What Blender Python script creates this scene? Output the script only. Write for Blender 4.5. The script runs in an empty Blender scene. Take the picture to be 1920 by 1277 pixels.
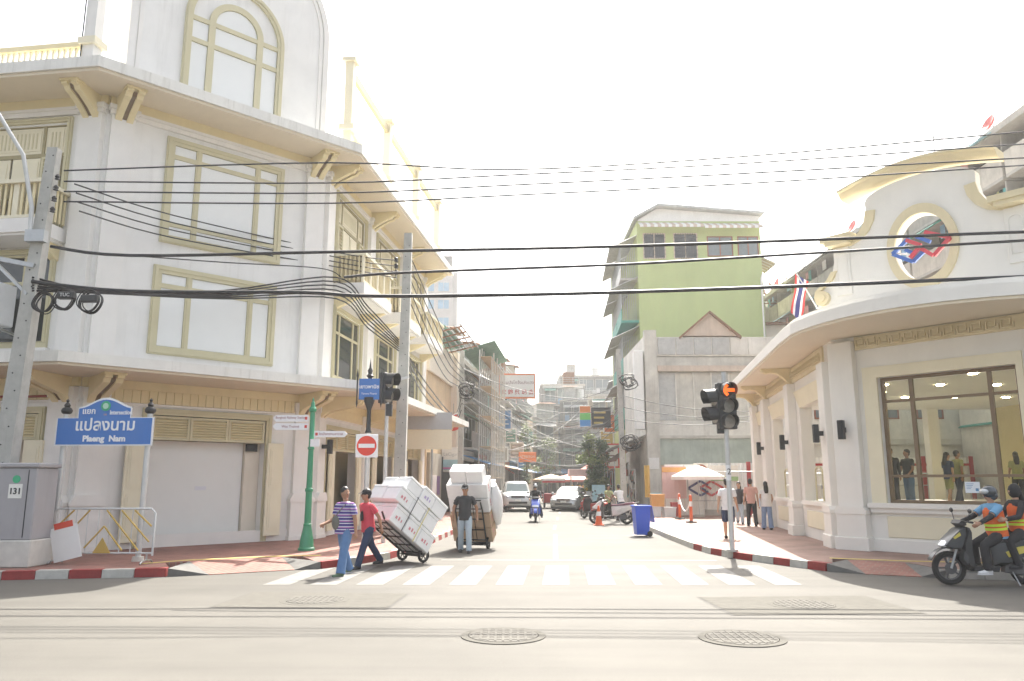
import bpy, bmesh, math, random
from mathutils import Matrix, Vector
random.seed(7)
S = bpy.context.scene
COL = S.collection
R = math.radians
# ------------------------------------------------------------------ camera, sky, sun, exposure
CAM_H = 1.75
PITCH = math.atan(264/1440)
cam_d = bpy.data.cameras.new('camera'); cam = bpy.data.objects.new('camera', cam_d); COL.objects.link(cam)
cam_d.sensor_width = 36; cam_d.lens = 27; cam_d.clip_end = 3000; cam_d.clip_start = 0.05
cam.location = (0, 0, CAM_H); cam.rotation_euler = (math.pi/2 + PITCH, 0, 0)
S.camera = cam
SUN_AZ, SUN_EL = 14.5, 52.0                     # degrees right of the view direction, elevation
w = bpy.data.worlds.new('World'); S.world = w; w.use_nodes = True
nt = w.node_tree; bg = nt.nodes['Background']
sky = nt.nodes.new('ShaderNodeTexSky'); sky.sky_type = 'NISHITA'; sky.sun_disc = False
sky.sun_elevation = R(SUN_EL); sky.sun_rotation = R(SUN_AZ)
sky.air_density = 1.0; sky.dust_density = 6.0; sky.ozone_density = 0.6; sky.altitude = 0
hs = nt.nodes.new('ShaderNodeHueSaturation'); hs.inputs['Saturation'].default_value = 0.45      # hazy, whitish tropical sky
nt.links.new(sky.outputs[0], hs.inputs['Color']); nt.links.new(hs.outputs[0], bg.inputs[0]); bg.inputs[1].default_value = 0.15
sun_d = bpy.data.lights.new('sun', 'SUN'); sun = bpy.data.objects.new('sun', sun_d); COL.objects.link(sun)
sun_d.energy = 4.5; sun_d.angle = R(0.55); sun_d.color = (1.0, 0.95, 0.86)
_sd = Vector((math.sin(R(SUN_AZ))*math.cos(R(SUN_EL)), math.cos(R(SUN_AZ))*math.cos(R(SUN_EL)), math.sin(R(SUN_EL))))
sun.rotation_euler = _sd.to_track_quat('Z', 'Y').to_euler()
sun.location = (10, 40, 60)
S.view_settings.view_transform = 'Standard'; S.view_settings.look = 'None'
S.view_settings.exposure = 1.45; S.view_settings.gamma = 1
# ------------------------------------------------------------------ helpers
def at(px, py, Y):
    """point at forward distance Y seen at photo pixel (px, py) - used to measure real positions"""
    u = (px-960)/1440; v = (py-638.5)/1440
    cp, sp = math.cos(PITCH), math.sin(PITCH)
    d = Vector((u, cp+v*sp, sp-v*cp)); d *= Y/d.y
    return Vector((d.x, d.y, CAM_H+d.z))
WM = {}
def tag(o, label=None, cat=None, group=None, kind=None):
    if label: o['label'] = label
    if cat: o['category'] = cat
    if group: o['group'] = group
    if kind: o['kind'] = kind
    return o
def thing(name, label, cat, loc=(0,0,0), rz=0, group=None):
    o = bpy.data.objects.new(name, None); COL.objects.link(o); o.empty_display_size = .2
    o.location = loc; o.rotation_euler = (0, 0, rz)
    WM[o.name] = Matrix.Translation(loc) @ Matrix.Rotation(rz, 4, 'Z')
    return tag(o, label, cat, group)
def inv(t): return WM[t.name].inverted()
def frame(k, az, z=0):
    """wall frame: X along the wall (azimuth az from +Y to +X), Y into the wall, Z up"""
    d = (math.sin(R(az)), math.cos(R(az)))
    return Matrix.Translation((k[0], k[1], z)) @ Matrix.Rotation(math.atan2(d[1], d[0]), 4, 'Z')
class MB:
    def __init__(s, M=None): s.v = []; s.f = []; s.M = M.copy() if M is not None else Matrix()
    def add(s, vs, fs):
        n = len(s.v); s.v += [s.M @ Vector(v) for v in vs]; s.f += [tuple(n+i for i in f) for f in fs]; return s
    def box(s, x0, x1, y0, y1, z0, z1):
        return s.add([(x0,y0,z0),(x1,y0,z0),(x1,y1,z0),(x0,y1,z0),(x0,y0,z1),(x1,y0,z1),(x1,y1,z1),(x0,y1,z1)],
                     [(3,2,1,0),(4,5,6,7),(0,1,5,4),(1,2,6,5),(2,3,7,6),(3,0,4,7)])
    def cbox(s, x0, x1, y0, y1, z0, z1, c=.01):
        """box with chamfered edges"""
        vs = []; 
        X=(x0,x1);Y=(y0,y1);Z=(z0,z1)
        idx={}
        for i in (0,1):
            for j in (0,1):
                for k in (0,1):
                    sx=c*(1-2*i);sy=c*(1-2*j);sz=c*(1-2*k)
                    for a,p in enumerate(((X[i],Y[j]+sy,Z[k]+sz),(X[i]+sx,Y[j],Z[k]+sz),(X[i]+sx,Y[j]+sy,Z[k]))):
                        idx[i,j,k,a]=len(vs);vs.append(p)
        fs=[]
        g=lambda *q:[idx[t] for t in q]
        for i in (0,1):
            q=g((i,0,0,0),(i,1,0,0),(i,1,1,0),(i,0,1,0)); fs.append(q[::-1] if i==0 else q)
            q=g((0,i,0,1),(1,i,0,1),(1,i,1,1),(0,i,1,1)); fs.append(q if i==0 else q[::-1])
            q=g((0,0,i,2),(1,0,i,2),(1,1,i,2),(0,1,i,2)); fs.append(q[::-1] if i==0 else q)
        for j in (0,1):
            for k in (0,1):
                q=g((0,j,k,1),(1,j,k,1),(1,j,k,2),(0,j,k,2)); fs.append(q if j!=k else q[::-1])
                q=g((j,0,k,0),(j,1,k,0),(j,1,k,2),(j,0,k,2)); fs.append(q if j==k else q[::-1])
                q=g((j,k,0,0),(j,k,1,0),(j,k,1,1),(j,k,0,1)); fs.append(q if j==k else q[::-1])
                for i in (0,1):
                    q=g((i,j,k,0),(i,j,k,1),(i,j,k,2)); fs.append(q)
        return s.add(vs, fs)
    def bar(s, p0, p1, w, h=None, up=(0,0,1)):
        p0=Vector(p0);p1=Vector(p1);h=h or w;d=(p1-p0).normalized();up=Vector(up)
        if abs(d.dot(up))>.99: up=Vector((0,1,0))
        a=d.cross(up).normalized()*(w/2);b=a.cross(d).normalized()*(h/2)
        return s.add([p0-a-b,p0+a-b,p0+a+b,p0-a+b,p1-a-b,p1+a-b,p1+a+b,p1-a+b],
                     [(3,2,1,0),(4,5,6,7),(0,1,5,4),(1,2,6,5),(2,3,7,6),(3,0,4,7)])
    def tube(s, pts, r, n=8, closed=False):
        pts=[Vector(p) for p in pts]; m=len(pts); rs=r if isinstance(r,(list,tuple)) else [r]*m
        vs=[];fs=[];ref=None
        for i,p in enumerate(pts):
            if closed: t=(pts[(i+1)%m]-pts[i-1])
            else: t=pts[min(i+1,m-1)]-pts[max(i-1,0)]
            t.normalize()
            if ref is None:
                ref=Vector((0,0,1)) if abs(t.z)<.9 else Vector((1,0,0))
            a=(ref-t*ref.dot(t)); a=a.normalized() if a.length>1e-5 else t.orthogonal().normalized(); ref=a; b=t.cross(a)
            for k in range(n):
                q=2*math.pi*k/n; vs.append(p+(a*math.cos(q)+b*math.sin(q))*rs[i])
        for i in range(m if closed else m-1):
            j=(i+1)%m
            for k in range(n): l=(k+1)%n; fs.append((i*n+k,i*n+l,j*n+l,j*n+k))
        if not closed: fs.append(tuple(range(n))[::-1]); fs.append(tuple((m-1)*n+k for k in range(n)))
        return s.add(vs,fs)
    def cyl(s, p0, p1, r0, r1=None, n=14): return s.tube([p0,p1],[r0,r0 if r1 is None else r1],n)
    def lathe(s, prof, c=(0,0,0), n=16, M=None, loop=False):
        vs=[];fs=[];m=len(prof);c=Vector(c);M=M or Matrix()
        for r,z in prof:
            for k in range(n):
                q=2*math.pi*k/n; vs.append(c+(M@Vector((max(r,1e-4)*math.cos(q),max(r,1e-4)*math.sin(q),z))))
        for i in range(m-1):
            for k in range(n): l=(k+1)%n; fs.append((i*n+k,i*n+l,(i+1)*n+l,(i+1)*n+k))
        if loop:
            for k in range(n): l=(k+1)%n; fs.append(((m-1)*n+k,(m-1)*n+l,l,k))
        else: fs.append(tuple(range(n))[::-1]); fs.append(tuple((m-1)*n+k for k in range(n)))
        return s.add(vs,fs)
    def prism(s, poly, y0, y1, M=None):
        """polygon in local XZ, extruded along Y"""
        M=M or Matrix(); n=len(poly)
        vs=[M@Vector((a,y0,b)) for a,b in poly]+[M@Vector((a,y1,b)) for a,b in poly]
        fs=[tuple(range(n)),tuple(range(2*n-1,n-1,-1))]+[(i,i+n,(i+1)%n+n,(i+1)%n) for i in range(n)]
        return s.add(vs,fs)
    def slab(s, poly, z0, z1):
        """polygon in XY, extruded along Z"""
        n=len(poly); vs=[(a,b,z0) for a,b in poly]+[(a,b,z1) for a,b in poly]
        return s.add(vs,[tuple(range(n))[::-1],tuple(range(n,2*n))]+[(i,(i+1)%n,(i+1)%n+n,i+n) for i in range(n)])
    def strip(s, A, B):
        """ribbon between two polylines"""
        n=len(A); return s.add(list(A)+list(B),[(i,i+1,n+i+1,n+i) for i in range(n-1)])
    def solidstrip(s, A, B, d):
        """ribbon given thickness by the vector d"""
        d=Vector(d); A=[Vector(a) for a in A];B=[Vector(b) for b in B]; n=len(A)
        vs=A+B+[a+d for a in A]+[b+d for b in B]; fs=[]
        for i in range(n-1):
            fs+=[(i,i+1,n+i+1,n+i),(2*n+i,3*n+i,3*n+i+1,2*n+i+1),(i,2*n+i,2*n+i+1,i+1),(n+i,n+i+1,3*n+i+1,3*n+i)]
        fs+=[(0,n,3*n,2*n),(n-1,3*n-1,4*n-1,2*n-1)]
        return s.add(vs,fs)
    def ell(s, c, r, n=12, M=None):
        c=Vector(c); M=M or Matrix(); vs=[];fs=[];m=max(6,n//2)
        r=(r,r,r) if not isinstance(r,(tuple,list)) else r
        for i in range(m+1):
            t=math.pi*i/m
            for k in range(n):
                q=2*math.pi*k/n; st=max(math.sin(t),1e-3)
                vs.append(c+(M@Vector((r[0]*st*math.cos(q),r[1]*st*math.sin(q),-r[2]*math.cos(t)))))
        for i in range(m):
            for k in range(n): l=(k+1)%n; fs.append((i*n+k,i*n+l,(i+1)*n+l,(i+1)*n+k))
        fs.append(tuple(range(n))[::-1]); fs.append(tuple(m*n+k for k in range(n)))
        return s.add(vs,fs)
    def cap(s, p0, p1, r0, r1, n=12, sx=1.0, ax=(1,0,0)):
        """tapered round-ended limb; sx widens it along ax"""
        p0=Vector(p0);p1=Vector(p1);t=p1-p0
        L=max(t.length,1e-4); t=t/L; ax=Vector(ax); a=ax-t*ax.dot(t); a=a.normalized() if a.length>1e-4 else t.orthogonal().normalized(); b=t.cross(a)
        rings=[]
        for i in range(4): q=math.pi/2*(1-i/3.0); rings.append((-math.sin(q)*r0,math.cos(q)*r0))
        for i in range(4): q=math.pi/2*i/3.0; rings.append((L+math.sin(q)*r1,math.cos(q)*r1))
        vs=[];fs=[]
        for d,r in rings:
            r=max(r,1e-4)
            for k in range(n):
                q=2*math.pi*k/n; vs.append(p0+t*d+a*(math.cos(q)*r*sx)+b*(math.sin(q)*r))
        m=len(rings)
        for i in range(m-1):
            for k in range(n): l=(k+1)%n; fs.append((i*n+k,i*n+l,(i+1)*n+l,(i+1)*n+k))
        fs.append(tuple(range(n))[::-1]); fs.append(tuple((m-1)*n+k for k in range(n)))
        return s.add(vs,fs)
    def loft(s, secs, caps=True):
        """list of equal-length vertex rings"""
        n=len(secs[0]); vs=[v for q in secs for v in q]; fs=[]
        for i in range(len(secs)-1):
            for k in range(n): l=(k+1)%n; fs.append((i*n+k,i*n+l,(i+1)*n+l,(i+1)*n+k))
        if caps: fs.append(tuple(range(n))[::-1]); fs.append(tuple((len(secs)-1)*n+k for k in range(n)))
        return s.add(vs,fs)
    def mesh(s, name, m, smooth=None):
        me=bpy.data.meshes.new(name); me.from_pydata([tuple(v) for v in s.v],[],s.f); me.update()
        if m is not None: me.materials.append(m)
        if smooth is not None:
            me.shade_smooth(); me.set_sharp_from_angle(angle=R(smooth))
        return me
    def build(s, name, m, parent=None, smooth=None):
        o=bpy.data.objects.new(name, s.mesh(name, m, smooth)); COL.objects.link(o)
        if parent: o.parent=parent; WM[o.name]=WM.get(parent.name, Matrix())
        else: WM[o.name]=Matrix()
        return o
def root(mb, name, m, label, cat, group=None, smooth=None, base=None):
    """a one-mesh thing with its origin at its base; mb holds world coordinates"""
    b=Vector(base) if base is not None else Vector((sum(v.x for v in mb.v)/len(mb.v),sum(v.y for v in mb.v)/len(mb.v),min(v.z for v in mb.v)))
    mb.v=[v-b for v in mb.v]; o=mb.build(name,m,None,smooth); o.location=b
    WM[o.name]=Matrix.Translation(b)
    return tag(o,label,cat,group)
def struct(mb, name, m, smooth=None):
    o=mb.build(name,m,None,smooth); o['kind']='structure'; return o
def put(me, name, parent, M=None):
    """another piece that shares a mesh"""
    o=bpy.data.objects.new(name, me); COL.objects.link(o)
    if parent: o.parent=parent
    if M is not None: o.matrix_local=M
    return o
def copy_tree(o, parent=None):
    c=o.copy(); COL.objects.link(c); c.parent=parent
    for ch in list(o.children): copy_tree(ch, c)
    return c
# ------------------------------------------------------------------ materials
MATS={}
def mat(name, col, rough=.6, metal=0., var=.06, scale=3., bump=0., bscale=40., streak=0., coat=0., emis=None, estr=0., spec=.5, alpha=None, trans=0., stretch=None, dirt=None):
    if name in MATS: return MATS[name]
    m=bpy.data.materials.new(name); m.use_nodes=True; MATS[name]=m
    n=m.node_tree.nodes; l=m.node_tree.links; b=n['Principled BSDF']
    b.inputs['Roughness'].default_value=rough; b.inputs['Metallic'].default_value=metal
    b.inputs['Specular IOR Level'].default_value=spec; b.inputs['Coat Weight'].default_value=coat
    if trans: b.inputs['Transmission Weight'].default_value=trans
    c=(*col,1)
    tc=n.new('ShaderNodeTexCoord'); src=tc.outputs['Object']
    if var>0:
        nz=n.new('ShaderNodeTexNoise'); nz.inputs['Scale'].default_value=scale; nz.inputs['Detail'].default_value=6; nz.inputs['Roughness'].default_value=.62
        if stretch:
            mp=n.new('ShaderNodeMapping'); mp.inputs['Scale'].default_value=stretch; l.new(src,mp.inputs[0]); l.new(mp.outputs[0],nz.inputs['Vector'])
        else: l.new(src,nz.inputs['Vector'])
        mr=n.new('ShaderNodeMapRange'); mr.inputs[1].default_value=.3; mr.inputs[2].default_value=.7; mr.inputs[3].default_value=1-var; mr.inputs[4].default_value=1+var*.6
        l.new(nz.outputs['Fac'],mr.inputs[0])
        mx=n.new('ShaderNodeMix'); mx.data_type='RGBA'; mx.blend_type='MULTIPLY'; mx.inputs[0].default_value=1
        mx.inputs[6].default_value=c; l.new(mr.outputs[0],mx.inputs[7]); out=mx.outputs[2]
        if streak>0:      # rain streaks and stains on old paint
            mp=n.new('ShaderNodeMapping'); mp.inputs['Scale'].default_value=(2.2,2.2,.16); l.new(src,mp.inputs[0])
            n2=n.new('ShaderNodeTexNoise'); n2.inputs['Scale'].default_value=2.5; n2.inputs['Detail'].default_value=8; n2.inputs['Roughness'].default_value=.7; l.new(mp.outputs[0],n2.inputs['Vector'])
            r2=n.new('ShaderNodeMapRange'); r2.inputs[1].default_value=.52; r2.inputs[2].default_value=.78; r2.inputs[3].default_value=0; r2.inputs[4].default_value=streak; l.new(n2.outputs['Fac'],r2.inputs[0])
            m2=n.new('ShaderNodeMix'); m2.data_type='RGBA'; l.new(r2.outputs[0],m2.inputs[0]); l.new(out,m2.inputs[6])
            dc=dirt or (col[0]*.45,col[1]*.43,col[2]*.38); m2.inputs[7].default_value=(*dc,1); out=m2.outputs[2]
        l.new(out,b.inputs['Base Color'])
    else: b.inputs['Base Color'].default_value=c
    if bump>0:
        nb=n.new('ShaderNodeTexNoise'); nb.inputs['Scale'].default_value=bscale; nb.inputs['Detail'].default_value=4; l.new(src,nb.inputs['Vector'])
        bp=n.new('ShaderNodeBump'); bp.inputs['Strength'].default_value=bump; bp.inputs['Distance'].default_value=.02; l.new(nb.outputs['Fac'],bp.inputs['Height']); l.new(bp.outputs[0],b.inputs['Normal'])
    if emis: b.inputs['Emission Color'].default_value=(*emis,1); b.inputs['Emission Strength'].default_value=estr
    if alpha is not None: b.inputs['Alpha'].default_value=alpha
    return m
def M_(n): return MATS[n]
mat('white_paint',(.82,.81,.78),.65,var=.06,scale=1.2,streak=.22,bump=.05,bscale=25)
mat('white_trim',(.82,.80,.76),.6,var=.04,scale=2,streak=.10)
mat('fascia_white',(.78,.77,.72),.65,var=.08,scale=1.5,streak=.5)
mat('olive_trim',(.60,.55,.36),.5,var=.05,scale=2)
mat('cream',(.78,.68,.42),.6,var=.05,scale=2,streak=.1)
mat('cream_pale',(.80,.74,.56),.6,var=.05,scale=2)
mat('soffit',(.72,.64,.50),.7,var=.06,scale=1)
mat('beige_wall',(.78,.71,.60),.7,var=.06,scale=1.5,streak=.12)
mat('pane_white',(.80,.81,.79),.35,var=.02)
mat('brown_frame',(.20,.14,.08),.45,var=.08)
mat('dark_glass',(.05,.055,.055),.06,var=.05,spec=.7)
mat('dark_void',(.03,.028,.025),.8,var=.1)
mat('concrete',(.46,.44,.40),.85,var=.14,scale=4,bump=.25,bscale=30,streak=.3)
mat('concrete_pale',(.58,.56,.51),.85,var=.12,scale=5,bump=.2,bscale=40)
mat('galv',(.45,.46,.46),.42,.75,var=.1,scale=6)
mat('galv_pale',(.58,.59,.58),.5,.3,var=.08,scale=6)
mat('black_metal',(.025,.026,.028),.4,.1,var=.1)
mat('black_rubber',(.022,.022,.023),.75,var=.15,scale=8)
mat('cable',(.02,.02,.022),.55,var=.1)
mat('kerb_red',(.27,.03,.027),.65,var=.22,scale=7,bump=.2,streak=.3)
mat('kerb_white',(.46,.45,.41),.7,var=.16,scale=7,bump=.2,streak=.35)
mat('road_paint',(.185,.18,.168),.75,var=.30,scale=7,bump=.1)
mat('yellow_paint',(.60,.47,.15),.7,var=.2,scale=9)
mat('skin',(.36,.19,.115),.5,var=.06,scale=8)
mat('skin_light',(.50,.30,.20),.5,var=.06,scale=8)
mat('hair',(.012,.010,.009),.45,var=.2,scale=30)
def road_material():
    m=bpy.data.materials.new('asphalt'); m.use_nodes=True; n=m.node_tree.nodes; l=m.node_tree.links; b=n['Principled BSDF']
    tc=n.new('ShaderNodeTexCoord')
    def noise(sc,det=6,ro=.6,stretch=None):
        z=n.new('ShaderNodeTexNoise'); z.inputs['Scale'].default_value=sc; z.inputs['Detail'].default_value=det; z.inputs['Roughness'].default_value=ro
        if stretch:
            mp=n.new('ShaderNodeMapping'); mp.inputs['Scale'].default_value=stretch; l.new(tc.outputs['Object'],mp.inputs[0]); l.new(mp.outputs[0],z.inputs['Vector'])
        else: l.new(tc.outputs['Object'],z.inputs['Vector'])
        return z.outputs['Fac']
    def rng(v,a,b_,c,d):
        r=n.new('ShaderNodeMapRange'); r.inputs[1].default_value=a; r.inputs[2].default_value=b_; r.inputs[3].default_value=c; r.inputs[4].default_value=d; l.new(v,r.inputs[0]); return r.outputs[0]
    def mul(a,b_):
        q=n.new('ShaderNodeMath'); q.operation='MULTIPLY'; l.new(a,q.inputs[0]); l.new(b_,q.inputs[1]); return q.outputs[0]
    tot=mul(mul(rng(noise(.35),.3,.7,.82,1.12),rng(noise(90,2),.3,.7,.75,1.25)),rng(noise(1.0,5,.6,(.07,1.6,1)),.35,.7,1.06,.86))   # tyre-worn lanes along the main road
    mx=n.new('ShaderNodeMix'); mx.data_type='RGBA'; mx.blend_type='MULTIPLY'; mx.inputs[0].default_value=1; mx.inputs[6].default_value=(.108,.102,.089,1); l.new(tot,mx.inputs[7])
    l.new(mx.outputs[2],b.inputs['Base Color']); b.inputs['Roughness'].default_value=.78; b.inputs['Specular IOR Level'].default_value=.35
    bp=n.new('ShaderNodeBump'); bp.inputs['Strength'].default_value=.35; bp.inputs['Distance'].default_value=.01; l.new(noise(120,3),bp.inputs['Height']); l.new(bp.outputs[0],b.inputs['Normal'])
    return m
MATS['asphalt']=road_material()
def brick_mat(name,c1,c2,mortar,sx,sy,rot=0.,msize=.02,rough=.75,axes='XY',off=.5):
    m=bpy.data.materials.new(name); m.use_nodes=True; n=m.node_tree.nodes; l=m.node_tree.links; b=n['Principled BSDF']
    tc=n.new('ShaderNodeTexCoord'); mp=n.new('ShaderNodeMapping'); mp.inputs['Rotation'].default_value=(0,0,rot) if axes=='XY' else (math.pi/2,0,0)
    l.new(tc.outputs['Object'],mp.inputs[0])
    br=n.new('ShaderNodeTexBrick'); l.new(mp.outputs[0],br.inputs['Vector'])
    br.inputs['Color1'].default_value=(*c1,1); br.inputs['Color2'].default_value=(*c2,1); br.inputs['Mortar'].default_value=(*mortar,1)
    br.inputs['Scale'].default_value=1; br.inputs['Brick Width'].default_value=sx; br.inputs['Row Height'].default_value=sy; br.inputs['Mortar Size'].default_value=msize; br.offset=off
    nz=n.new('ShaderNodeTexNoise'); nz.inputs['Scale'].default_value=1.3; nz.inputs['Detail'].default_value=8; l.new(tc.outputs['Object'],nz.inputs['Vector'])
    mr=n.new('ShaderNodeMapRange'); mr.inputs[1].default_value=.3; mr.inputs[2].default_value=.7; mr.inputs[3].default_value=.75; mr.inputs[4].default_value=1.15; l.new(nz.outputs['Fac'],mr.inputs[0])
    mx=n.new('ShaderNodeMix'); mx.data_type='RGBA'; mx.blend_type='MULTIPLY'; mx.inputs[0].default_value=1; l.new(br.outputs['Color'],mx.inputs[6]); l.new(mr.outputs[0],mx.inputs[7])
    l.new(mx.outputs[2],b.inputs['Base Color']); b.inputs['Roughness'].default_value=rough
    bp=n.new('ShaderNodeBump'); bp.inputs['Strength'].default_value=.4; bp.inputs['Distance'].default_value=.01; bp.invert=True; l.new(br.outputs['Fac'],bp.inputs['Height']); l.new(bp.outputs[0],b.inputs['Normal'])
    MATS[name]=m; return m
brick_mat('red_paver',(.29,.125,.095),(.23,.095,.075),(.25,.19,.155),.22,.11,R(38),.008)
brick_mat('pink_paver',(.31,.195,.155),(.26,.16,.13),(.25,.19,.165),.3,.15,R(8),.008)
def glass_mat(name,col,alpha_mix,rough=.03):
    m=bpy.data.materials.new(name); m.use_nodes=True; n=m.node_tree.nodes; l=m.node_tree.links
    n.remove(n['Principled BSDF']); out=n['Material Output']
    tr=n.new('ShaderNodeBsdfTransparent'); tr.inputs[0].default_value=(*col,1); gl=n.new('ShaderNodeBsdfGlossy'); gl.inputs['Roughness'].default_value=rough
    fr=n.new('ShaderNodeFresnel'); fr.inputs['IOR'].default_value=alpha_mix
    mx=n.new('ShaderNodeMixShader'); l.new(fr.outputs[0],mx.inputs[0]); l.new(tr.outputs[0],mx.inputs[1]); l.new(gl.outputs[0],mx.inputs[2]); l.new(mx.outputs[0],out.inputs[0])
    MATS[name]=m; return m
glass_mat('clear_glass',(.86,.87,.80),1.5)
def text(body,size,M,name,m,parent,extrude=.003,ax='CENTER',ay='CENTER',sx=1.,bold=0.):
    """lettering as a mesh: M places its XY plane"""
    cu=bpy.data.curves.new('lettering','FONT'); cu.body=body; cu.size=size; cu.align_x=ax; cu.align_y=ay; cu.extrude=extrude; cu.offset=bold; cu.resolution_u=3
    t=bpy.data.objects.new('lettering',cu); COL.objects.link(t); dg=bpy.context.evaluated_depsgraph_get(); dg.update()
    me=bpy.data.meshes.new_from_object(t.evaluated_get(dg)); COL.objects.unlink(t); bpy.data.objects.remove(t)
    me.name=name; me.transform(M@Matrix.Diagonal((sx,1,1,1))); me.materials.clear(); me.materials.append(m)
    o=bpy.data.objects.new(name,me); COL.objects.link(o); o.parent=parent; return o
UPR=Matrix.Rotation(math.pi/2,4,'X')     # text plane XY -> upright XZ, readable from -Y
def arc(c,r,a0,a1,n): return [(c[0]+r*math.cos(R(a0+(a1-a0)*i/n)),c[1]+r*math.sin(R(a0+(a1-a0)*i/n))) for i in range(n+1)]
# ================================================================== ground, road, pavements
mat('shaded_concrete',(.15,.145,.135),.85,var=.2,scale=5,bump=.2)  # ramp flank concrete, base colour lowered to stand in for shade on the left
struct(MB().slab([(-260,-60),(260,-60),(260,420),(-260,420)],-.35,0),'road',M_('asphalt'))
def resample(pts,step):
    out=[Vector((*pts[0],0))]; 
    for a,b in zip(pts,pts[1:]):
        a=Vector((*a,0));b=Vector((*b,0));k=max(1,int((b-a).length/step+.5))
        out+=[a+(b-a)*(i/k) for i in range(1,k+1)]
    return out
def kerb(name,pts,side,colours=('kerb_white','kerb_red'),length=.56,start=0,fade=None):
    """kerb stones along pts (road side line); side=+1 pavement to the left of travel"""
    k=thing(name,None,None,(pts[0][0],pts[0][1],0)); del_l=k; k['kind']='structure'
    P=resample(pts,length); I=inv(k)
    for i,(a,b) in enumerate(zip(P,P[1:])):
        d=(b-a).normalized(); nrm=Vector((-d.y,d.x,0))*side; g=d*.006
        cn=colours[(i+start)%len(colours)] if (fade is None or not fade(a)) else 'concrete'
        z=.15+random.uniform(-.006,.006)
        A=[a+g,b-g,b-g+nrm*.2,a+g+nrm*.2]
        vs=[(p.x,p.y,-.02) for p in A]+[(A[0].x+nrm.x*.015,A[0].y+nrm.y*.015,z),(A[1].x+nrm.x*.015,A[1].y+nrm.y*.015,z),(A[2].x,A[2].y,z),(A[3].x,A[3].y,z)]
        MB(I).add(vs,[(3,2,1,0),(4,5,6,7),(0,1,5,4),(1,2,6,5),(2,3,7,6),(3,0,4,7)]).build('kerb_stone',M_(cn),k)
    return k
LK1=[(-34,9.3),(-20,12.35),(-9.2,14.36),(-6.45,14.86)]                       # left, along the main road
LK2=[(-3.85,16.15),(-3.25,17.1),(-2.78,18.2),(-2.45,20.3),(-1.97,26.5),(-1.35,36.2),(1.2,64),(5.2,110)]
RK1=[(9.2,110),(7.0,64),(5.6,40),(4.97,29.4),(4.8,24.55),(4.74,20.75),(4.85,19.4),(5.1,18.35),(5.6,17.07),(6.2,15.75)]
RK2=[(8.0,14.6),(12,13.6),(34,9.0)]
kerb('kerb',LK1,1,start=1)
kerb('kerb',LK2,1,start=1)
kerb('kerb',RK1,1,colours=('kerb_red','kerb_white'),start=0,fade=lambda a:a.y>21.5)
kerb('kerb',RK2,1,colours=('concrete','concrete'))
def inset(pts,d,side=1):
    P=[Vector((*p,0)) for p in pts];out=[]
    for i,p in enumerate(P):
        t=(P[min(i+1,len(P)-1)]-P[max(i-1,0)]).normalized(); n=Vector((-t.y,t.x,0))*side
        out.append((p.x+n.x*d,p.y+n.y*d))
    return out
a=inset(LK1,.2);b=inset(LK2,.2)
left_poly=a+[(-6.95,15.95),(-4.55,17.25)]+b+[(-30,110),(-34,30)]
struct(MB().slab(left_poly,-.1,.146),'pavement',M_('red_paver'))
a=inset(RK1,.2);b=inset(RK2,.2)
right_poly=a+[(6.75,16.75),(7.95,15.9)]+b+[(60,9),(60,110)]
struct(MB().slab(right_poly,-.1,.146),'pavement',M_('pink_paver'))
# dropped kerb ramps at the two corners
def ramp(o0,o1,i0,i1):
    return struct(MB().add([(*o0,.012),(*o1,.012),(*i1,.150),(*i0,.150),(*o0,-.05),(*o1,-.05),(*i1,-.05),(*i0,-.05)],[(0,1,2,3),(4,7,6,5),(0,4,5,1),(1,5,6,2),(2,6,7,3),(3,7,4,0)]),'pavement_ramp',M_('red_paver'))
def wing(o,i,k):   # sloping triangular concrete flank between kerb end and ramp
    return struct(MB().add([(*o,.010),(*i,.152),(*k,.152),(*o,-.05),(*i,-.05),(*k,-.05)],[(0,1,2),(3,5,4),(0,3,4,1),(1,4,5,2),(2,5,3,0)]),'ramp_flank',M_('shaded_concrete'))
ramp((-5.75,15.15),(-4.35,15.95),(-6.55,16.15),(-4.95,17.05))
wing((-5.75,15.15),(-6.55,16.15),(-6.42,14.87)); wing((-4.35,15.95),(-3.88,16.12),(-4.95,17.05))
ramp((6.75,15.22),(7.6,14.8),(6.95,16.5),(7.85,15.9))
wing((6.75,15.22),(6.22,15.72),(6.95,16.5)); wing((7.6,14.8),(7.85,15.9),(7.98,14.62))
# yellow painted edge line at the head of the ramps
struct(MB().solidstrip([(-7.3,15.62,.150),(-6.75,16.25,.150),(-5.0,17.2,.150),(-4.2,17.35,.150)],[(-7.3,15.76,.150),(-6.8,16.4,.150),(-5.05,17.36,.150),(-4.2,17.5,.150)],(0,0,.005)),'pavement_line',M_('yellow_paint'))
struct(MB().solidstrip([(6.7,16.75,.150),(8.0,16.15,.150),(12,15.2,.150)],[(6.75,16.9,.150),(8.05,16.3,.150),(12,15.35,.150)],(0,0,.005)),'pavement_line',M_('yellow_paint'))
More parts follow.
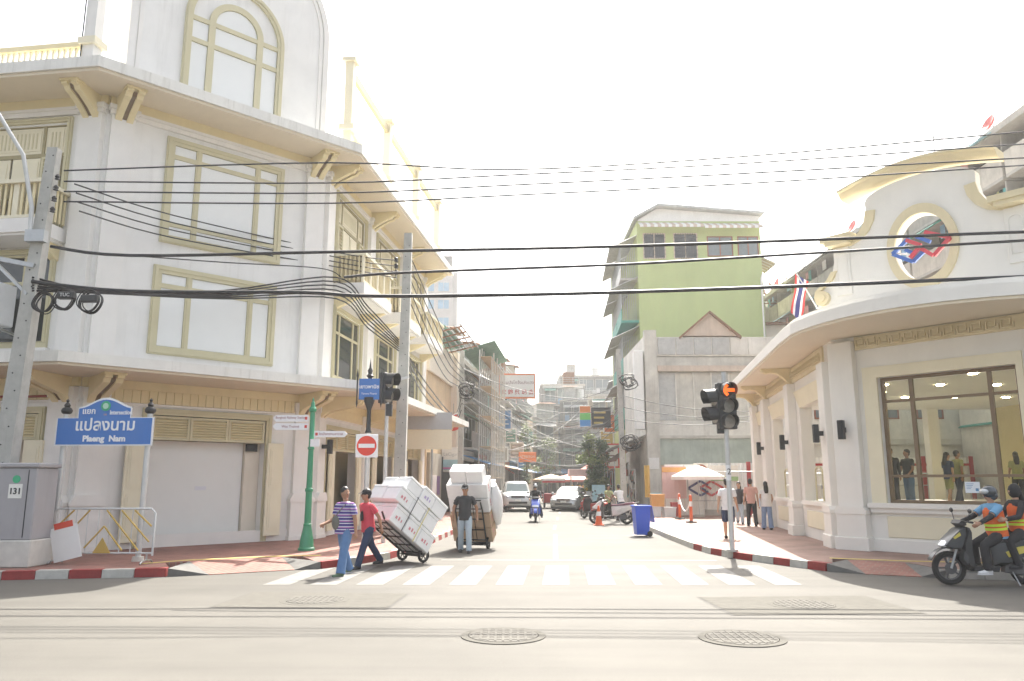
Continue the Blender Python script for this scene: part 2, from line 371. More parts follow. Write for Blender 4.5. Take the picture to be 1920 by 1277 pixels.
# zebra crossing: each stripe a piece
zc=thing('zebra_crossing',None,None,(0,15.2,0)); zc['kind']='structure'
for i in range(12):
    x=-4.05+.80*i; w_=.235; d=-.0
    MB(inv(zc)).add([(x-w_,13.72,.004),(x+w_,13.72,.004),(x+.2+w_,16.75,.004),(x+.2-w_,16.75,.004)],[(0,1,2,3)]).build('stripe',M_('road_paint'),zc)
def stripe(name,p,q,wd):
    p=Vector(p);q=Vector(q);n=(q-p).normalized();n=Vector((-n.y,n.x))*wd/2
    struct(MB().add([(*(p-n),.004),(*(p+n),.004),(*(q+n),.004),(*(q-n),.004)],[(0,3,2,1)]),name,M_('road_paint'))
stripe('stop_line',(-1.6,17.95),(4.6,17.85),.16)
stripe('lane_line',(1.0,18.2),(1.45,26.5),.12)
for y in (29,36,43,50): stripe('lane_line',(1.55+.075*(y-29),y),(1.75+.075*(y-29),y+3),.11)
stripe('lane_line',(-12.2,13.05),(-9.6,13.5),.14)
# concrete patches and manholes
mat('patch',(.128,.122,.107),.92,spec=.15,var=.12,scale=6,bump=.2,bscale=60)
mat('patch_edge',(.08,.075,.067),.8,var=.2,scale=6)
mat('iron',(.135,.128,.113),.85,0.,spec=.2,var=.2,scale=14,bump=.25,bscale=50)
def manhole(x,y,r,patch,label,sq=None):
    if patch:
        px,py,rot=patch; c,s_=math.cos(rot),math.sin(rot)
        g=[(x+a*c-b*s_,y+a*s_+b*c) for a,b in ((-px,-py),(px,-py),(px,py),(-px,py))]
        g2=[(x+a*c-b*s_,y+a*s_+b*c) for a,b in ((-px-.03,-py-.03),(px+.03,-py-.03),(px+.03,py+.03),(-px-.03,py+.03))]
        struct(MB().add([(*q,.0035) for q in g2],[(0,1,2,3)]),'road_patch_joint',M_('patch_edge'))
        struct(MB().add([(*q,.008) for q in g],[(0,1,2,3)]),'road_patch',M_('patch'))
    t=thing('manhole_cover',label,'manhole',(x,y,0),0,'manhole covers in the road')
    MB().lathe([(r*1.22,.0),(r*1.22,.010),(r*1.02,.012),(r*1.02,.0)],n=40).build('frame',M_('patch'),t)
    MB().lathe([(r,.0),(r,.014),(r*.98,.016)],n=40).build('cover',M_('iron'),t)
    m=MB()
    k=int(r/.085)
    for i in range(-k,k+1):
        h=math.sqrt(max(0,r*r*.88-(i*.085)**2))
        if h>.05: m.box(i*.085-.014,i*.085+.014,-h,h,.014,.021)
    for i in (-2,-1,0,1,2):
        h=math.sqrt(max(0,r*r*.88-(i*.14)**2)); m.box(-h,h,i*.14-.012,i*.14+.012,.014,.0195)
    m.build('rib_pattern',M_('iron'),t)
manhole(-2.95,12.0,.42,(1.25,.75,R(-4)),'round iron manhole cover in a pale square patch near the zebra crossing left end')
manhole(4.2,11.55,.42,(1.3,.8,R(3)),'faint round manhole cover in a square patch off the zebra crossing right end')
manhole(-.1,9.3,.40,None,'ribbed round manhole cover set straight into the open asphalt')
manhole(2.6,9.15,.40,None,'ribbed round manhole cover set straight into the open asphalt')
# ================================================================== white corner building on the left
K1=(-10.3,18.2); BL=6.2; AZA,AZB,AZC=98,47,7
K2=(K1[0]+BL*math.sin(R(AZB)),K1[1]+BL*math.cos(R(AZB)))
CL=13.4; AL=24.0
lb=thing('corner_building','white three-storey corner building with olive blind windows and deep cream eaves','building',(K1[0],K1[1],.0))
I=inv(lb); FA=I@frame(K1,AZA); FB=I@frame(K1,AZB); FC=I@frame(K2,AZC)
da=Vector((math.sin(R(AZA)),math.cos(R(AZA)),0)); dc=Vector((math.sin(R(AZC)),math.cos(R(AZC)),0))
k1=Vector((*K1,0)); k2=Vector((*K2,0)); a_end=k1-da*AL; c_end=k2+dc*CL
back=Vector((-22,44,0))
def offset_line(ov,ca=0,cc=0):
    """outline of an overhang ov around the three street fronts"""
    nA=Vector((da.y,-da.x,0)); db=(k2-k1).normalized(); nB=Vector((db.y,-db.x,0)); nC=Vector((dc.y,-dc.x,0))
    p1=k1+(nA+nB)*(ov/(1+nA.dot(nB))); p2=k2+(nB+nC)*(ov/(1+nB.dot(nC)))
    return [a_end+nA*ov,p1,p2,c_end+nC*ov+dc*cc]
def walls(F,s0,s1,z0,z1,holes,thick=.28,name='wall',m='white_paint',par=None):
    """wall panel with rectangular openings, built from blocks"""
    mb=MB(F); xs=sorted({s0,s1,*[h[0] for h in holes],*[h[1] for h in holes]})
    for a,b in zip(xs,xs[1:]):
        hs=sorted([(h[2],h[3]) for h in holes if h[0]<=a+1e-6 and h[1]>=b-1e-6]); z=z0
        for h0,h1 in hs:
            if h0>z+1e-6: mb.box(a,b,0,thick,z,h0)
            z=h1
        if z<z1-1e-6: mb.box(a,b,0,thick,z,z1)
    return mb.build(name,M_(m),par or lb)
# openings: (s0,s1,z0,z1)
doorB=(1.62,4.72,.16,3.40)
holesA=[(-4.3,-.95,.16,3.35),(-4.2,-1.1,5.05,7.3),(-4.2,-1.05,7.95,10.75)]
for q in range(1,5): holesA+=[(-4.3-4.6*q,-1.0-4.6*q,.16,3.35),(-4.2-4.6*q,-1.1-4.6*q,5.05,7.3),(-4.2-4.6*q,-1.1-4.6*q,7.95,10.75)]
holesC=[]
for q in range(3):
    o=4.35*q; holesC+=[(.95+o,3.9+o,.16,3.3),(1.3+o,3.85+o,5.0,7.1),(1.15+o,4.0+o,7.95,10.85)]
walls(FA,-AL,0,.0,11.45,holesA); walls(FB,0,BL,.0,11.45,[doorB]); walls(FC,0,CL,.0,11.45,holesC)
# interior mass keeping the building closed: floors, rear walls
loc=lambda v:(v.x-K1[0],v.y-K1[1])
for z in (4.25,7.6,11.42):
    MB().slab([loc(p) for p in (a_end+Vector((.2,.3,0)),k1+Vector((-.05,.29,0)),k2+Vector((-.29,.10,0)),c_end+Vector((-.3,-.2,0)),back)],z,z+.2).build('floor_slab',M_('soffit'),lb)
mb=MB()
ins=[Vector((-33.5,16.5,0)),Vector((-10.9,19.7,0)),Vector((-7.5,23.2,0)),c_end+Vector((-2.2,0,0))]
mb.strip([(*loc(p),0.1) for p in ins],[(*loc(p),11.4) for p in ins]); mb.build('inner_wall',M_('beige_wall'),lb)
MB().strip([(*loc(p),0) for p in (c_end,back,a_end)],[(*loc(p),11.45) for p in (c_end,back,a_end)]).build('rear_wall',M_('beige_wall'),lb)
# eave slab, canopy slab with fascia
def ledge(name,ov,z0,z1,m,cc=0):
    o=offset_line(ov,cc=cc); mb=MB(); mb.slab([loc(p) for p in o+[c_end+dc*cc+Vector((-.1,0,0)),k2-Vector((.3,-.3,0)),k1-Vector((.1,-.4,0)),a_end]],z0,z1)
    return mb.build(name,M_(m),lb)
E1=ledge('eave_soffit',1.24,11.42,11.50,'soffit'); ledge('eave',1.30,11.503,11.78,'fascia_white',.3)
ledge('canopy_soffit',1.93,4.20,4.26,'soffit'); ledge('canopy',2.0,4.263,4.50,'fascia_white',.9)
def band(F,s0,s1,z0,z1,d,m,name):
    return MB(F).box(s0,s1,-d,0.0,z0,z1).build(name,M_(m),lb)
for F,s0,s1 in ((FA,-AL,.03),(FB,.03,BL-.03),(FC,.03,CL)):
    band(F,s0,s1,11.18,11.42,.10,'cream','frieze'); band(F,s0,s1,10.98,11.10,.07,'white_trim','cornice'); band(F,s0,s1,11.10,11.175,.11,'white_trim','cornice')
    band(F,s0,s1,3.98,4.195,.10,'cream','frieze_rail'); band(F,s0,s1,3.60,3.66,.05,'white_trim','cornice'); band(F,s0,s1,.0,.45,.05,'white_trim','plinth')
# ribbed cream fascia panels under the canopy: each board a piece
bd=MB().cbox(-.098,.098,-.055,.0,0,.33,.012).mesh('board',M_('cream'))
for F,s0,s1 in ((FA,-9.0,-.1),(FB,.15,BL-.1),(FC,.1,CL)):
    s=s0+.1
    while s<s1-.1:
        put(bd,'board',lb,F@Matrix.Translation((s,0,3.665))); s+=.2035
# pilasters with capital and pedestal
def pilaster(F,s,w_=.56,z1=11.18,top=True,d=.14):
    mb=MB(F); mb.box(s-w_/2,s+w_/2,-d,0,4.51,10.95); mb.box(s-w_/2-.05,s+w_/2+.05,-d-.05,0,10.95,11.06); mb.box(s-w_/2-.09,s+w_/2+.09,-d-.09,0,11.06,z1)
    mb.build('pilaster',M_('white_trim'),lb)
    mb=MB(F); mb.box(s-w_/2,s+w_/2,-d,0,1.42,3.72); mb.box(s-w_/2-.03,s+w_/2+.03,-d-.03,0,3.72,3.96)
    p=[(s-w_/2-.10,1.18),(s+w_/2+.10,1.18),(s+w_/2+.10,1.27),(s+w_/2,1.43),(s-w_/2,1.43),(s-w_/2-.10,1.27)]
    mb.prism(p,-d-.09,0); mb.box(s-w_/2-.07,s+w_/2+.07,-d-.06,0,.26,1.18); mb.box(s-w_/2-.10,s+w_/2+.10,-d-.09,0,.05,.26)
    mb.build('pilaster_base',M_('white_trim'),lb)
for s in (.36,BL-.36): pilaster(FB,s)
for s in (-.36,-5.0,-9.6,-14.2): pilaster(FA,s,.62)
for s in (.36,4.62,8.97,CL-.4): pilaster(FC,s)
# scrolled brackets (pair of cheeks with a dark strap) under eave and canopy
def bracket(F,s,z,L,m='cream',w_=.42):
    mb=MB(F)
    prof=[(0,z),(-L,z),(-L,z-.12),(-L+.10,z-.13),(-L+.16,z-.22),(-L+.30,z-.26),(-.35,z-.44),(-.12,z-.62),(0,z-.66)]
    for x0,x1 in ((s-w_/2,s-.055),(s+.055,s+w_/2)):
        n=len(prof); vs=[(x0,a,b) for a,b in prof]+[(x1,a,b) for a,b in prof]
        mb.add(vs,[tuple(range(n)),tuple(range(2*n-1,n-1,-1))]+[(i,i+n,(i+1)%n+n,(i+1)%n) for i in range(n)])
    mb.box(s-w_/2-.03,s+w_/2+.03,-L-.04,-L+.26,z-.05,z+.0); 
    o=mb.build('bracket',M_(m),lb)
    sp=[(a,b+.05) for a,b in prof[3:-1]]
    MB(F).strip([(s-.055,a,b) for a,b in sp],[(s+.055,a,b) for a,b in sp]).build('strap',M_('brown_frame'),o)
for s in (.36,BL-.36): bracket(FB,s,11.415,1.0); bracket(FB,s,4.195,1.45)
for s in (-.36,-5.0,-9.6): bracket(FA,s,11.415,1.0); bracket(FA,s,4.195,1.45)
for s in (.36,4.62,8.97,CL-.4): bracket(FC,s,11.415,1.0); bracket(FC,s,4.195,1.45)
# blind windows: olive frames, mullions, white panes each a piece
def blind_window(F,s0,s1,z0,z1,cols,rows,fw=.21,par=lb):
    w_=thing_part('blind_window',par)
    mb=MB(F)
    mb.box(s0,s1,-.06,0,z1-fw,z1); mb.box(s0,s1,-.06,0,z0,z0+fw); mb.box(s0,s0+fw,-.06,0,z0+fw,z1-fw); mb.box(s1-fw,s1,-.06,0,z0+fw,z1-fw)
    g=.035
    mb.box(s0+g,s1-g,-.085,-.06,z1-fw*.55,z1-g); mb.box(s0+g,s1-g,-.085,-.06,z0+g,z0+fw*.55); mb.box(s0+g,s0+fw*.55,-.085,-.06,z0+fw*.55,z1-fw*.55); mb.box(s1-fw*.55,s1-g,-.085,-.06,z0+fw*.55,z1-fw*.55)
    f=mb.build('window_frame',M_('olive_trim'),par)
    xs=[s0+fw]+[s0+c for c in cols]+[s1-fw]; zs=[z0+fw]+[z0+r for r in rows]+[z1-fw]
    mb=MB(F)
    for c in cols: mb.box(s0+c-.075,s0+c+.075,-.045,0,z0+fw,z1-fw); mb.box(s0+c-.03,s0+c+.03,-.06,-.045,z0+fw,z1-fw)
    for r in rows:
        for a,b in zip(xs,xs[1:]):
            a2=a+(.075 if a!=xs[0] else 0); b2=b-(.075 if b!=xs[-1] else 0)
            mb.box(a2,b2,-.043,0,z0+r-.06,z0+r+.06)
    mb.build('mullion',M_('olive_trim'),f)
    for a,b in zip(xs,xs[1:]):
        for c,d in zip(zs,zs[1:]):
            MB(F).cbox(a+.08 if a!=xs[0] else a+.012,b-.08 if b!=xs[-1] else b-.012,-.022,0.0,c+.065 if c!=zs[0] else c+.012,d-.065 if d!=zs[-1] else d-.012,.008).build('pane',M_('pane_white'),f)
def thing_part(n,p): return p
blind_window(FB,1.42,4.80,4.94,7.27,(.92,2.62),(1.80,))
blind_window(FB,1.49,4.84,7.90,10.83,(.86,2.55),(.52,2.40))
# ground-floor opening on the chamfer: frame, louvred transom in three panels, folded door leaves, blank white screen inside
def louvre(F,s0,s1,z0,z1,n,par,m='cream',d=.02):
    fr=MB(F)
    fr.box(s0,s1,-.03,.05,z1-.06,z1); fr.box(s0,s1,-.03,.05,z0,z0+.06); fr.box(s0,s0+.06,-.03,.05,z0+.06,z1-.06); fr.box(s1-.06,s1,-.03,.05,z0+.06,z1-.06)
    f=fr.build('louvre_frame',M_('brown_frame' if m=='dk' else 'olive_trim'),par)
    st=(z1-z0-.14)/n
    me=MB().add([(s0+.062,-.02,0),(s1-.062,-.02,0),(s1-.062,.04,st*.62),(s0+.062,.04,st*.62),(s0+.062,-.02,.02),(s1-.062,-.02,.02),(s1-.062,.04,st*.62+.02),(s0+.062,.04,st*.62+.02)],[(0,1,2,3),(7,6,5,4),(0,4,5,1),(2,6,7,3)]).mesh('slat',M_('cream' if m=='dk' else m))
    for i in range(n): put(me,'slat',f,F@Matrix.Translation((0,0,z0+.07+st*i)))
    MB(F).box(s0+.05,s1-.05,.05,.06,z0+.05,z1-.05).build('backing',M_('cream_pale'),f)
    return f
def surround(F,s0,s1,z0,z1,fw,m='olive_trim',bot=False):
    mb=MB(F); mb.box(s0-fw,s1+fw,-.07,.0,z1,z1+fw); mb.box(s0-fw,s0,-.07,.0,z0,z1); mb.box(s1,s1+fw,-.07,0,z0,z1)
    mb.box(s0-fw+.04,s1+fw-.04,-.095,-.07,z1+fw*.45,z1+fw-.04); mb.box(s0-fw+.04,s0-fw*.45,-.095,-.07,z0,z1+fw*.45); mb.box(s1+fw*.45,s1+fw-.04,-.095,-.07,z0,z1+fw*.45)
    if bot: mb.box(s0-fw,s1+fw,-.07,0,z0-fw,z0)
    return mb.build('surround',M_(m),lb)
def door_leaf(F,s0,s1,z0,z1,d0,d1,m='cream_pale'):
    mb=MB(F); mb.cbox(s0,s1,d0,d1,z0,z1,.008); h=(z1-z0)
    for a,b in ((.06,.46),(.52,.94)):
        mb.box(s0+.07,s1-.07,d0-.016,d0,z0+h*a,z0+h*b); mb.box(s0+.12,s1-.12,d0-.028,d0-.016,z0+h*a+.06,z0+h*b-.06)
    return mb.build('door_leaf',M_(m),lb)
s0,s1,z0,z1=doorB
surround(FB,s0,s1,z0,z1,.16)
tz=2.78
for i in range(3): louvre(FB,s0+.02+i*1.02,s0+.02+(i+1)*1.02-.01,tz,z1-.02,7,lb)
door_leaf(FB,s0-.52,s0-.02,.30,tz,-.20,-.13); door_leaf(FB,s1+.02,s1+.48,.30,tz,-.20,-.13)
MB(FB).box(s0-.0,s1-.42,.42,.47,.12,tz+.0).build('blank_screen',M_('pane_white'),lb)
MB(FB).box(s1-.40,s1+.2,.3,1.7,.12,tz+.3).build('side_wall',M_('beige_wall'),lb)
MB(FB).box(s0,s1,.0,1.2,.05,.19).build('threshold',M_('concrete_pale'),lb)
MB(FB).box(s0,s1,.07,1.2,tz+.03,tz+.1).build('ceiling',M_('soffit'),lb)
MB(FB).box(3.05,3.35,.41,.419,1.52,1.62).build('paper_notice',mat('paper',(.74,.75,.80),.7,var=.03),lb)
MB(FB).box(s1-.40,s1-.1,.2,.32,tz-.22,tz-.02).build('camera_box',M_('black_metal'),lb)
# openings on the other two fronts
for q in range(3):
    o=-4.6*q; s0,s1=-4.3+o,-.95+o
    surround(FA,s0,s1,.16,3.35,.15)
    for i in range(3): louvre(FA,s0+.02+i*1.10,s0+.02+(i+1)*1.10-.01,2.72,3.33,7,lb)
    door_leaf(FA,s0-.02,s0+.46,.3,2.7,-.2,-.13); door_leaf(FA,s1-.20,s1+.30,.3,2.7,-.2,-.13)
    MB(FA).box(s0-.2,s1+.2,1.3,1.36,.12,2.8).build('back_panel',M_('beige_wall'),lb)
for q in range(3):
    o=4.35*q; s0,s1=.95+o,3.9+o
    surround(FC,s0,s1,.16,3.3,.14)
    for i in range(3): louvre(FC,s0+.01+i*.98,s0+.01+(i+1)*.98-.01,2.68,3.28,7,lb)
    door_leaf(FC,s0-.02,s0+.42,.3,2.66,-.2,-.13); door_leaf(FC,s1-.42,s1+.02,.3,2.66,-.2,-.13)
    MB(FC).box(s0+.9,s1-.5,.9,.95,.12,2.2).build('inner_panel',M_('pane_white'),lb)
    MB(FC).box(s0-.1,s1+.1,1.4,1.46,.12,2.8).build('back_panel',mat('olive_dim',(.42,.38,.24),.7),lb)
def casement(F,s0,s1,z0,z1,open_=True,glass=True):
    """brown mullioned window set in an olive surround"""
    surround(F,s0,s1,z0,z1,.13,bot=True)
    mb=MB(F); fw=.055; tr=z0+(z1-z0)*.68
    m='olive_trim'
    mb.box(s0,s1,.03,.11,z1-fw,z1); mb.box(s0,s1,.03,.11,z0,z0+fw); mb.box(s0,s0+fw,.03,.11,z0+fw,z1-fw); mb.box(s1-fw,s1,.03,.11,z0+fw,z1-fw)
    mb.box(s0+fw,s1-fw,.035,.105,tr-.04,tr+.04)
    w_=s1-s0; cs=[s0+w_*.24,s0+w_*.76]
    for c in cs: mb.box(c-.045,c+.045,.032,.108,z0+fw,tr-.04); mb.box(c-.045,c+.045,.032,.108,tr+.04,z1-fw)
    f=mb.build('window',M_(m),lb)
    xs=[s0+fw]+cs+[s1-fw]
    for a,b in zip(xs,xs[1:]):
        for c,d in ((z0+fw,tr),(tr,z1-fw)):
            MB(F).box(a+.02,b-.02,.068,.076,c+.02,d-.02).build('pane',M_('dark_glass'),f)
    MB(F).box(s0-.2,s1+.2,-.16,.0,z0-.22,z0-.135).build('sill',M_('white_trim'),lb)
def shutters(F,s0,s1,z0,z1):
    """panelled cream shutters in a brown grid with louvred side leaves, behind the balcony"""
    surround(F,s0,s1,z0,z1,.13)
    mb=MB(F); tr=z1-.85; w_=s1-s0; cs=[s0+w_*.22,s0+w_*.78]
    mb.box(s0,s1,.04,.12,z1-.07,z1); mb.box(s0,s1,.04,.12,tr-.05,tr+.05); mb.box(s0,s0+.06,.04,.12,z0,z1-.07); mb.box(s1-.06,s1,.04,.12,z0,z1-.07)
    for c in cs: mb.box(c-.04,c+.04,.042,.118,z0,tr-.05); mb.box(c-.04,c+.04,.042,.118,tr+.05,z1-.07)
    f=mb.build('shutter_frame',mat('olive_dark',(.36,.31,.17),.55),lb)
    xs=[s0+.06]+cs+[s1-.06]
    for k,(a,b) in enumerate(zip(xs,xs[1:])):
        p=MB(F); p.box(a+.04,b-.04,.07,.10,tr+.06,z1-.08); p.box(a+.1,b-.1,.055,.07,tr+.14,z1-.16)
        q=p.build('shutter_panel',M_('cream_pale'),f)
        g=MB(F); n=max(3,int((b-a-.3)/.11))
        for i in range(n): x=a+.16+(b-a-.32)*(i+.5)/n; g.box(x-.018,x+.018,.045,.055,tr+.2,z1-.22)
        g.build('slot',M_('olive_trim'),q)
        if k==1:
            m_=(a+b)/2
            for c,d in ((a,m_),(m_,b)):
                p=MB(F); p.box(c+.045,d-.02,.06,.1,z0,tr-.06); p.box(c+.12,d-.1,.045,.06,z0+.15,z0+(tr-z0)*.45); p.box(c+.12,d-.1,.045,.06,z0+(tr-z0)*.52,tr-.16); p.build('door_panel',M_('cream_pale'),f)
        else: louvre(F,a+.045,b-.045,z0+.9,tr-.07,9,f,m='cream_pale'); MB(F).box(a+.045,b-.045,.05,.1,z0,z0+.88).build('door_panel',M_('cream_pale'),f)
def balcony(F,s0,s1,z=7.55,d=1.02):
    b=MB(F); b.box(s0,s1,-d,0,z,z+.34); b.box(s0+.06,s1-.06,-d+.06,0,z-.06,z)
    slab=b.build('balcony',M_('white_trim'),lb)
    MB(F).box(s0-.03,s1+.03,-d-.03,-.0,z+1.22,z+1.31).build('handrail',M_('cream_pale'),slab)
    MB(F).box(s0+.02,s1-.02,-d+.03,-d+.12,z+.36,z+.43).build('lower_rail',M_('cream_pale'),slab)
    me=MB().cbox(-.032,.032,-.02,.02,0,.80,.006).mesh('baluster',M_('cream'))
    me2=MB().cbox(-.075,.075,-.03,.03,0,.86,.006).mesh('baluster_post',M_('cream_pale'))
    n=int((s1-s0)/.15)
    for i in range(n+1):
        s=s0+.06+(s1-s0-.12)*i/n
        put(me2 if i%5==0 else me,'baluster',slab,F@Matrix.Translation((s,-d+.075,z+.355 if i%5==0 else z+.425)))
    for i in range(1,7):
        for s in (s0+.05,s1-.05): put(me,'baluster',slab,F@Matrix.Translation((s,-d+.075+.14*i,z+.425))@Matrix.Rotation(math.pi/2,4,'Z'))
    for s in (s0+.25,s1-.25): 
        MB(F).add([(s-.1,0,z-.06),(s+.1,0,z-.06),(s+.1,-d+.15,z-.06),(s-.1,-d+.15,z-.06),(s-.1,0,z-.45),(s+.1,0,z-.45)],[(0,1,2,3),(4,5,1,0),(4,0,3),(5,2,1),(4,3,2,5)]).build('corbel',M_('cream'),slab)
for q in range(3):
    o=4.35*q
    casement(FC,1.3+o,3.85+o,5.0,7.1); shutters(FC,1.15+o,4.0+o,7.92,10.85); balcony(FC,1.05+o,4.15+o)
for q in range(3):
    o=-4.6*q
    casement(FA,-4.2+o,-1.1+o,5.05,7.3); shutters(FA,-4.2+o,-1.05+o,7.92,10.8); balcony(FA,-4.5+o,-.78+o)
# arched gable above the chamfer
gc,gr=3.2,2.88; gz=15.45
out=[(gc-gr,11.6),(gc+gr,11.6)]+arc((gc,gz),gr,0,180,28)
MB(FB).prism(out,.0,.55).build('gable',M_('white_paint'),lb)
for k,(r0,r1,d) in enumerate(((gr+.02,gr-.16,.05),(gr-.2,gr-.30,.03))):
    A=[(gc+r0,11.78)]+arc((gc,gz),r0,0,180,28)+[(gc-r0,11.78)]; Bq=[(gc+r1,11.78)]+arc((gc,gz),r1,0,180,28)+[(gc-r1,11.78)]
    MB(FB).solidstrip([(a,0,b) for a,b in A],[(a,0,b) for a,b in Bq],(0,-d,0)).build('gable_moulding',M_('white_trim'),lb)
wc,wr,wz=3.14,1.46,14.58
def ring(F,c,cz,r0,r1,zb,d,m,name,par,n=24):
    A=[(c+r0,zb)]+arc((c,cz),r0,0,180,n)+[(c-r0,zb)]; B_=[(c+r1,zb)]+arc((c,cz),r1,0,180,n)+[(c-r1,zb)]
    return MB(F).solidstrip([(a,0,b) for a,b in A],[(a,0,b) for a,b in B_],(0,-d,0)).build(name,M_(m),par)
gw=ring(FB,wc,wz,wr,wr-.20,11.8,.075,'olive_trim','arched_window_frame',lb)
ring(FB,wc,wz,wr-.04,wr-.12,11.8,.10,'olive_trim','frame_moulding',gw)
ring(FB,wc,wz,.80,.62,11.8,.06,'olive_trim','inner_arch',gw)
mb=MB(FB)
for z in (13.85,14.52): 
    for a,b in ((-wr+.2,-.8),(-.62,.62),(.8,wr-.2)): MB(FB).box(wc+a,wc+b,-.055,0,z-.065,z+.065).build('transom',M_('olive_trim'),gw)
for a,b in ((-wr+.2,-.8),(-.62,.62),(.8,wr-.2)):
    MB(FB).cbox(wc+a+.01,wc+b-.01,-.02,0,11.8,13.78,.006).build('pane',M_('pane_white'),gw); MB(FB).cbox(wc+a+.01,wc+b-.01,-.02,0,13.92,14.45,.006).build('pane',M_('pane_white'),gw)
MB(FB).prism([(wc-.61,14.59),(wc+.61,14.59)]+[(x,z) for x,z in arc((wc,wz),.61,2,178,14)],-.02,0).build('pane',M_('pane_white'),gw)
# roof-edge parapet rails with posts
mat('parapet_tan',(.52,.45,.27),.6,var=.05)
def rail(F,s0,s1,y,posts,tall=()):
    mb=MB(F); mb.box(s0,s1,y-.10,y+.10,12.62,12.76); mb.box(s0,s1,y-.05,y+.05,12.30,12.36); mb.box(s0,s1,y-.07,y+.07,11.8,11.98)
    r=mb.build('parapet_rail',M_('cream'),lb)
    me=MB().box(-.03,.03,-.03,.03,0,.255).mesh('baluster',M_('cream_pale'))
    s=s0+.1
    while s<s1: put(me,'baluster',r,F@Matrix.Translation((s,y,12.362))); s+=.16
    for p in posts:
        h=15.1 if p in tall else 12.9
        m=MB(F); m.box(p-.13,p+.13,y-.13,y+.13,11.79,h); m.box(p-.24,p+.24,y-.24,y+.24,12.62,12.80)
        if p in tall: m.box(p-.22,p+.22,y-.22,y+.22,h-.12,h)
        m.build('parapet_post',M_('cream_pale'),r)
    for a,b in zip(posts,posts[1:]):
        if a in tall and b in tall: MB(F).box(a+.16,b-.16,y-.06,y+.06,14.55,14.82).build('upper_beam',M_('parapet_tan'),r)
rail(FA,-14,-.25,-.35,(-13.8,-9.6,-5.0,-.35),())
MB(FA).box(-.5,-.2,-.5,-.2,11.79,18.5).build('tall_post',M_('white_trim'),lb)
MB(FA).tube([(-.52,-.52,z) for z in (11.8,13,14.5,16,18.4)],.018,6).build('downlead',M_('cable'),lb)
rail(FC,.3,CL,-.55,(.35,4.62,8.97,CL-.3),(.35,4.62,8.97,CL-.3))
# roof deck and small equipment
MB().slab([loc(p) for p in (a_end,k1,k2,c_end,back)],11.63,11.75).build('roof_deck',M_('concrete'),lb)
# fire pipe and wall lamp boxes
MB(FA).tube([(-3.4,-.12,3.74),(-1.6,-.12,3.74),(-.75,-.12,3.74)],.03,8).build('fire_pipe',mat('oxide_red',(.30,.07,.05),.6),lb)
def wall_lamp(F,s,z,par,y=-.19,h=.42):
    m=MB(F); m.cbox(s-.07,s+.07,y-.09,y+.05,z-h/2,z+h/2,.01); m.box(s-.035,s+.035,y+.05,0,z-.06,z+.06); m.build('wall_lamp',M_('black_metal'),par)
wall_lamp(FC,.36,2.75,lb,-.36); wall_lamp(FC,4.62,2.75,lb,-.36); wall_lamp(FC,8.97,2.75,lb,-.36)
# air-conditioner cabinet on the left front
ac=MB(FA); ac.cbox(-2.55,-1.55,-1.0,-.45,5.35,6.35,.03)
acb=ac.build('air_conditioner_box',mat('ac_grey',(.55,.56,.56),.5),lb)
for q in (-2.4,-1.7): MB(FA).bar((q,0,5.2),(q,-1.0,5.33),.05).build('support',M_('galv'),acb)
# ================================================================== cream station entrance on the right
Q1=(8.1,19.2); AZD=140; DL=4.86; AZS=8.8; SL=12.6
Q2=(Q1[0]+DL*math.sin(R(AZD)),Q1[1]+DL*math.cos(R(AZD))); AZM=100
rb=thing('station_entrance','cream and white station entrance with a bowed canopy and an oval pediment opening','building',(Q1[0],Q1[1],0))
J=inv(rb); FD=J@frame(Q1,AZD); FS=J@frame(Q1,AZS+180); FM=J@frame(Q2,AZM)
mat('station_white',(.82,.80,.74),.6,var=.04,scale=1.5,streak=.06)
mat('station_cream',(.80,.74,.55),.6,var=.05,scale=2)
mat('station_trim',(.72,.63,.41),.6,var=.05,scale=2,streak=.15)
mat('station_soffit',(.78,.70,.55),.7,var=.04,scale=1)
def rwall(F,*a,**k): return walls(F,*a,par=rb,m='station_white',**k)
# chamfer front with the shop window; side front toward the street (X runs away-to-near, so s is negative going back)
WIN=(1.09,4.03,1.25,4.2)
rwall(FD,0,DL,.05,5.62,[WIN],thick=.35)
bays=[(-4.55,-.75),(-9.15,-5.45),(-12.3,-10.05)]
rwall(FS,-SL,0,.05,5.62,[(a+.35,b-.35,1.2,3.95) for a,b in bays],thick=.35)
rwall(FM,0,9,.05,5.62,[(1.0,3.6,1.25,4.2),(5,7.6,1.25,4.2)],thick=.35)
def rpart(name,m,mb,sm=None): return mb.build(name,M_(m),rb,sm)
# window surround, brown grid, panes
s0,s1,z0,z1=WIN
m=MB(FD); m.box(s0-.34,s1+.13,-.06,0,z1,z1+.27); m.box(s0-.34,s0,-.06,0,z0,z1); m.box(s1,s1+.13,-.06,0,z0,z1); rpart('window_surround','station_cream',m)
rpart('window_sill','station_white',MB(FD).box(s0-.42,s1+.3,-.16,.0,z0-.11,z0)); rpart('sill_moulding','station_white',MB(FD).box(s0-.38,s1+.26,-.10,.0,z0-.22,z0-.113))
m=MB(FD); fw=.075; mc=(1.78,3.44); mr_=(1.87,3.63)
m.box(s0,s1,.14,.24,z1-fw,z1); m.box(s0,s1,.14,.24,z0,z0+fw); m.box(s0,s0+fw,.14,.24,z0+fw,z1-fw); m.box(s1-fw,s1,.14,.24,z0+fw,z1-fw)
wf=rpart('window_frame','brown_frame',m)
for c in mc: MB(FD).box(c-.04,c+.04,.145,.235,z0+fw,z1-fw).build('mullion',M_('brown_frame'),wf)
xs=[s0+fw,*mc,s1-fw]; zs=[z0+fw,*mr_,z1-fw]
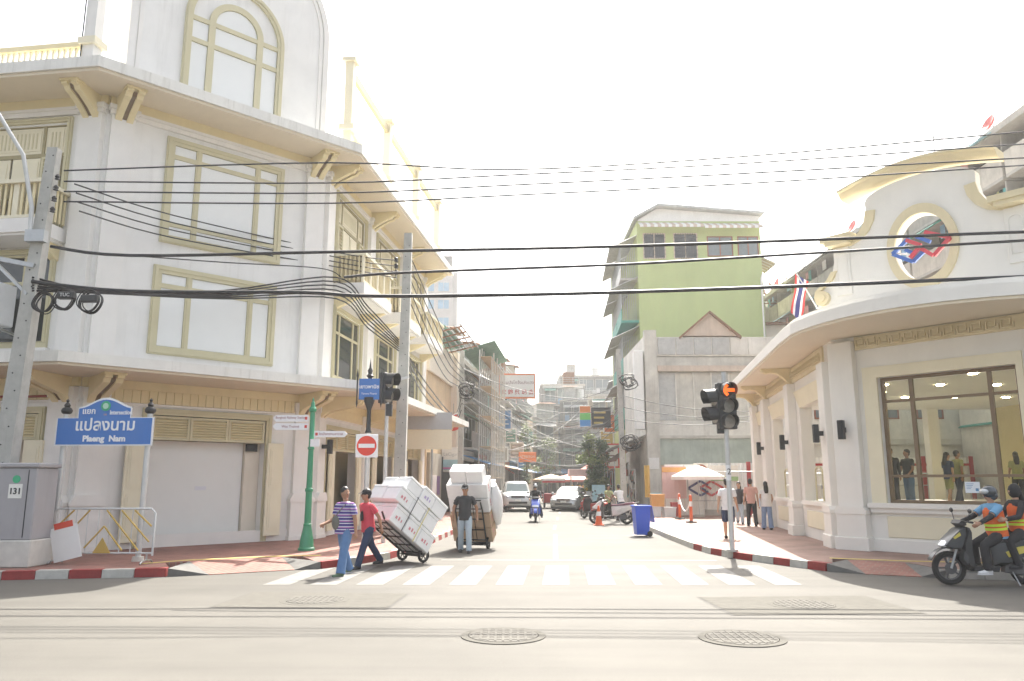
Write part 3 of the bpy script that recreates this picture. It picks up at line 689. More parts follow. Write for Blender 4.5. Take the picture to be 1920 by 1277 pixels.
for i,(a,b) in enumerate(zip(xs,xs[1:])):
    for r_ in mr_: MB(FD).box(a+(.04 if i else 0),b-(.04 if i<2 else 0),.15,.23,r_-.03,r_+.03).build('transom',M_('brown_frame'),wf)
    for c,d in zip(zs,zs[1:]): MB(FD).box(a+.02,b-.02,.186,.192,c+.015,d-.015).build('pane',M_('clear_glass'),wf)
nb=MB(FD).box(2.72,3.02,.176,.182,1.50,1.74).build('paper_notice',mat('notice',(.75,.82,.88),.6,var=.02),rb)
m_ink=mat('ink_blue',(.10,.25,.45),.6,var=0)
for k in range(4): MB(FD).box(2.75,2.90-.02*k,.1735,.1755,1.69-.035*k,1.70-.035*k).build('text_line',m_ink,nb)
MB(FD).box(2.93,2.99,.1735,.1755,1.54,1.60).build('badge',m_ink,nb)
# plinth with cream panel
rpart('plinth','station_white',MB(FD).box(.35,DL-.2,-.05,0,.05,.42)); rpart('plinth_panel','station_cream',MB(FD).cbox(1.05,4.1,-.03,0,.47,.95,.012))
# big corner pier and pilasters
def pier(F,s,w_,d,capz=5.15,base=1.1):
    m=MB(F); m.cbox(s-w_/2,s+w_/2,-d,0,base,capz,.012)
    p=[(s-w_/2-.07,base-.12),(s+w_/2+.07,base-.12),(s+w_/2+.07,base-.03),(s+w_/2,base+.06),(s-w_/2,base+.06),(s-w_/2-.07,base-.03)]
    m.prism(p,-d-.07,0); m.cbox(s-w_/2-.05,s+w_/2+.05,-d-.05,0,.45,base-.12,.01); m.cbox(s-w_/2-.10,s+w_/2+.10,-d-.10,0,.05,.45,.015)
    return rpart('pier','station_white',m)
pier(FD,.30,.62,.22); pier(FD,DL-.25,.5,.22)
for s in (-.45,-5.0,-9.6,-12.3): pier(FS,s,.62,.24,4.75)
for a,b in bays:
    rpart('plinth_panel','station_cream',MB(FS).cbox(a+.55,b-.55,-.03,0,.45,.92,.012))
    rpart('bay_sill','station_white',MB(FS).box(a+.25,b-.25,-.1,0,1.09,1.2))
    m=MB(FS); m.add([(a+.35,-.01,3.95),(b-.35,-.01,3.95),(b-.05,-.10,4.45),(a+.05,-.10,4.45),(a+.35,0,3.95),(b-.35,0,3.95),(b-.05,0,4.45),(a+.05,0,4.45)],[(0,1,2,3),(0,4,5,1),(2,6,7,3),(1,5,6,2),(3,7,4,0)]); rpart('bay_lintel','station_cream',m)
    for q in (.33,.66):     # arched-top rail panels in the bay
        x=a+.35+(b-a-.7)*q; pts=[(x-.42,.2,1.2),(x-.42,.2,2.0)]+[(x+.42*math.cos(R(t)),.2,2.0+.16*math.sin(R(t))) for t in range(160,0,-20)]+[(x+.42,.2,2.0),(x+.42,.2,1.2)]
        rpart('bay_rail','olive_trim',MB(FS).tube(pts,.025,6))
for s,z in ((-.45,2.95),(-5.0,2.95),(-9.6,2.95)): wall_lamp(FS,s,z,rb,-.40,.46)
wall_lamp(FD,.30,2.98,rb,-.38,.46)
# greek-key band: each key a raised piece
rpart('fret_band','station_trim',MB(FD).box(.62,DL-.5,-.06,0,4.93,5.25))
def key_mesh():
    m=MB(); t=.028; d=.05
    for x0,x1,z0_,z1_ in ((0,.26,.0,t),(0,t,t,.22),(t,.2,.22-t,.22),(.2-t,.2,.075,.22-t),(.085,.2-t,.075,.075+t),(.26-t,.26,t,.12)):
        m.box(x0,x1,-d,0,z0_,z1_)
    return m.mesh('key',M_('station_trim'))
km=key_mesh(); x=.66
while x<DL-.8: put(km,'key',rb,FD@Matrix.Translation((x,-.06,4.98))); x+=.29
x=-SL+.3
rpart('fret_band','station_trim',MB(FS).box(-SL,-.8,-.05,0,4.78,5.25))
while x<-1.1: put(km,'key',rb,FS@Matrix.Translation((x,-.05,4.9))); x+=.29
# canopy: bowed over the chamfer, straight along the side
bow=[]
for i in range(21):
    s=-.35+(DL+.7)*i/20; t=(s-DL/2)/(DL/2+.35); bow.append((s,-(1.2+1.05*(1-t*t))))
toD=lambda p:FD@Vector((p[0],p[1],0)); toS=lambda p:FS@Vector((p[0],p[1],0)); toM=lambda p:FM@Vector((p[0],p[1],0))
edge=[toS((-SL-.4,-1.05)),toS((-.6,-1.10))]+[toD(p) for p in bow]+[toM((1.0,-1.3)),toM((9,-1.3))]
inner=[toM((9,.3)),toM((.1,.3)),toD((DL-.3,.3)),toD((.2,.3)),toS((-.3,.3)),toS((-SL-.4,.3))]
poly=[(p.x,p.y) for p in edge+inner]
rpart('canopy_soffit','station_soffit',MB().slab(poly,5.27,5.33))
e2=[]
for i,p in enumerate(edge):
    a=edge[max(i-1,0)];b=edge[min(i+1,len(edge)-1)];t=(b-a).normalized();n=Vector((t.y,-t.x,0)); e2.append(p+n*.05)
poly2=[(p.x,p.y) for p in e2+inner]
rpart('canopy','station_white',MB().slab(poly2,5.333,5.60))
e3=[p-(q-p)*1.2 for p,q in zip(edge,e2)]
rpart('canopy_upstand','station_white',MB().slab([(p.x,p.y) for p in e3+inner],5.603,5.72))
# curved brackets under the side canopy
def rbracket(F,s,L,z=5.265):
    pts=[(0,z),(-L,z),(-L+.02,z-.10),(-L+.16,z-.16),(-L+.3,z-.12),(-L*.45,z-.17),(-.22,z-.36),(-.06,z-.62),(0,z-.7)]
    n=len(pts); vs=[(s-.12,a,b) for a,b in pts]+[(s+.12,a,b) for a,b in pts]
    rpart('bracket','cream',MB(F).add(vs,[tuple(range(n)),tuple(range(2*n-1,n-1,-1))]+[(i,i+n,(i+1)%n+n,(i+1)%n) for i in range(n)]))
for s in (-5.0,-9.6,-12.3): rbracket(FS,s,.95)
# roof slab + room: raised floor, ceiling with downlights, rear piers
roof=[toD((0.1,.3)),toD((DL-.1,.3)),toM((9,.3)),J@Vector((24,31,0)),J@Vector((Q1[0]+1.9,31.6,0))]
rpart('roof_slab','concrete_pale',MB().slab([(p.x,p.y) for p in roof],5.35,5.58))
rpart('ceiling','white_trim',MB().slab([(p.x,p.y) for p in roof],4.62,4.70))
rpart('station_floor','concrete_pale',MB().slab([(p.x,p.y) for p in roof],.05,1.06))
dl=mat('downlight',(1,.9,.7),.5,var=0,emis=(1,.86,.6),estr=30)
dlm=MB().lathe([(.11,0),(.11,.03),(.09,.03)],n=14).mesh('downlight',dl)
for x in (10.6,12.3,14.0,15.8,17.8):
    for y in (20.5,23.0,26.5): put(dlm,'downlight',rb,J@Matrix.Translation((x+.2*(y-20),y,4.588)))
yel=mat('hall_yellow',(.72,.62,.34),.6,var=.05)
rpart('hall_side_wall','hall_yellow',MB(J).box(19.2,19.5,20.5,30.5,1.06,4.62))
for x in (10.2,13.3,16.8): rpart('rear_pier','white_trim',MB(J).box(x-.22,x+.22,30.7,31.1,1.06,4.62))
for i,x in enumerate((11.75,15.0)):
    rr=rpart('rear_rail','galv',MB(J).tube([(x-1.3,30.6,1.06),(x-1.3,30.6,2.05),(x+1.3,30.6,2.05),(x+1.3,30.6,1.06)],.03,6)); MB(J).tube([(x-1.3,30.6,1.6),(x+1.3,30.6,1.6)],.018,6).build('mid_rail',M_('galv'),rr)
rpart('escalator_panel','oxide_red' if False else 'orange_panel',MB(J).prism([(0,1.06),(2.2,1.06),(2.2,2.4),(1.6,2.4),(.2,1.5)],0,.08,Matrix.Translation((13.6,20.8,0)))) if mat('orange_panel',(.62,.28,.12),.45) else None
# pediment: plate with an oval hole
c=DL/2
half=[(2.95,5.58),(2.95,6.05),(2.72,6.05),(2.66,6.22)]
half+=[(2.42+.30*math.cos(R(t)),6.42+.30*math.sin(R(t))) for t in (-25,0,30)]           # console foot
half+=[(2.36,6.80),(2.22,7.0),(2.16,7.25),(2.16,7.62)]
half+=[(2.05+.80*math.cos(R(t)),8.40+.80*math.sin(R(t))) for t in (-82,-100,-120,-140,-160,-178)]
half+=[(1.26,8.60)]
top=[(c+1.26*math.cos(R(t))*1.0,8.60+.34*math.sin(R(t))) for t in range(12,172,8)]
outl=[(c+a,b) for a,b in half]+top+[(c-a,b) for a,b in reversed(half)]
hz=7.17; N=48
hole=[(c+.62*math.cos(2*math.pi*i/N),hz+.80*math.sin(2*math.pi*i/N)) for i in range(N)]
def plate_with_hole(F,outer,hole,y0,y1,name,m):
    bm=bmesh.new(); rings=[]
    for ring in (outer,hole):
        vs=[bm.verts.new((a,y0,b)) for a,b in ring]; es=[bm.edges.new((vs[i],vs[(i+1)%len(vs)])) for i in range(len(vs))]; rings.append((vs,es))
    bmesh.ops.triangle_fill(bm,use_beauty=True,edges=[e for r_ in rings for e in r_[1]])
    r_=bmesh.ops.extrude_face_region(bm,geom=list(bm.faces)); bmesh.ops.translate(bm,vec=(0,y1-y0,0),verts=[v for v in r_['geom'] if isinstance(v,bmesh.types.BMVert)])
    bmesh.ops.recalc_face_normals(bm,faces=bm.faces); me=bpy.data.meshes.new(name); bm.to_mesh(me); bm.free(); me.transform(F); me.materials.append(M_(m))
    o=bpy.data.objects.new(name,me); COL.objects.link(o); o.parent=rb; return o
PY0=-.05
plate_with_hole(FD,outl,hole,PY0,.22,'pediment','station_white')
ov=lambda rx,rz,n=N:[(c+rx*math.cos(2*math.pi*i/n),hz+rz*math.sin(2*math.pi*i/n)) for i in range(n+1)]
A=ov(.80,1.03);B_=ov(.62,.80); rpart('oval_moulding','station_trim',MB(FD).solidstrip([(a,PY0,b) for a,b in A],[(a,PY0,b) for a,b in B_],(0,-.07,0)))
# swan-neck cornice and edge mouldings
arcp=[(c+1.78*t,8.62+.42*math.cos(t*1.25)) for t in [i/14-1 for i in range(29)]]
sec=[(-.40,.22),(-.40,.17),(-.32,.14),(-.24,.04),(-.14,.0),(0.22,.0),(.22,.22)]
rings=[[ (a,y,b+dz) for y,dz in sec] for a,b in arcp]
rpart('swan_cornice','station_trim',MB(FD).loft(rings),30)
for sg in (1,-1):
    ed=[(c+sg*a,b) for a,b in half[10:-1]]; inn=[(c+sg*(a-.24),b-.03) for a,b in half[10:-1]]
    rpart('edge_moulding','station_trim',MB(FD).solidstrip([(a,PY0,b) for a,b in ed],[(a,PY0,b) for a,b in inn],(0,-.05,0)))
    co=[(c+sg*a,b) for a,b in half[3:9]]; ci=[(c+sg*(a-.15),b+.0) for a,b in half[3:9]]
    rpart('console','station_trim',MB(FD).solidstrip([(a,PY0,b) for a,b in co],[(a,PY0,b) for a,b in ci],(0,-.09,0)))
    m=MB(FD); m.tube([(c+sg*2.50,PY0,6.36),(c+sg*2.50,PY0-.12,6.36)],.19,18); m.tube([(c+sg*2.50,PY0-.12,6.36),(c+sg*2.50,PY0-.16,6.36)],.10,14); rpart('volute','station_trim',m)
    m=MB(FD); m.box(c+sg*1.93-.30,c+sg*1.93+.30,PY0-.30,PY0,7.62,7.72); m.box(c+sg*1.93-.40,c+sg*1.93+.40,PY0-.34,PY0,7.72,7.86); rpart('pilaster_cap','station_trim',m)
    m=MB(FD); m.cbox(c+sg*1.93-.2,c+sg*1.93+.2,PY0-.04,PY0,6.35,7.60,.01); pl=rpart('pediment_pilaster','station_white',m)
    q=[(c+sg*1.93+.13*x_,z_) for x_,z_ in ((-1,6.55),(1,6.55),(1,7.3))]+[(c+sg*1.93+.13*math.cos(R(t)),7.3+.11*math.sin(R(t))) for t in (30,60,90,120,150)]+[(c+sg*1.93-.13,7.3)]
    MB(FD).tube([(a,PY0-.045,b) for a,b in q],.016,6,True).build('panel_bead',M_('station_white'),pl)
    rpart('pediment_foot','station_white',MB(FD).box(c+sg*2.2-.78,c+sg*2.2+.78,PY0-.10,PY0,5.62,6.03))
# woven blue and red diamond emblem hung across the oval
blue=mat('emblem_blue',(.06,.16,.52),.35,var=.03,coat=.3); red=mat('emblem_red',(.62,.06,.08),.35,var=.03,coat=.3)
em=thing_part('emblem',rb)
def ebar(p,q,m,y,w_=.085):
    p=(p[0]*.66,p[1]*.72); q=(q[0]*.66,q[1]*.72)
    M0=FD@Matrix.Translation((c,0,7.1)); return MB(M0).bar((p[0],y,p[1]),(q[0],y,q[1]),.07,w_,up=(0,0,1)).build('emblem_bar',m,rb)
for p,q,m_,y in (((-.98,0),(-.36,.42),blue,-.16),((-.98,0),(-.30,-.40),blue,-.16),((-.30,-.40),(.10,-.12),blue,-.16),((-.52,.06),(-.20,-.16),blue,-.17),
                 ((-.42,.34),(.06,.06),red,-.24),((.06,.06),(-.34,-.28),red,-.24),((.98,.14),(.40,-.34),red,-.16),((.98,.14),(.18,.50),red,-.16),((.40,-.34),(.02,-.02),red,-.20),((.36,.12),(-.10,.40),blue,-.20)):
    ebar(p,q,m_,y)
for x_ in (-.6,.6): MB(FD@Matrix.Translation((c,0,7.1))).tube([(x_,-.16,0.02),(x_*.72,.1,0.0)],.02,6).build('emblem_stay',M_('galv'),rb)
# ================================================================== buildings behind
mat('green_wall',(.48,.55,.25),.75,var=.10,scale=.5,streak=.35,dirt=(.52,.48,.25),stretch=(1,1,.4))
mat('teal',(.06,.30,.24),.6,var=.15)
mat('old_plaster',(.60,.58,.52),.85,var=.25,scale=1.1,streak=.6,dirt=(.34,.31,.27),bump=.2)
mat('old_white',(.72,.70,.64),.85,var=.22,scale=.9,streak=.55,dirt=(.42,.39,.34),bump=.2)
mat('old_pink',(.60,.50,.41),.85,var=.16,scale=1,streak=.4)
mat('mint_wall',(.46,.52,.46),.85,var=.22,scale=1.2,streak=.5)
mat('tin',(.50,.50,.48),.55,.3,var=.2,scale=3,streak=.4)
mat('rust',(.25,.13,.07),.8,var=.3,scale=6)
mat('white_sheet',(.80,.80,.77),.45,var=.05,scale=2,streak=.1)
mat('red_post',(.42,.05,.05),.5,var=.1)
mat('wood_red',(.28,.11,.07),.6,var=.12)
mat('grey_glass',(.20,.23,.24),.12,var=.1)
mat('awning_white',(.74,.73,.70),.7,var=.08); mat('awning_red',(.62,.28,.24),.7,var=.08)
def window_part(par,F,s0,s1,z0,z1,m='wood_red',glass='grey_glass',cols=2,rows=1,bars=False,d=.0):
    fr=MB(F); t=.06
    fr.box(s0,s1,d-.05,d+.03,z1-t,z1); fr.box(s0,s1,d-.05,d+.03,z0,z0+t); fr.box(s0,s0+t,d-.05,d+.03,z0+t,z1-t); fr.box(s1-t,s1,d-.05,d+.03,z0+t,z1-t)
    for i in range(1,cols): x=s0+(s1-s0)*i/cols; fr.box(x-.03,x+.03,d-.045,d+.03,z0+t,z1-t)
    f=fr.build('window',M_(m),par)
    for i in range(cols):
        a=s0+(s1-s0)*i/cols; b=s0+(s1-s0)*(i+1)/cols; MB(F).box(a+.03,b-.03,d-.005,d+.005,z0+.03,z1-.03).build('pane',M_(glass),f)
    if bars:
        g=MB(F); n=int((s1-s0)/.14)
        for i in range(1,n): x=s0+(s1-s0)*i/n; g.box(x-.01,x+.01,d-.10,d-.08,z0,z1)
        for k in range(1,6): z=z0+(z1-z0)*k/6; g.box(s0,s1,d-.099,d-.081,z-.01,z+.01)
        o=g.build('window_grille',M_('black_metal'),f); o['kind']='stuff'
    return f
def corrugated(F,s0,s1,p0,p1,par,name,m,pitch=.12,amp=.025):
    """corrugated sheet between two slope lines p0=(y,z) and p1"""
    n=int((s1-s0)/pitch*2); A=[];B_=[]
    for i in range(n+1):
        s=s0+(s1-s0)*i/n; o=amp if i%2 else -amp
        A.append((s,p0[0],p0[1]+o)); B_.append((s,p1[0],p1[1]+o))
    return MB(F).solidstrip(A,B_,(0,0,-.012)).build(name,M_(m),par)
# ---- green building
gb=thing('green_building','tall pea-green apartment building with blank flank and striped tin awnings','building',(9.0,53,0))
GS=Matrix.Translation((0,0,-.25))@Matrix.Scale(1.15,4)
Ig=inv(gb); FG=Ig@frame((9.0,53),90)@GS; FGs=Ig@frame((9.0,53),183.5)@GS       # flank faces the camera; side faces the street
GW=7.7; GH=17.8
MB(FG).box(0,GW,0,13,0,GH).build('wall',M_('green_wall'),gb)
MB(FG).prism([(.1,GH),(GW,GH),(GW,GH+.35),(1.3,GH+.85),(.1,GH+.12)],.02,12.9).build('gable_wall',M_('white_paint'),gb)
m=MB(FG); m.prism([(-.25,GH+.02),(1.3,GH+.88),(GW+.2,GH+.36),(GW+.2,GH+.50),(1.3,GH+1.03),(-.25,GH+.16)],-.45,13.2); m.build('roof',M_('tin'),gb)
for i,(a,b) in enumerate(((.35,1.75),(2.25,3.75))): window_part(gb,FG,a,b,15.35,17.0,'old_pink','dark_glass',2,bars=True)
for a,b in ((4.35,5.95),(6.25,7.55)): window_part(gb,FG,a,b,15.5,16.8,'wood_red','grey_glass',2)
aw=mat('striped_tin',(.70,.66,.60),.6,var=.1)
def striped_awning(F,s0,s1,z,d,par,drop=.42,st=.22):
    i=0; s=s0
    while s<s1-.02:
        e=min(s+st,s1); MB(F).add([(s,0,z),(e,0,z),(e,-d,z-drop),(s,-d,z-drop),(s,0,z-.02),(e,0,z-.02),(e,-d,z-drop-.02),(s,-d,z-drop-.02),(s,-d-.005,z-drop-.16),(e,-d-.005,z-drop-.16)],[(0,1,2,3),(7,6,5,4),(3,2,9,8)]).build('awning_strip',M_('awning_red' if i%2 and False else ('awning_white' if i%2==0 else 'old_pink')),par); s=e; i+=1
striped_awning(FG,.05,4.0,17.72,.85,gb); striped_awning(FG,4.05,GW,17.66,.85,gb)
striped_awning(Ig@frame((9.0+GW*1.15,53),0)@GS,.2,2.5,15.6,.9,gb); striped_awning(Ig@frame((9.0+GW*1.15,53),0)@GS,.2,2.0,9.4,.9,gb)
for z in (5.4,8.4,11.5,14.2):            # caged balconies with tin awnings toward the street
    for o in (-4.1,-8.4):
        b=MB(FGs); b.box(o-.0,o+3.9,-1.1,0,z-.15,z); sl=b.build('balcony',M_('teal' if z<12 else 'concrete'),gb)
        MB(FGs).box(o,o+3.9,-1.08,-1.04,z,z+.75).build('balcony_panel',M_('teal' if z<12 else 'tin'),sl)
        c_=MB(FGs); n=22
        for i in range(n+1): x=o+3.9*i/n; c_.box(x-.012,x+.012,-1.07,-1.045,z+.75,z+2.1)
        for i in range(1,8): y=-1.06+1.0*i/8; c_.box(o+3.88,o+3.9,y-.012,y+.012,z,z+2.1)
        for k in range(1,6): c_.box(o,o+3.9,-1.069,-1.046,z+.75+k*.22,z+.765+k*.22)
        q=c_.build('cage_bars',M_('galv'),sl); q['kind']='stuff'
        corrugated(FGs,o-.1,o+4.0,(-.02,z+2.75),(-1.75,z+1.95),gb,'tin_awning','tin')
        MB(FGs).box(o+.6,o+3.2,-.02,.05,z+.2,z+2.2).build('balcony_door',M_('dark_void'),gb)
for x in (1.9,4.4): MB(FG).tube([(x,4,GH+1.3),(x,4,GH+4.2)],.02,5).bar((x-.5,4,GH+4.0),(x+.5,4,GH+4.0),.03).build('aerial',M_('galv'),gb)
MB(FG).tube([(GW-.12,-.08,.5),(GW-.12,-.08,14),(GW-.05,-.08,14.3)],.06,8).build('drainpipe',M_('white_trim'),gb)
# ---- beige annexe with vent blocks, right of the green flank
an=thing('beige_annexe','low beige annexe with a panel of vent blocks beside the green flank','building',(17.8,53.4,0))
Fn=inv(an)@frame((17.85,53.4),90)@GS
MB(Fn).box(0,6.5,0,6,0,11.2).build('wall',M_('beige_wall'),an); MB(Fn).box(-.1,6.6,-.3,6.1,11.2,11.35).build('roof',M_('rust'),an)
vb=MB(Fn).box(.9,4.2,-.06,0,9.3,10.4).build('vent_panel',M_('white_trim'),an)
vm=MB().box(-.11,.11,-.075,-.055,-.04,.04).mesh('vent_slot',M_('dark_void'))
for r_ in range(5):
    for k in range(11): put(vm,'vent_slot',vb,Fn@Matrix.Translation((1.1+.29*k,-.0,9.42+.21*r_)))
# ---- weathered grey shophouse in front of it
og=thing('weathered_shophouse','weathered grey shophouse with boarded upper openings and a small tiled gable','building',(7.7,44,0))
OS=Matrix.Translation((0,0,-.25))@Matrix.Scale(1.143,4)
Fo=inv(og)@frame((7.7,44),90)@OS; Fos=inv(og)@frame((7.7,44),183.5)@OS; OW=8.6
MB(Fo).box(.0,OW,.35,7.4,0,9.05).build('core_wall',M_('old_white'),og)
for s in (0,7.9): MB(Fo).box(s,s+.62,-.02,.35,0,9.35).build('pillar',M_('old_plaster'),og)
for z0,z1,m in ((4.0,4.75,'old_white'),(7.5,7.95,'old_plaster'),(8.0,9.0,'old_white')): MB(Fo).box(.62,7.9,.06,.35,z0,z1).build('beam',M_(m),og)
MB(Fo).box(.62,7.9,-.14,.1,7.22,7.5).build('ledge',M_('old_pink'),og)
MB(Fo).box(.62,7.9,.02,.35,3.85,4.0).build('ledge',M_('old_plaster'),og)
n=8
for i in range(n):                                    # boarded opening: each sheet a piece
    a=.66+7.2*i/n; MB(Fo).box(a+.03,a+7.2/n-.03,.20+.02*(i%2),.3,4.78,7.15).build('board_sheet',M_('old_plaster' if i%3 else 'tin'),og)
    MB(Fo).box(a-.03,a+.03,.14,.3,4.76,7.2).build('batten',M_('old_white'),og)
for i in range(7): a=.7+.92*i; MB(Fo).box(a,a+.86,.0,.05,8.08,8.95).build('parapet_sheet',M_('tin' if i<4 else 'old_white'),og)
MB(Fo).box(.62,7.9,.12,.35,2.55,3.85).build('shopfront_band',M_('mint_wall'),og)
MB(Fo).box(.62,7.9,.30,.36,0.1,2.55).build('shopfront',M_('old_pink'),og)
gbl=MB(Fo).prism([(2.0,9.05),(4.7,9.05),(3.35,10.2)],-.05,.5).build('tiled_gable',M_('old_pink'),og)
for sg in (-1,1): MB(Fo).add([(3.35,-.25,10.32),(3.35,.9,10.32),(3.35+sg*1.55,.9,9.0),(3.35+sg*1.55,-.25,9.0),(3.35,-.25,10.2),(3.35,.9,10.2),(3.35+sg*1.55,.9,8.88),(3.35+sg*1.55,-.25,8.88)],[(0,1,2,3),(7,6,5,4),(0,3,7,4),(2,1,5,6),(3,2,6,7)]).build('gable_roof',M_('rust'),gbl)
# white sign box hung on the corner, side shops
MB(Fos).cbox(-.62,-.05,-.55,-.08,4.3,8.3,.03).build('sign_box',M_('white_sheet'),og)
MB(Fos).box(-7,0,.0,.35,0,8.6).build('side_wall',M_('old_plaster'),og)
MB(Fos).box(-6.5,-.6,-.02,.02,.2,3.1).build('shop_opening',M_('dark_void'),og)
corrugated(Fos,-6.6,-.3,(-.02,4.05),(-1.9,3.35),og,'tin_awning','tin')
mat('poster_paper',(.70,.66,.64),.6,var=.1,scale=2)
MB(Fo).box(.05,.55,-.035,-.022,2.35,2.9).build('notice_board',M_('white_sheet'),og)
MB(Fo).box(.03,.6,-.05,-.024,.15,1.2).build('blue_panel',mat('pale_blue',(.40,.60,.66),.6,var=.1),og)
# ---- hoarding of white corrugated sheets with red posts
hd=thing('white_hoarding','long white corrugated hoarding with red posts behind the crowd barrier','hoarding',(10.4,37.6,.15))
Fh=inv(hd)@frame((9.35,37.6),91)
x=0
while x<3.2:
    A=[];B_=[]
    for i in range(13): o=.02 if i%2 else -.02; A.append((x+1.16*i/12,o,.42)); B_.append((x+1.16*i/12,o,2.62))
    MB(Fh).solidstrip(A,B_,(0,.012,0)).build('sheet',M_('white_sheet'),hd); x+=1.17
for x in (2.05,): MB(Fh).box(x-.09,x+.09,-.09,.02,.15,2.68).build('post',M_('red_post'),hd)
MB(Fh).box(-.1,3.5,-.06,.1,.14,.42).build('base_beam',M_('concrete'),hd)
Fh2=inv(hd)@frame((12.5,33.2),91); x=0
while x<7:
    A=[];B_=[]
    for i in range(13): o=.02 if i%2 else -.02; A.append((x+1.16*i/12,o,.42)); B_.append((x+1.16*i/12,o,2.75))
    MB(Fh2).solidstrip(A,B_,(0,.012,0)).build('sheet',M_('white_sheet'),hd); x+=1.17
for x in (.3,2.6,5.0,7.0): MB(Fh2).box(x-.08,x+.08,-.09,-.03,.15,2.8).build('post',M_('red_post'),hd)
MB(Fh2).box(0,7,-.05,-.03,2.4,2.5).build('top_rail',M_('red_post'),hd)
lg=mat('logo_navy',(.06,.07,.20),.6,var=.05); lr=mat('logo_red',(.55,.08,.08),.6,var=.05)
def woven_mark(F,x,z,k,par):
    for p,q,m_ in (((-1,0),(-.3,.5),lg),((-1,0),(-.3,-.5),lg),((-.3,.5),(.12,.2),lg),((-.3,-.5),(.12,-.2),lg),((1,0),(.3,.5),lr),((1,0),(.3,-.5),lr),((.3,.5),(-.3,.05),lr),((.3,-.5),(-.3,-.05),lr),((-.3,.05),(0,-.18),lg),((0,.18),(.3,-.05),lr)):
        MB(F).bar((x+p[0]*k,-.04,z+p[1]*k*.8),(x+q[0]*k,-.04,z+q[1]*k*.8),.015,.085*k*1.4,up=(0,0,1)).build('mark_bar',m_,par)
woven_mark(inv(hd)@frame((6.75,37.55),90),2.55,1.42,.86,hd); woven_mark(Fh2,1.45,1.5,.8,hd)
for x0 in (0,.93,1.86): MB(inv(hd)@frame((7.4,37.75),90)).box(x0,x0+.9,-.02,.02,.15,2.55).build('sheet',M_('old_pink' if False else 'white_sheet'),hd)
# ---- weathered wall with brown window behind the station hall
ow=thing('old_white_wall_house','flaking white plaster house with a red-brown window seen through the station hall','building',(16,34.6,0))
Fw=inv(ow)@frame((12.6,34.6),90)
MB(Fw).box(0,7.7,0,5,0,6.7).build('wall',M_('old_white'),ow); MB(Fw).box(-.1,7.8,-.3,5,6.7,6.9).build('roof_edge',M_('rust'),ow); MB(Fw).box(0,7.7,-.12,0,3.35,3.6).build('ledge',M_('old_plaster'),ow)
MB(Fw).box(7.45,7.7,-4.4,-.13,0,6.7).build('wing_wall',M_('old_white'),ow)
for a in (1.0,3.6,5.6): window_part(ow,Fw,a,a+1.2,4.5,6.0,'wood_red','grey_glass',2)
# ---- old balcony apartment block behind the station
ap=thing('balcony_apartment_block','stained old apartment block with rows of cluttered balconies behind the station','building',(22.6,28,0))
Fp=inv(ap)@frame((22.0,80),180)     # front faces the street (-X); s runs toward the camera
AH=16.3; APL=58
mat('stained',(.40,.38,.34),.85,var=.3,scale=.8,streak=.6,dirt=(.20,.18,.15)); mat('stained_pale',(.56,.53,.47),.85,var=.25,scale=.9,streak=.55,dirt=(.27,.25,.21))
MB(Fp).box(0,APL,.0,10,0,AH).build('wall',M_('stained'),ap)
MB(Fp).box(-.2,APL,-1.5,10,AH,AH+.3).build('roof_slab',M_('concrete'),ap)
cl=[mat('laundry_%s'%n_,c_,.8,var=.1) for n_,c_ in (('white',(.75,.75,.75)),('blue',(.25,.40,.58)),('pink',(.62,.35,.36)),('teal',(.12,.38,.36)),('olive',(.32,.34,.16)))]
random.seed(11)
for f in range(6):
    z=2.4+f*2.4
    for k in range(14):
        s=1.6+k*4.0
        if f<2 and k<4: continue
        b=MB(Fp); b.box(s,s+3.8,-1.3,0,z-.14,z); sl=b.build('balcony',M_('concrete'),ap)
        MB(Fp).box(s,s+3.8,-1.3,-1.2,z,z+1.0).build('balcony_front',M_('stained_pale' if (k+f)%3 else 'stained'),sl)
        MB(Fp).box(s+3.72,s+3.8,-1.2,0,z,z+2.2).build('balcony_side',M_('stained'),sl)
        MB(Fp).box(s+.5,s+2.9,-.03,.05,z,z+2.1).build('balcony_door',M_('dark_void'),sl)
        for q in range(random.randint(1,4)):
            x=s+.3+random.random()*3.0; h=random.uniform(.5,.95); MB(Fp).box(x,x+random.uniform(.3,.7),-1.10,-1.07,z+2.0-h,z+2.0).build('laundry',random.choice(cl),sl)
        if random.random()<.4: corrugated(Fp,s,s+3.7,(-1.2,z+2.2),(-2.1,z+1.7),sl,'tin_awning',random.choice(('tin','pale_blue','teal')))
        if random.random()<.25: MB(Fp).cbox(s+2.9,s+3.6,-1.0,-.6,z+.05,z+.6,.03).build('air_conditioner',M_('ac_grey'),sl)
for s in (6,20,34,48):
    m=MB(Fp); m.lathe([(.02,0),(.25,.04),(.38,.11),(.43,.18),(.41,.19),(.0,.06)],(s,-.6,AH+1.1),18,Matrix.Rotation(R(65),4,'X')); d_=m.build('satellite_dish',mat('dish_red',(.55,.06,.05),.5),ap,40); MB(Fp).cyl((s,-.5,AH+.3),(s,-.5,AH+1.1),.03).build('dish_mast',M_('galv'),d_)
MB(Fp).tube([(44,-.9,AH+.3),(44,-.9,AH+2.6)],.03,6).build('aerial_mast',M_('galv'),ap)
for a_ in range(0,180,45): MB(Fp).bar((44+.8*math.cos(R(a_)),-.9+.8*math.sin(R(a_)),AH+2.3),(44-.8*math.cos(R(a_)),-.9-.8*math.sin(R(a_)),AH+2.5),.025).build('aerial_arm',M_('galv'),ap)
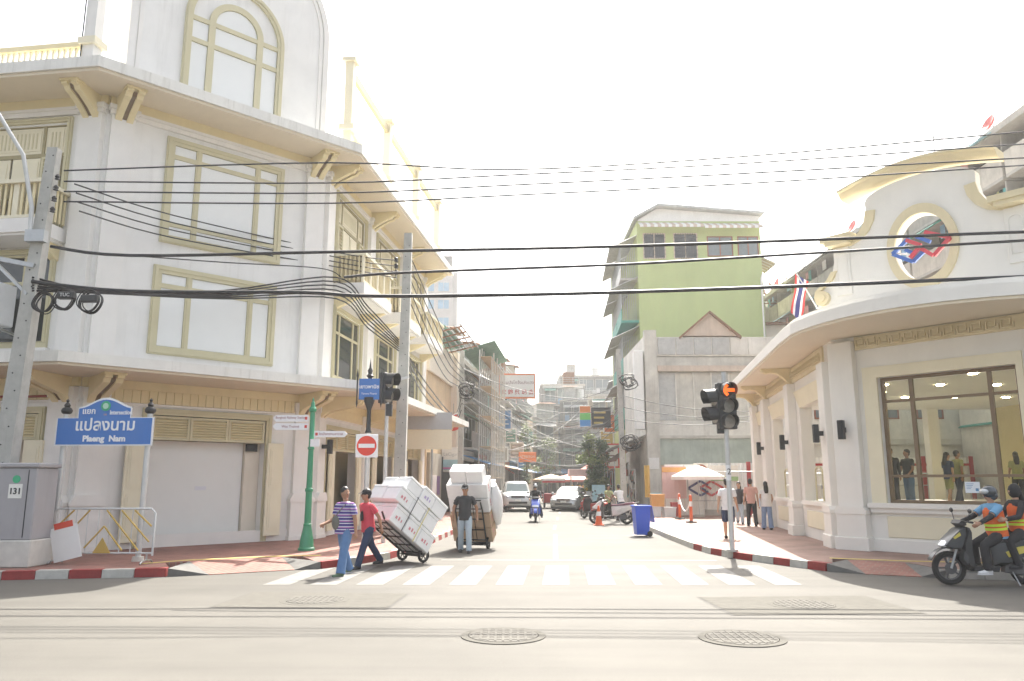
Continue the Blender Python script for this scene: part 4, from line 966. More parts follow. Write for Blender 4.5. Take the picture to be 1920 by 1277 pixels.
# roofless frame at the far end of the block
rf=thing('derelict_roof_frame','derelict open roof frame of bare rafters beyond the green building','roof frame',(19.5,62,0))
Fr=inv(rf)@frame((17.2,60),80)
MB(Fr).box(-.3,6.2,0,4,0,15.6).build('wall',M_('old_plaster'),rf)
for i in range(9): s=-.2+i*.8; MB(Fr).bar((s,0,15.6),(s+.3,2,18.2+(.5 if i in(0,8) else 0)),.10).build('rafter',M_('rust'),rf)
for k in range(7): z=15.9+k*.34; MB(Fr).bar((-.3,.2+.26*k,z),(6.6,.2+.26*k,z+.1),.07).build('batten',M_('rust'),rf)
# ================================================================== the side street beyond
mat('tan_wall',(.66,.50,.32),.8,var=.14,scale=.8,streak=.4); mat('far_grey',(.27,.27,.255),.85,var=.25,scale=.6,streak=.5)
mat('far_cream',(.44,.40,.33),.85,var=.2,scale=.7,streak=.45); mat('far_white',(.55,.55,.53),.8,var=.1,scale=.5,streak=.25)
mat('blue_pane',(.30,.48,.62),.2,var=.15,scale=1); mat('net_green',(.20,.36,.28),.8,var=.2,scale=2)
mat('sign_orange',(.68,.20,.06),.55,var=.06); mat('sign_white',(.78,.77,.72),.5,var=.04); mat('sign_red',(.60,.07,.05),.5,var=.06); mat('tarp_blue',(.12,.26,.48),.6,var=.12); mat('tarp_brown',(.30,.14,.09),.7,var=.12)
mat('tarp_tan',(.55,.42,.28),.8,var=.12)
mat('foliage_mid',(.07,.11,.035),.6,var=.4,scale=9)
def shophouse(name,label,k,az,W,H,floors,m,depth=9,win='grey_glass',frame_m='far_white',balc=True,sign=None,awn='tarp_blue',seed=0,cols=2,roofrail=True):
    """street house: k near-left corner of its front seen from the street, front along az, Y into the house"""
    random.seed(seed)
    t=thing(name,label,'building',(k[0],k[1],0)); F=inv(t)@frame(k,az)
    MB(F).box(0,W,.25,depth,0,H).build('wall',M_(m),t)
    fh=(H-3.6)/(floors-1) if floors>1 else H
    for s in (0,W-.3): MB(F).box(s,s+.3,-.02,.25,0,H+.3).build('pier',M_(m),t)
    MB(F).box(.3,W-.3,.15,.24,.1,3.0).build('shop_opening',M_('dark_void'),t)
    MB(F).box(.3,W-.3,-.05,.25,3.0,3.6).build('shop_lintel',M_(m),t)
    if sign: MB(F).cbox(.4,W-.5,-.28,-.06,3.0,3.7,.03).build('shop_sign',M_(sign),t)
    corrugated(F,.1,W-.1,(-.05,3.35),(-1.9,2.75),t,'awning',awn,.2,.02)
    for f in range(floors-1):
        z=3.6+fh*f
        MB(F).box(.3,W-.3,-.06,.25,z+fh-.3,z+fh).build('floor_band',M_('far_white' if f%2 else m),t)
        MB(F).box(.3,W-.3,.05,.25,z,z+.75).build('spandrel',M_(m),t)
        for c_ in range(cols):
            a=.45+(W-.9)*c_/cols+.15; b=.45+(W-.9)*(c_+1)/cols-.15
            window_part(t,F,a,b,z+.78,z+fh-.35,frame_m,win,2,bars=False,d=.18)
        if balc:
            bs=MB(F).box(.3,W-.3,-.9,-.06,z-.02,z+.1).build('balcony',M_('concrete'),t)
            g=MB(F); n=int(W/.2)
            for i in range(n+1): x=.34+(W-.68)*i/n; g.box(x-.012,x+.012,-.89,-.865,z+.1,z+1.0)
            g.box(.3,W-.3,-.9,-.855,z+1.0,z+1.05); g.build('balcony_railing',M_('galv'),bs)['kind']='stuff'
        if random.random()<.8: MB(F).cbox(W*.6,W*.6+.8,-.75,-.35,z+.2,z+.75,.03).build('air_conditioner',M_('ac_grey'),t)
        if random.random()<.6: corrugated(F,.4,W-.4,(-.02,z+fh-.4),(-1.1,z+fh-.85),t,'window_awning',random.choice(('tin','net_green','tin')),.2)
    MB(F).box(-.05,W+.05,-.12,depth,H,H+.3).build('roof_edge',M_('concrete'),t)
    for q in range(2): x=.2+(W-.4)*random.random(); MB(F).tube([(x,-.06,3.6),(x,-.06,H)],.05,6).build('drainpipe',M_('tin'),t)
    hw=random.uniform(1.4,2.4); hx=random.uniform(.2,max(.3,W-hw-.3)); MB(F).box(hx,hx+hw,.6,3.2,H+.3,H+2.1).build('roof_hut',M_(random.choice(('tin','far_grey','far_cream','rust'))),t); corrugated(F,hx-.3,hx+hw+.3,(3.4,H+2.55),(.1,H+2.1),t,'hut_roof','rust',.2)
    for f in range(floors-1):
        for c_ in range(cols):
            if random.random()<.45:
                a=.45+(W-.9)*c_/cols+.1; z=3.6+fh*f; corrugated(F,a,a+(W-.9)/cols-.2,(-.02,z+fh-.35),(-.8,z+fh-.75),t,'window_hood',random.choice(('rust','tin','net_green','tarp_brown')),.2)
            if random.random()<.3:
                a=.45+(W-.9)*c_/cols+.3; z=3.6+fh*f; MB(F).ell((a+.4,-.5,z+.65),(.4,.25,.35),8).build('pot_plant',M_('foliage_mid'),t)
            if random.random()<.35:
                a=.45+(W-.9)*c_/cols+.2; z=3.6+fh*f; MB(F).box(a,a+.6,-.7,-.67,z+.3,z+1.1).build('laundry',random.choice(cl),t)
    if roofrail:
        g=MB(F)
        for i in range(5): x=.2+(W-.4)*i/4; g.box(x-.03,x+.03,.2,.26,H+.3,H+1.3)
        for z in (.7,1.0,1.3): g.box(.2,W-.2,.21,.25,H+z-.03,H+z)
        g.build('roof_rail',M_('galv'),t)['kind']='stuff'
        MB(F).cyl((W*.7,3,H+.3),(W*.7,3,H+2.0),.6,.6,16).build('water_tank',M_('galv_pale'),t)
    return t,F
# left side, nearest first (front faces the street, s runs away from us)
AZL=5.0; px0=Vector((-3.95,36.4)); dL=Vector((math.sin(R(AZL)),math.cos(R(AZL))))
def Lp(d): p=px0+dL*d; return (p.x,p.y)
tn=thing('tan_wall_house','tan blank-fronted house with a pale parapet next to the white corner building','building',(px0.x,px0.y,0)); Ft=inv(tn)@frame(px0,AZL)
MB(Ft).box(0,7.6,.1,9,0,7.0).build('wall',M_('tan_wall'),tn); MB(Ft).box(-.05,7.65,-.02,9,7.0,8.7).build('parapet',M_('beige_wall'),tn); MB(Ft).box(6.9,7.7,-.25,.1,0,9.0).build('pier',M_('beige_wall'),tn)
MB(Ft).box(.3,3.4,-.05,.12,.1,3.1).build('shopfront',M_('far_cream'),tn); MB(Ft).box(3.5,6.8,-.02,.12,.1,3.0).build('shop_opening',M_('dark_void'),tn); MB(Ft).box(2.2,2.9,-.07,-.05,1.1,2.0).build('poster',mat('poster_purple',(.22,.13,.30),.5),tn); MB(Ft).box(.6,2.0,-.07,-.05,1.1,2.05).build('poster',M_('poster_paper'),tn)
for i in range(5): MB(Ft).bar((1.0+i*1.4,.3,8.9),(1.0+i*1.4,-1.4,9.3),.07).build('roof_strut',M_('rust'),tn)
for k in range(6): MB(Ft).bar((.6,.1-.29*k,9.0+.068*k),(7.4,.1-.29*k,9.0+.068*k),.06).build('roof_purlin',M_('galv'),tn)
MB(Ft).solidstrip([(.6,.3,9.05),(6.8,.3,9.05)],[(.6,-.6,9.28),(6.8,-.6,9.28)],(0,0,.03)).build('green_sheet',M_('net_green'),tn)
sc,Fsc=shophouse('scaffolded_house','grey shophouse hidden behind a bamboo-like pole scaffold','' or Lp(8.4),AZL,8.0,8.9,3,'far_grey',seed=3,awn='tarp_blue',sign='sign_white')
for i in range(9):
    x=.1+i*.98; MB(Fsc).tube([(x,-1.3,.1),(x+.05,-1.3,5),(x,-1.32,9.4+.5*(i%3))],.045,6).build('scaffold_pole',M_('galv_pale'),sc)
    MB(Fsc).tube([(x+.3,-2.0,.1),(x+.3,-2.0,9.0+.4*(i%2))],.04,6).build('scaffold_pole',M_('concrete_pale'),sc)
for k in range(5): 
    z=1.9+1.75*k; MB(Fsc).tube([(-.2,-1.34,z),(8.3,-1.34,z+.05)],.04,6).build('scaffold_ledger',M_('galv_pale'),sc); MB(Fsc).box(0,8,-2.0,-1.35,z+.05,z+.09).build('scaffold_deck',M_('tarp_tan'),sc)
MB(Fsc).solidstrip([(0,-.2,9.3),(8,-.2,9.3)],[(0,-2.2,9.9),(8,-2.2,9.9)],(0,0,.03)).build('green_sheet',M_('net_green'),sc)
shophouse('narrow_shophouse','cream shophouse with brown tarpaulin past the scaffold',Lp(17.2),AZL,6.0,9.6,3,'far_cream',seed=5,awn='tarp_brown',sign='sign_red')
shophouse('white_shophouse','pale shophouse under the Chinese signboard',Lp(24),AZL,7.0,8.4,3,'far_white',seed=6,awn='tarp_tan',sign='sign_white',win='blue_pane')
shophouse('blue_window_house','pale house with tall blue windows and an orange board',Lp(32),AZL,8.0,11.2,4,'far_white',seed=8,awn='tarp_blue',win='blue_pane',sign='sign_orange')
shophouse('grey_terrace_house','grey terrace house far down the street with many railings',Lp(41),AZL+2,9.0,12,4,'far_grey',seed=9)
shophouse('cream_terrace_house','cream terrace house far down the street on the blue-window side',Lp(51),AZL+3,10,13,4,'far_cream',seed=10,sign='sign_red')
# right side beyond the green building: fronts face left, s runs toward us, so corners are far ends
def Rp(Y): return (10.4+.09*(Y-69),Y)
for i,(Y,W,H,m,lab,sd) in enumerate(((76,7,10.5,'far_cream','cream shophouse behind the pavement tree',21),(84,7.5,12.0,'far_grey','stained grey shophouse with tin window awnings behind the tree',22),(93,8.5,13.5,'far_white','whitish shophouse with a bright roof tank, opposite the blue-window house',23),(103,9.5,12.0,'far_cream','dusty cream shophouse opposite the terrace houses',24))):
    shophouse('street_shophouse',lab,Rp(Y),185,W,H,3+i%2,m,seed=sd,awn=('tarp_brown','tin','tarp_blue','tarp_tan')[i],sign=('sign_red','sign_white',None,'sign_orange')[i])
# closing buildings where the street bends
for i,(x,Y,W,H,fl,m,lab,sd) in enumerate(((4.2,112,6.5,15.5,5,'far_grey','grey stepped block closing the view with a rail on its roof',31),(10.8,108,7,13.5,4,'far_cream','cream block closing the view beside the grey stepped block',32),(-3.2,118,7.2,13,4,'far_white','white block closing the view behind the blue-window house',33),(8,128,9,19,6,'far_grey','tall grey block standing above the closing roofs',34))):
    shophouse('end_block',lab,(x,Y),90,W,H,fl,m,seed=sd,cols=3,awn='tin')
# white tower far left
tw=thing('white_tower','slim white tower with rows of blue-green windows far behind the corner building','building',(-13.5,125,0)); Fwt=inv(tw)@frame((-15.6,125),90)
MB(Fwt).box(0,5.6,0,12,0,36).build('wall',M_('far_white'),tw); MB(Fwt).box(3.2,5.4,1,5,36,39.5).build('roof_house',M_('far_grey'),tw); MB(Fwt).box(5.6,6.4,.5,10,0,36.5).build('fin',M_('far_white'),tw)
for f in range(9):
    for c_ in range(2): window_part(tw,Fwt,.7+2.5*c_,2.6+2.5*c_,9+3*f,10.6+3*f,'far_white','blue_pane',2)
# hanging signboards over the street
def hanging_sign(label,cx,cy,z,w_,h,m,border,name='hanging_signboard',rz=0):
    t=thing(name,label,'sign',(cx,cy,z-h/2),rz)
    MB().cbox(-w_/2,w_/2,-.09,.09,0,h,.02).build('panel',M_(m),t)
    if border:
        for a,b,c_,d in ((-w_/2-.05,w_/2+.05,-.06,.06),(-w_/2-.05,w_/2+.05,h-.06,h+.06)): MB().box(a,b,-.12,.12,c_,d).build('border',M_(border),t)
        for x in (-w_/2,w_/2): MB().box(x-.05,x+.05,-.118,.118,.06,h-.06).build('border',M_(border),t)
    return t
p=at(970,724,60); t=hanging_sign('white signboard with orange border and Chinese and Thai lettering over the street',p.x,p.y,p.z,2.75,1.85,'sign_white','sign_orange')
ink=mat('ink_brown',(.20,.10,.10),.6,var=0); ink2=mat('ink_red',(.50,.10,.08),.6,var=0)
text('ขนมปังโกจั้งเส่งเฮง',.34,Matrix.Translation((0,-.095,1.18))@UPR,'lettering',ink,t); text('家 錦 興 站 会',.42,Matrix.Translation((0,-.095,.42))@UPR,'lettering',ink2,t,bold=.008)
for x in (-1.2,1.2): MB().tube([(x,0,1.85),(x*1.6,0,3.0)],.02,5).build('stay',M_('galv'),t)
p=at(1097,781,52); t=hanging_sign('square sign of orange, green and blue bands projecting over the right pavement','' or p.x,p.y,p.z,.74,1.45,'sign_white',None)
for k,(c_,n_) in enumerate((((.68,.22,.05),'band_orange'),((.16,.52,.12),'band_green'),((.08,.28,.62),'band_blue'))): MB().box(-.36,.36,-.11,-.092,.95-.46*k,1.41-.46*k).build('colour_band',mat(n_,c_,.5,var=.05),t)
p=at(1127,783,52); t=hanging_sign('dark signboard with gold marks beside the three-colour sign',p.x,p.y,p.z,1.3,1.35,'black_metal',None)
for k in range(3): MB().box(-.5,.3-.1*k,-.105,-.092,.95-.35*k,1.08-.35*k).build('gold_mark',mat('gold',(.45,.33,.10),.5),t)
p=at(989,857,66); t=hanging_sign('orange board with white lettering on the blue-window side',p.x,p.y,p.z,1.5,.85,'sign_orange',None); text('ATTESTON',.26,Matrix.Translation((0,-.095,.45))@UPR,'lettering',M_('sign_white'),t)
p=at(845,862,40.5); t=hanging_sign('pale blue and white shop sign with grey lettering',p.x,p.y,p.z,.95,1.25,'sign_white',None)
MB().box(-.47,.47,-.10,-.092,.1,.62).build('blue_field',M_('pale_blue'),t); MB().box(-.42,.42,-.106,-.10,.13,.24).build('pink_strip',mat('pink_strip',(.66,.25,.45),.5),t); text('LeCigar',.24,Matrix.Translation((0,-.095,.9))@UPR,'lettering',M_('galv'),t)
p=at(850,792,41); t=thing('round_red_sign','round red shop sign hanging under the canopy end','sign',(p.x,p.y,p.z-.5)); MB().lathe([(.42,-.06),(.45,-.04),(.45,.04),(.42,.06)],(0,0,.5),28,Matrix.Rotation(math.pi/2,4,'X')).build('disc',M_('sign_red'),t,40); MB().tube([(0,0,.95),(0,0,1.5)],.02,5).build('hanger',M_('galv'),t)
# pavement tree
def tree(label,x,y,h,r,n,seed):
    random.seed(seed); t=thing('pavement_tree',label,'tree',(x,y,.1))
    MB().tube([(0,0,0),(.05,.03,1.0),(-.04,.0,h*.55),(.1,.05,h*.8)],[.11,.09,.07,.03],8).build('trunk',mat('bark',(.20,.15,.10),.85,var=.2),t,60)
    for k in range(6):
        a=k*1.05; MB().tube([(0,0,h*.4+.15*k),(.5*r*math.cos(a),.5*r*math.sin(a),h*.55+.2*k),(.9*r*math.cos(a),.9*r*math.sin(a),h*.62+.22*k)],[.04,.03,.012],6).build('branch',M_('bark'),t)
    for cl_,c_ in (('foliage_dark',(.05,.09,.025)),('foliage_light',(.17,.22,.04))):
        m=MB()
        centres=[(random.gauss(0,r*.42),random.gauss(0,r*.42),h*(.22+.78*random.random())) for _ in range(14)]
        for _ in range(n):
            cx,cy,cz=random.choice(centres); rr=r*.38; d=Vector((random.gauss(0,1),random.gauss(0,1),random.gauss(0,1))).normalized()*rr*random.random()**.5
            p=Vector((cx,cy,cz))+d; a=Vector((random.gauss(0,1),random.gauss(0,1),random.gauss(-.3,.6))).normalized(); L=random.uniform(.12,.26); b=a.orthogonal().normalized()*L*.22
            m.add([p,p+a*L*.5+b,p+a*L,p+a*L*.5-b],[(0,1,2,3)])
        m.build('crown',mat(cl_,c_,.5,var=.3,scale=2),t)
tree('small pavement tree with hanging leafy crown beside the three-colour sign',5.05,48.5,4.4,.95,2600,4)
tree('shrubby tree in the shade of the brown awning',5.75,53,3.4,.9,1400,5)
# brown shade awning and stall umbrellas along the right pavement
def canvas_awning(label,A,B_,m,name='shade_awning',frame_=True):
    t=thing(name,label,'awning',((A[0][0]+B_[0][0])/2,(A[0][1]+B_[0][1])/2,0)); I_=inv(t)
    MB(I_).solidstrip(A,B_,(0,0,.03)).build('cloth',M_(m),t)
    for q in (A[0],A[-1],B_[0],B_[-1]): MB(I_).tube([(q[0],q[1],.1),(q[0],q[1],q[2])],.03,6).build('pole',M_('galv'),t)
    return t
canvas_awning('white-edged brown shade awning over the right shopfront',[(6.0,45.5,2.9),(6.0,50.5,2.9)],[(7.9,45.5,4.2),(7.9,50.5,4.2)],'tarp_brown')
def parasol(label,x,y,z,r,m,h=.55,n=8,rim=None,cat='umbrella'):
    t=thing('market_umbrella',label,cat,(x,y,z))
    top=2.35; vs=[(0,0,top)]+[(r*math.cos(2*math.pi*i/n),r*math.sin(2*math.pi*i/n),top-h) for i in range(n)]
    mid=[(.55*r*math.cos(2*math.pi*i/n),.55*r*math.sin(2*math.pi*i/n),top-h*.48) for i in range(n)]
    for i in range(n):
        j=(i+1)%n; mm=MB(); mm.add([(0,0,top),mid[i],mid[j],vs[1+i],vs[1+j],(0,0,top+.02),tuple(Vector(mid[i])+Vector((0,0,.02))),tuple(Vector(mid[j])+Vector((0,0,.02))),tuple(Vector(vs[1+i])-Vector((0,0,.16))),tuple(Vector(vs[1+j])-Vector((0,0,.16)))],[(0,1,2),(1,3,4,2),(3,8,9,4)]); mm.build('panel',M_(m if not(rim and i%2) else rim),t)
    MB().cyl((0,0,0),(0,0,top+.12),.025,.02,8).build('pole',M_('galv_pale'),t)
    for i in range(n): MB().tube([(0,0,top-.35),mid[i]],.008,4).build('rib',M_('galv'),t)
    MB().cyl((0,0,0),(0,0,.08),.25,.22,14).build('base',M_('concrete'),t)
    return t
mat('umbrella_white',(.80,.74,.70),.7,var=.05); mat('umbrella_red',(.62,.25,.22),.7,var=.08)
parasol('wide white umbrella with pink rim over the kerbside stall by the hoarding',8.65,36.3,.15,1.25,'umbrella_white',.52,8)
parasol('faded red market umbrella tilted over the street stall behind the cars',4.4,57,.0,1.6,'umbrella_red',.5,8)
parasol('small tan market umbrella beyond the cars',3.2,64,.0,1.5,'tarp_tan',.45,8)

# projecting shop signs up both sides of the street, each its own
random.seed(77)
sgn=[('far_cream','cream'),('sign_white','white'),('tarp_blue','blue'),('sign_orange','orange'),('net_green','green'),('gold','gold')]
mat('gold',(.45,.33,.10),.5)
k=0
for side,ys in ((-1,(54,59,64,70,77,85)),(1,(57,63,70,78,86,95))):
    for i,y in enumerate(ys):
        x=(-3.3+.0875*(y-36)+.75) if side<0 else (8.0+.09*(y-53)-.95)
        m_,cn=sgn[(i*2+(side>0))%6]; z=3.6+1.4*((i*7)%4)/1.5; w_=random.uniform(.8,1.5); h_=random.uniform(.6,1.7)
        t=hanging_sign('%s projecting shop sign, number %d along the %s fronts'%(cn,i+1,'scaffold-side' if side<0 else 'tree-side'),x,y,z,w_,h_,m_,'sign_white' if m_!='sign_white' else 'sign_red',name='projecting_sign')
        t['label']='%s %s shop sign projecting %s over the %s pavement'%(cn,'tall' if h_>1.15 else 'wide',('low','mid-height','high','very high')[(i*7)%4],'scaffold-side' if side<0 else 'tree-side')
        t['group']='projecting shop signs'
        for q in range(3): MB().box(-w_*.34,w_*.30-.1*q,-.105,-.092,h_*(.25+.22*q),h_*(.25+.22*q)+.08).build('sign_stroke',M_('ink_brown' if m_=='sign_white' else 'sign_white'),t)
        MB().bar((side*w_/2,0,h_*.8),(side*(w_/2+.6),0,h_*.8),.05).build('arm',M_('galv'),t)
# canvas sheets and awnings strung over the pavements
for lab,A,B_,m_ in (('tan canvas blind hanging steeply over the left shop past the scaffold',[(-1.6,50,2.4),(-1.6,53,2.4)],[(-2.4,50,4.9),(-2.4,53,4.9)],'tarp_tan'),('blue tarpaulin over the left pavement stalls',[(-.6,56,2.3),(-.6,60,2.3)],[(-2.0,56,3.0),(-2.0,60,3.0)],'tarp_blue'),('red tarpaulin over the left pavement farther up',[(.2,66,2.4),(.2,70,2.4)],[(-1.2,66,3.2),(-1.2,70,3.2)],'umbrella_red'),('pink sloping canvas over the right stalls',[(5.2,62,2.2),(5.2,68,2.2)],[(7.6,62,3.9),(7.6,68,3.9)],'umbrella_red'),('green canvas over the right stalls farther up',[(6.2,74,2.3),(6.2,80,2.3)],[(8.8,74,3.4),(8.8,80,3.4)],'net_green')):
    canvas_awning(lab,A,B_,m_)
# narrow stepped houses closing the street in front of the blocks
for i,(x,Y,W,H,fl,m_,lab,sd,aw_) in enumerate(((2.6,98,3.4,9.5,3,'far_cream','narrow cream house at the street bend with a tin blind',41,'tin'),(6.3,101,3.6,12.0,4,'far_grey','narrow grey house at the street bend',42,'tarp_blue'),(10.2,99,3.2,8.0,3,'far_white','low whitish house at the street bend',43,'tarp_brown'))):
    shophouse('bend_house',lab,(x,Y),90+(-12,6,-5)[i],W,H,fl,m_,seed=sd,cols=1,awn=aw_,sign=('sign_red',None,'sign_orange')[i])
tree('leafy tree at the street bend',4.2,94,6.5,1.6,1500,8); tree('climbing green shrub on the left fronts far up the street',1.4,72,7.0,.9,1200,9)

# racks of hanging goods outside the dark shopfronts
mat('goods_dark',(.05,.05,.055),.7,var=.2); mat('goods_brown',(.17,.09,.05),.7,var=.2); mat('goods_teal',(.05,.20,.18),.7,var=.2); mat('goods_red',(.38,.05,.05),.7,var=.2)
def rack(label,x,y,az,L,seed,H=2.2):
    random.seed(seed); t=thing('goods_rack',label,'rack',(x,y,.15)); F=inv(t)@frame((x,y),az,.15)
    for s in (0,L): MB(F).tube([(s,0,0),(s,0,H)],.025,6).build('post',M_('galv'),t)
    for z in (H,H*.55): MB(F).tube([(0,0,z),(L,0,z)],.02,6).build('rail',M_('galv'),t)
    for z in (H,H*.55):
        s=.12
        while s<L-.1:
            w_=random.uniform(.16,.34); h_=random.uniform(.35,.85); m=MB(F); m.loft([[(s,-.05,z-h_),(s+w_,-.06,z-h_),(s+w_,.06,z-h_),(s,.05,z-h_)],[(s-.01,-.08,z-h_*.5),(s+w_+.01,-.09,z-h_*.5),(s+w_,.08,z-h_*.5),(s,.08,z-h_*.5)],[(s+w_*.3,-.02,z-.03),(s+w_*.7,-.02,z-.03),(s+w_*.7,.02,z-.03),(s+w_*.3,.02,z-.03)]])
            m.build('hanging_goods',M_(random.choice(('goods_dark','goods_dark','goods_brown','goods_teal','goods_red','tarp_tan','far_grey'))),t); s+=w_+random.uniform(.02,.12)
    return t
rack('rack of dark hanging goods beside the tangled pole',6.35,40.2,5,3.6,61); rack('taller rack of hanging goods deeper along the right shopfronts',6.75,45.0,5,4.5,62,2.7); rack('rack of mixed goods under the brown awning',5.95,46.2,5,3.6,63)
rack('rack of hanging goods under the canopy end of the white corner building',-3.05,38.9,5,3.4,64); rack('rack of goods in front of the scaffold',-2.6,44.5,5,4.5,65,2.5); rack('rack of goods past the scaffold below the tan blind',-1.9,51,5,4.0,66,2.6)
# ================================================================== street furniture
mat('sign_blue',(.045,.17,.50),.4,var=.03,coat=.3); mat('sign_back',(.45,.46,.47),.5,.4); mat('pole_green',(.035,.26,.13),.35,var=.05,coat=.4); mat('emblem_green',(.05,.40,.20),.4,var=.05)
mat('pole_concrete',(.44,.44,.41),.85,var=.18,scale=3,bump=.2,bscale=30,streak=.35)
mat('signal_black',(.03,.032,.034),.45,var=.08); mat('lens_off',(.30,.28,.24),.25,var=.2,scale=12,coat=.5); mat('cabinet_grey',(.36,.35,.36),.55,var=.06,scale=2,streak=.2)
mat('gold_paint',(.50,.34,.08),.5,.2,var=.1)
# concrete utility poles with bolt holes
def utility_pole(label,b,top,w0,w1,name='utility_pole'):
    t=thing(name,label,'pole',b); d=Vector(top)-Vector(b); h=d.z
    sec=lambda z,w_:[(d.x*z/h-w_/2,d.y*z/h-w_*.42,z),(d.x*z/h+w_/2,d.y*z/h-w_*.42,z),(d.x*z/h+w_/2,d.y*z/h+w_*.42,z),(d.x*z/h-w_/2,d.y*z/h+w_*.42,z)]
    MB().loft([sec(0,w0),sec(h*.5,(w0+w1)/2),sec(h,w1)]).build('shaft',M_('pole_concrete'),t)
    hm=MB().cyl((0,-.0,0),(0,-.02,0),.016,.016,8).mesh('bolt_hole',M_('black_metal')); z=1.6; i=0
    while z<h-.1:
        w_=w0+(w1-w0)*z/h; put(hm,'bolt_hole',t,Matrix.Translation((d.x*z/h+(.05 if i%2 else -.05),d.y*z/h-w_*.42+.012,z))); z+=.36; i+=1
    return t
P1b=Vector((-10.25,15.6,.15)); P1t=Vector((-9.83,15.5,8.78))
P1=utility_pole('leaning concrete utility pole beside the grey cabinet, carrying a street-lamp arm',P1b,P1t,.40,.22)
fz=lambda z:P1b+(P1t-P1b)*((z-.15)/8.63)
I1=inv(P1)
q=fz(6.9); MB(I1).tube([q+Vector((-.12,-.18,-.25)),q+Vector((-.14,-.2,.5)),q+Vector((-.35,-.35,1.6)),q+Vector((-.9,-.7,2.6)),q+Vector((-2.0,-1.3,3.2))],.045,8).build('lamp_arm',M_('galv_pale'),P1,60)
q=fz(7.0); cb=MB(I1).box(q.x-.2,q.x+.2,q.y-.24,q.y-.08,q.z-.35,q.z-.1).build('clamp',M_('galv'),P1)
q=fz(6.15); MB(I1).bar(q+Vector((.05,-.12,0)),q+Vector((-2.4,.2,.55)),.09,.09).build('cross_arm',M_('galv'),P1); MB(I1).bar(q+Vector((-.05,-.1,-.6)),q+Vector((-1.0,.1,.2)),.06,.06).build('brace',M_('galv'),P1)
for k in range(4):
    q=fz(8.1-.24*k); MB(I1).lathe([(.03,-.06),(.055,-.05),(.04,-.02),(.055,.01),(.04,.04),(.02,.06)],q+Vector((.22,-.1,0)),10).build('insulator',M_('black_metal'),P1,40)
P2b=Vector((-3.5,24.2,.15)); P2t=Vector((-3.40,24.2,9.75)); P2=utility_pole('stained concrete utility pole behind the handcart load, with the sagging cable bundle tied to it',P2b,P2t,.38,.25)
q=at(748,712,24.2); MB(inv(P2)).bar(q+Vector((-1.7,-.25,-.45)),q+Vector((.35,-.25,.05)),.08,.08).build('cross_arm',M_('galv_pale'),P2)
for k in range(3):
    q=at(743,487+k*12,24.05); MB(inv(P2)).lathe([(.03,-.08),(.07,-.06),(.05,0),(.07,.05),(.03,.08)],q,10).build('insulator',M_('black_metal'),P2,40)
P3b=Vector((-2.55,38.2,.15)); P3t=Vector((-2.5,38.2,8.2)); P3=utility_pole('slim concrete pole with coiled cables in front of the scaffold',P3b,P3t,.30,.2)
P4b=Vector((5.3,37.0,.15)); P4t=Vector((5.18,37.0,8.1)); P4=utility_pole('slim concrete pole wrapped in tangled cables by the right shopfront',P4b,P4t,.28,.2)
for (pole,c_,z) in ((P3,P3b,6.0),(P4,P4b,6.3),(P4,P4b,3.4)):
    m=MB(inv(pole)); random.seed(int(z*10))
    for k in range(7):
        r_=random.uniform(.18,.42); ph=random.random()*6; pts=[c_+Vector((.3+r_*math.cos(a)+.1*math.sin(3*a+ph),-.28-.03*k,z+r_*math.sin(a))) for a in [i*.45 for i in range(14)]]; m.tube(pts,.02,5,True)
    m.build('cable_coil',M_('cable'),pole)['kind']='stuff'
# intersection name board
sb=thing('street_name_board','blue intersection name board with white Thai and English lettering on two grey posts','sign',(-8.55,16.2,.15),R(-4))
W2=1.06
xs0=[-W2,-.60]
outl=[(-W2,2.33),(W2,2.33),(W2,2.92),(.56,2.92),(.56,3.14)]+[(.56-1.12*i/14,3.14+.20*math.sin(math.pi*i/14)**1.6) for i in range(1,14)]+[(-.60,3.14),(-.60,2.92),(-W2,2.92)]
MB().prism(outl,-.02,.02).build('board',M_('sign_back'),sb)
sc_=lambda k:[((x)*k,2.72+(z-2.72)*(1-(1-k)*2.4)) for x,z in outl]
MB().prism(outl,-.028,-.0201).build('border',mat('reflect_white',(.80,.81,.82),.4,var=.02),sb)
MB().prism([(x*.972,2.72+(z-2.72)*.93) for x,z in outl],-.034,-.0281).build('blue_face',M_('sign_blue'),sb)
wht=M_('reflect_white')
text('แปลงนาม',.34,Matrix.Translation((.02,-.036,2.755))@UPR,'thai_name',wht,sb,bold=.006); text('Plaeng  Nam',.17,Matrix.Translation((.02,-.036,2.475))@UPR,'english_name',wht,sb,bold=.007,sx=1.08)
text('แยก',.17,Matrix.Translation((-.36,-.036,3.05))@UPR,'thai_caption',wht,sb,bold=.003); text('Intersection',.125,Matrix.Translation((.34,-.036,3.02))@UPR,'english_caption',wht,sb,bold=.003,sx=.8)
m=MB(); m.lathe([(.105,0),(.105,.008)],(0,-.036,3.16),28,Matrix.Rotation(math.pi/2,4,'X')); m.build('green_crest',M_('emblem_green'),sb); MB().lathe([(.062,0),(.062,.006)],(0,-.045,3.16),20,Matrix.Rotation(math.pi/2,4,'X')).build('crest_ring',mat('crest_pale',(.45,.70,.55),.4),sb)
text('121',.05,Matrix.Translation((0,-.036,2.98))@UPR,'board_number',mat('num_orange',(.7,.4,.15),.5,var=0),sb)
for x in (-.92,.92):
    p=MB().cyl((x,.07,0),(x,.07,3.02),.055,.055,14).build('post',M_('galv_pale'),sb,40); MB().cyl((x,.07,.0),(x,.07,.09),.12,.11,14).build('foot',M_('concrete_pale'),p)
    MB().lathe([(.06,0),(.10,.03),(.115,.08),(.09,.13),(.05,.15),(.065,.19),(.04,.23),(.02,.25),(.035,.29),(.0,.33)],(x,.07,3.0),16).build('finial',M_('black_metal'),sb,50)
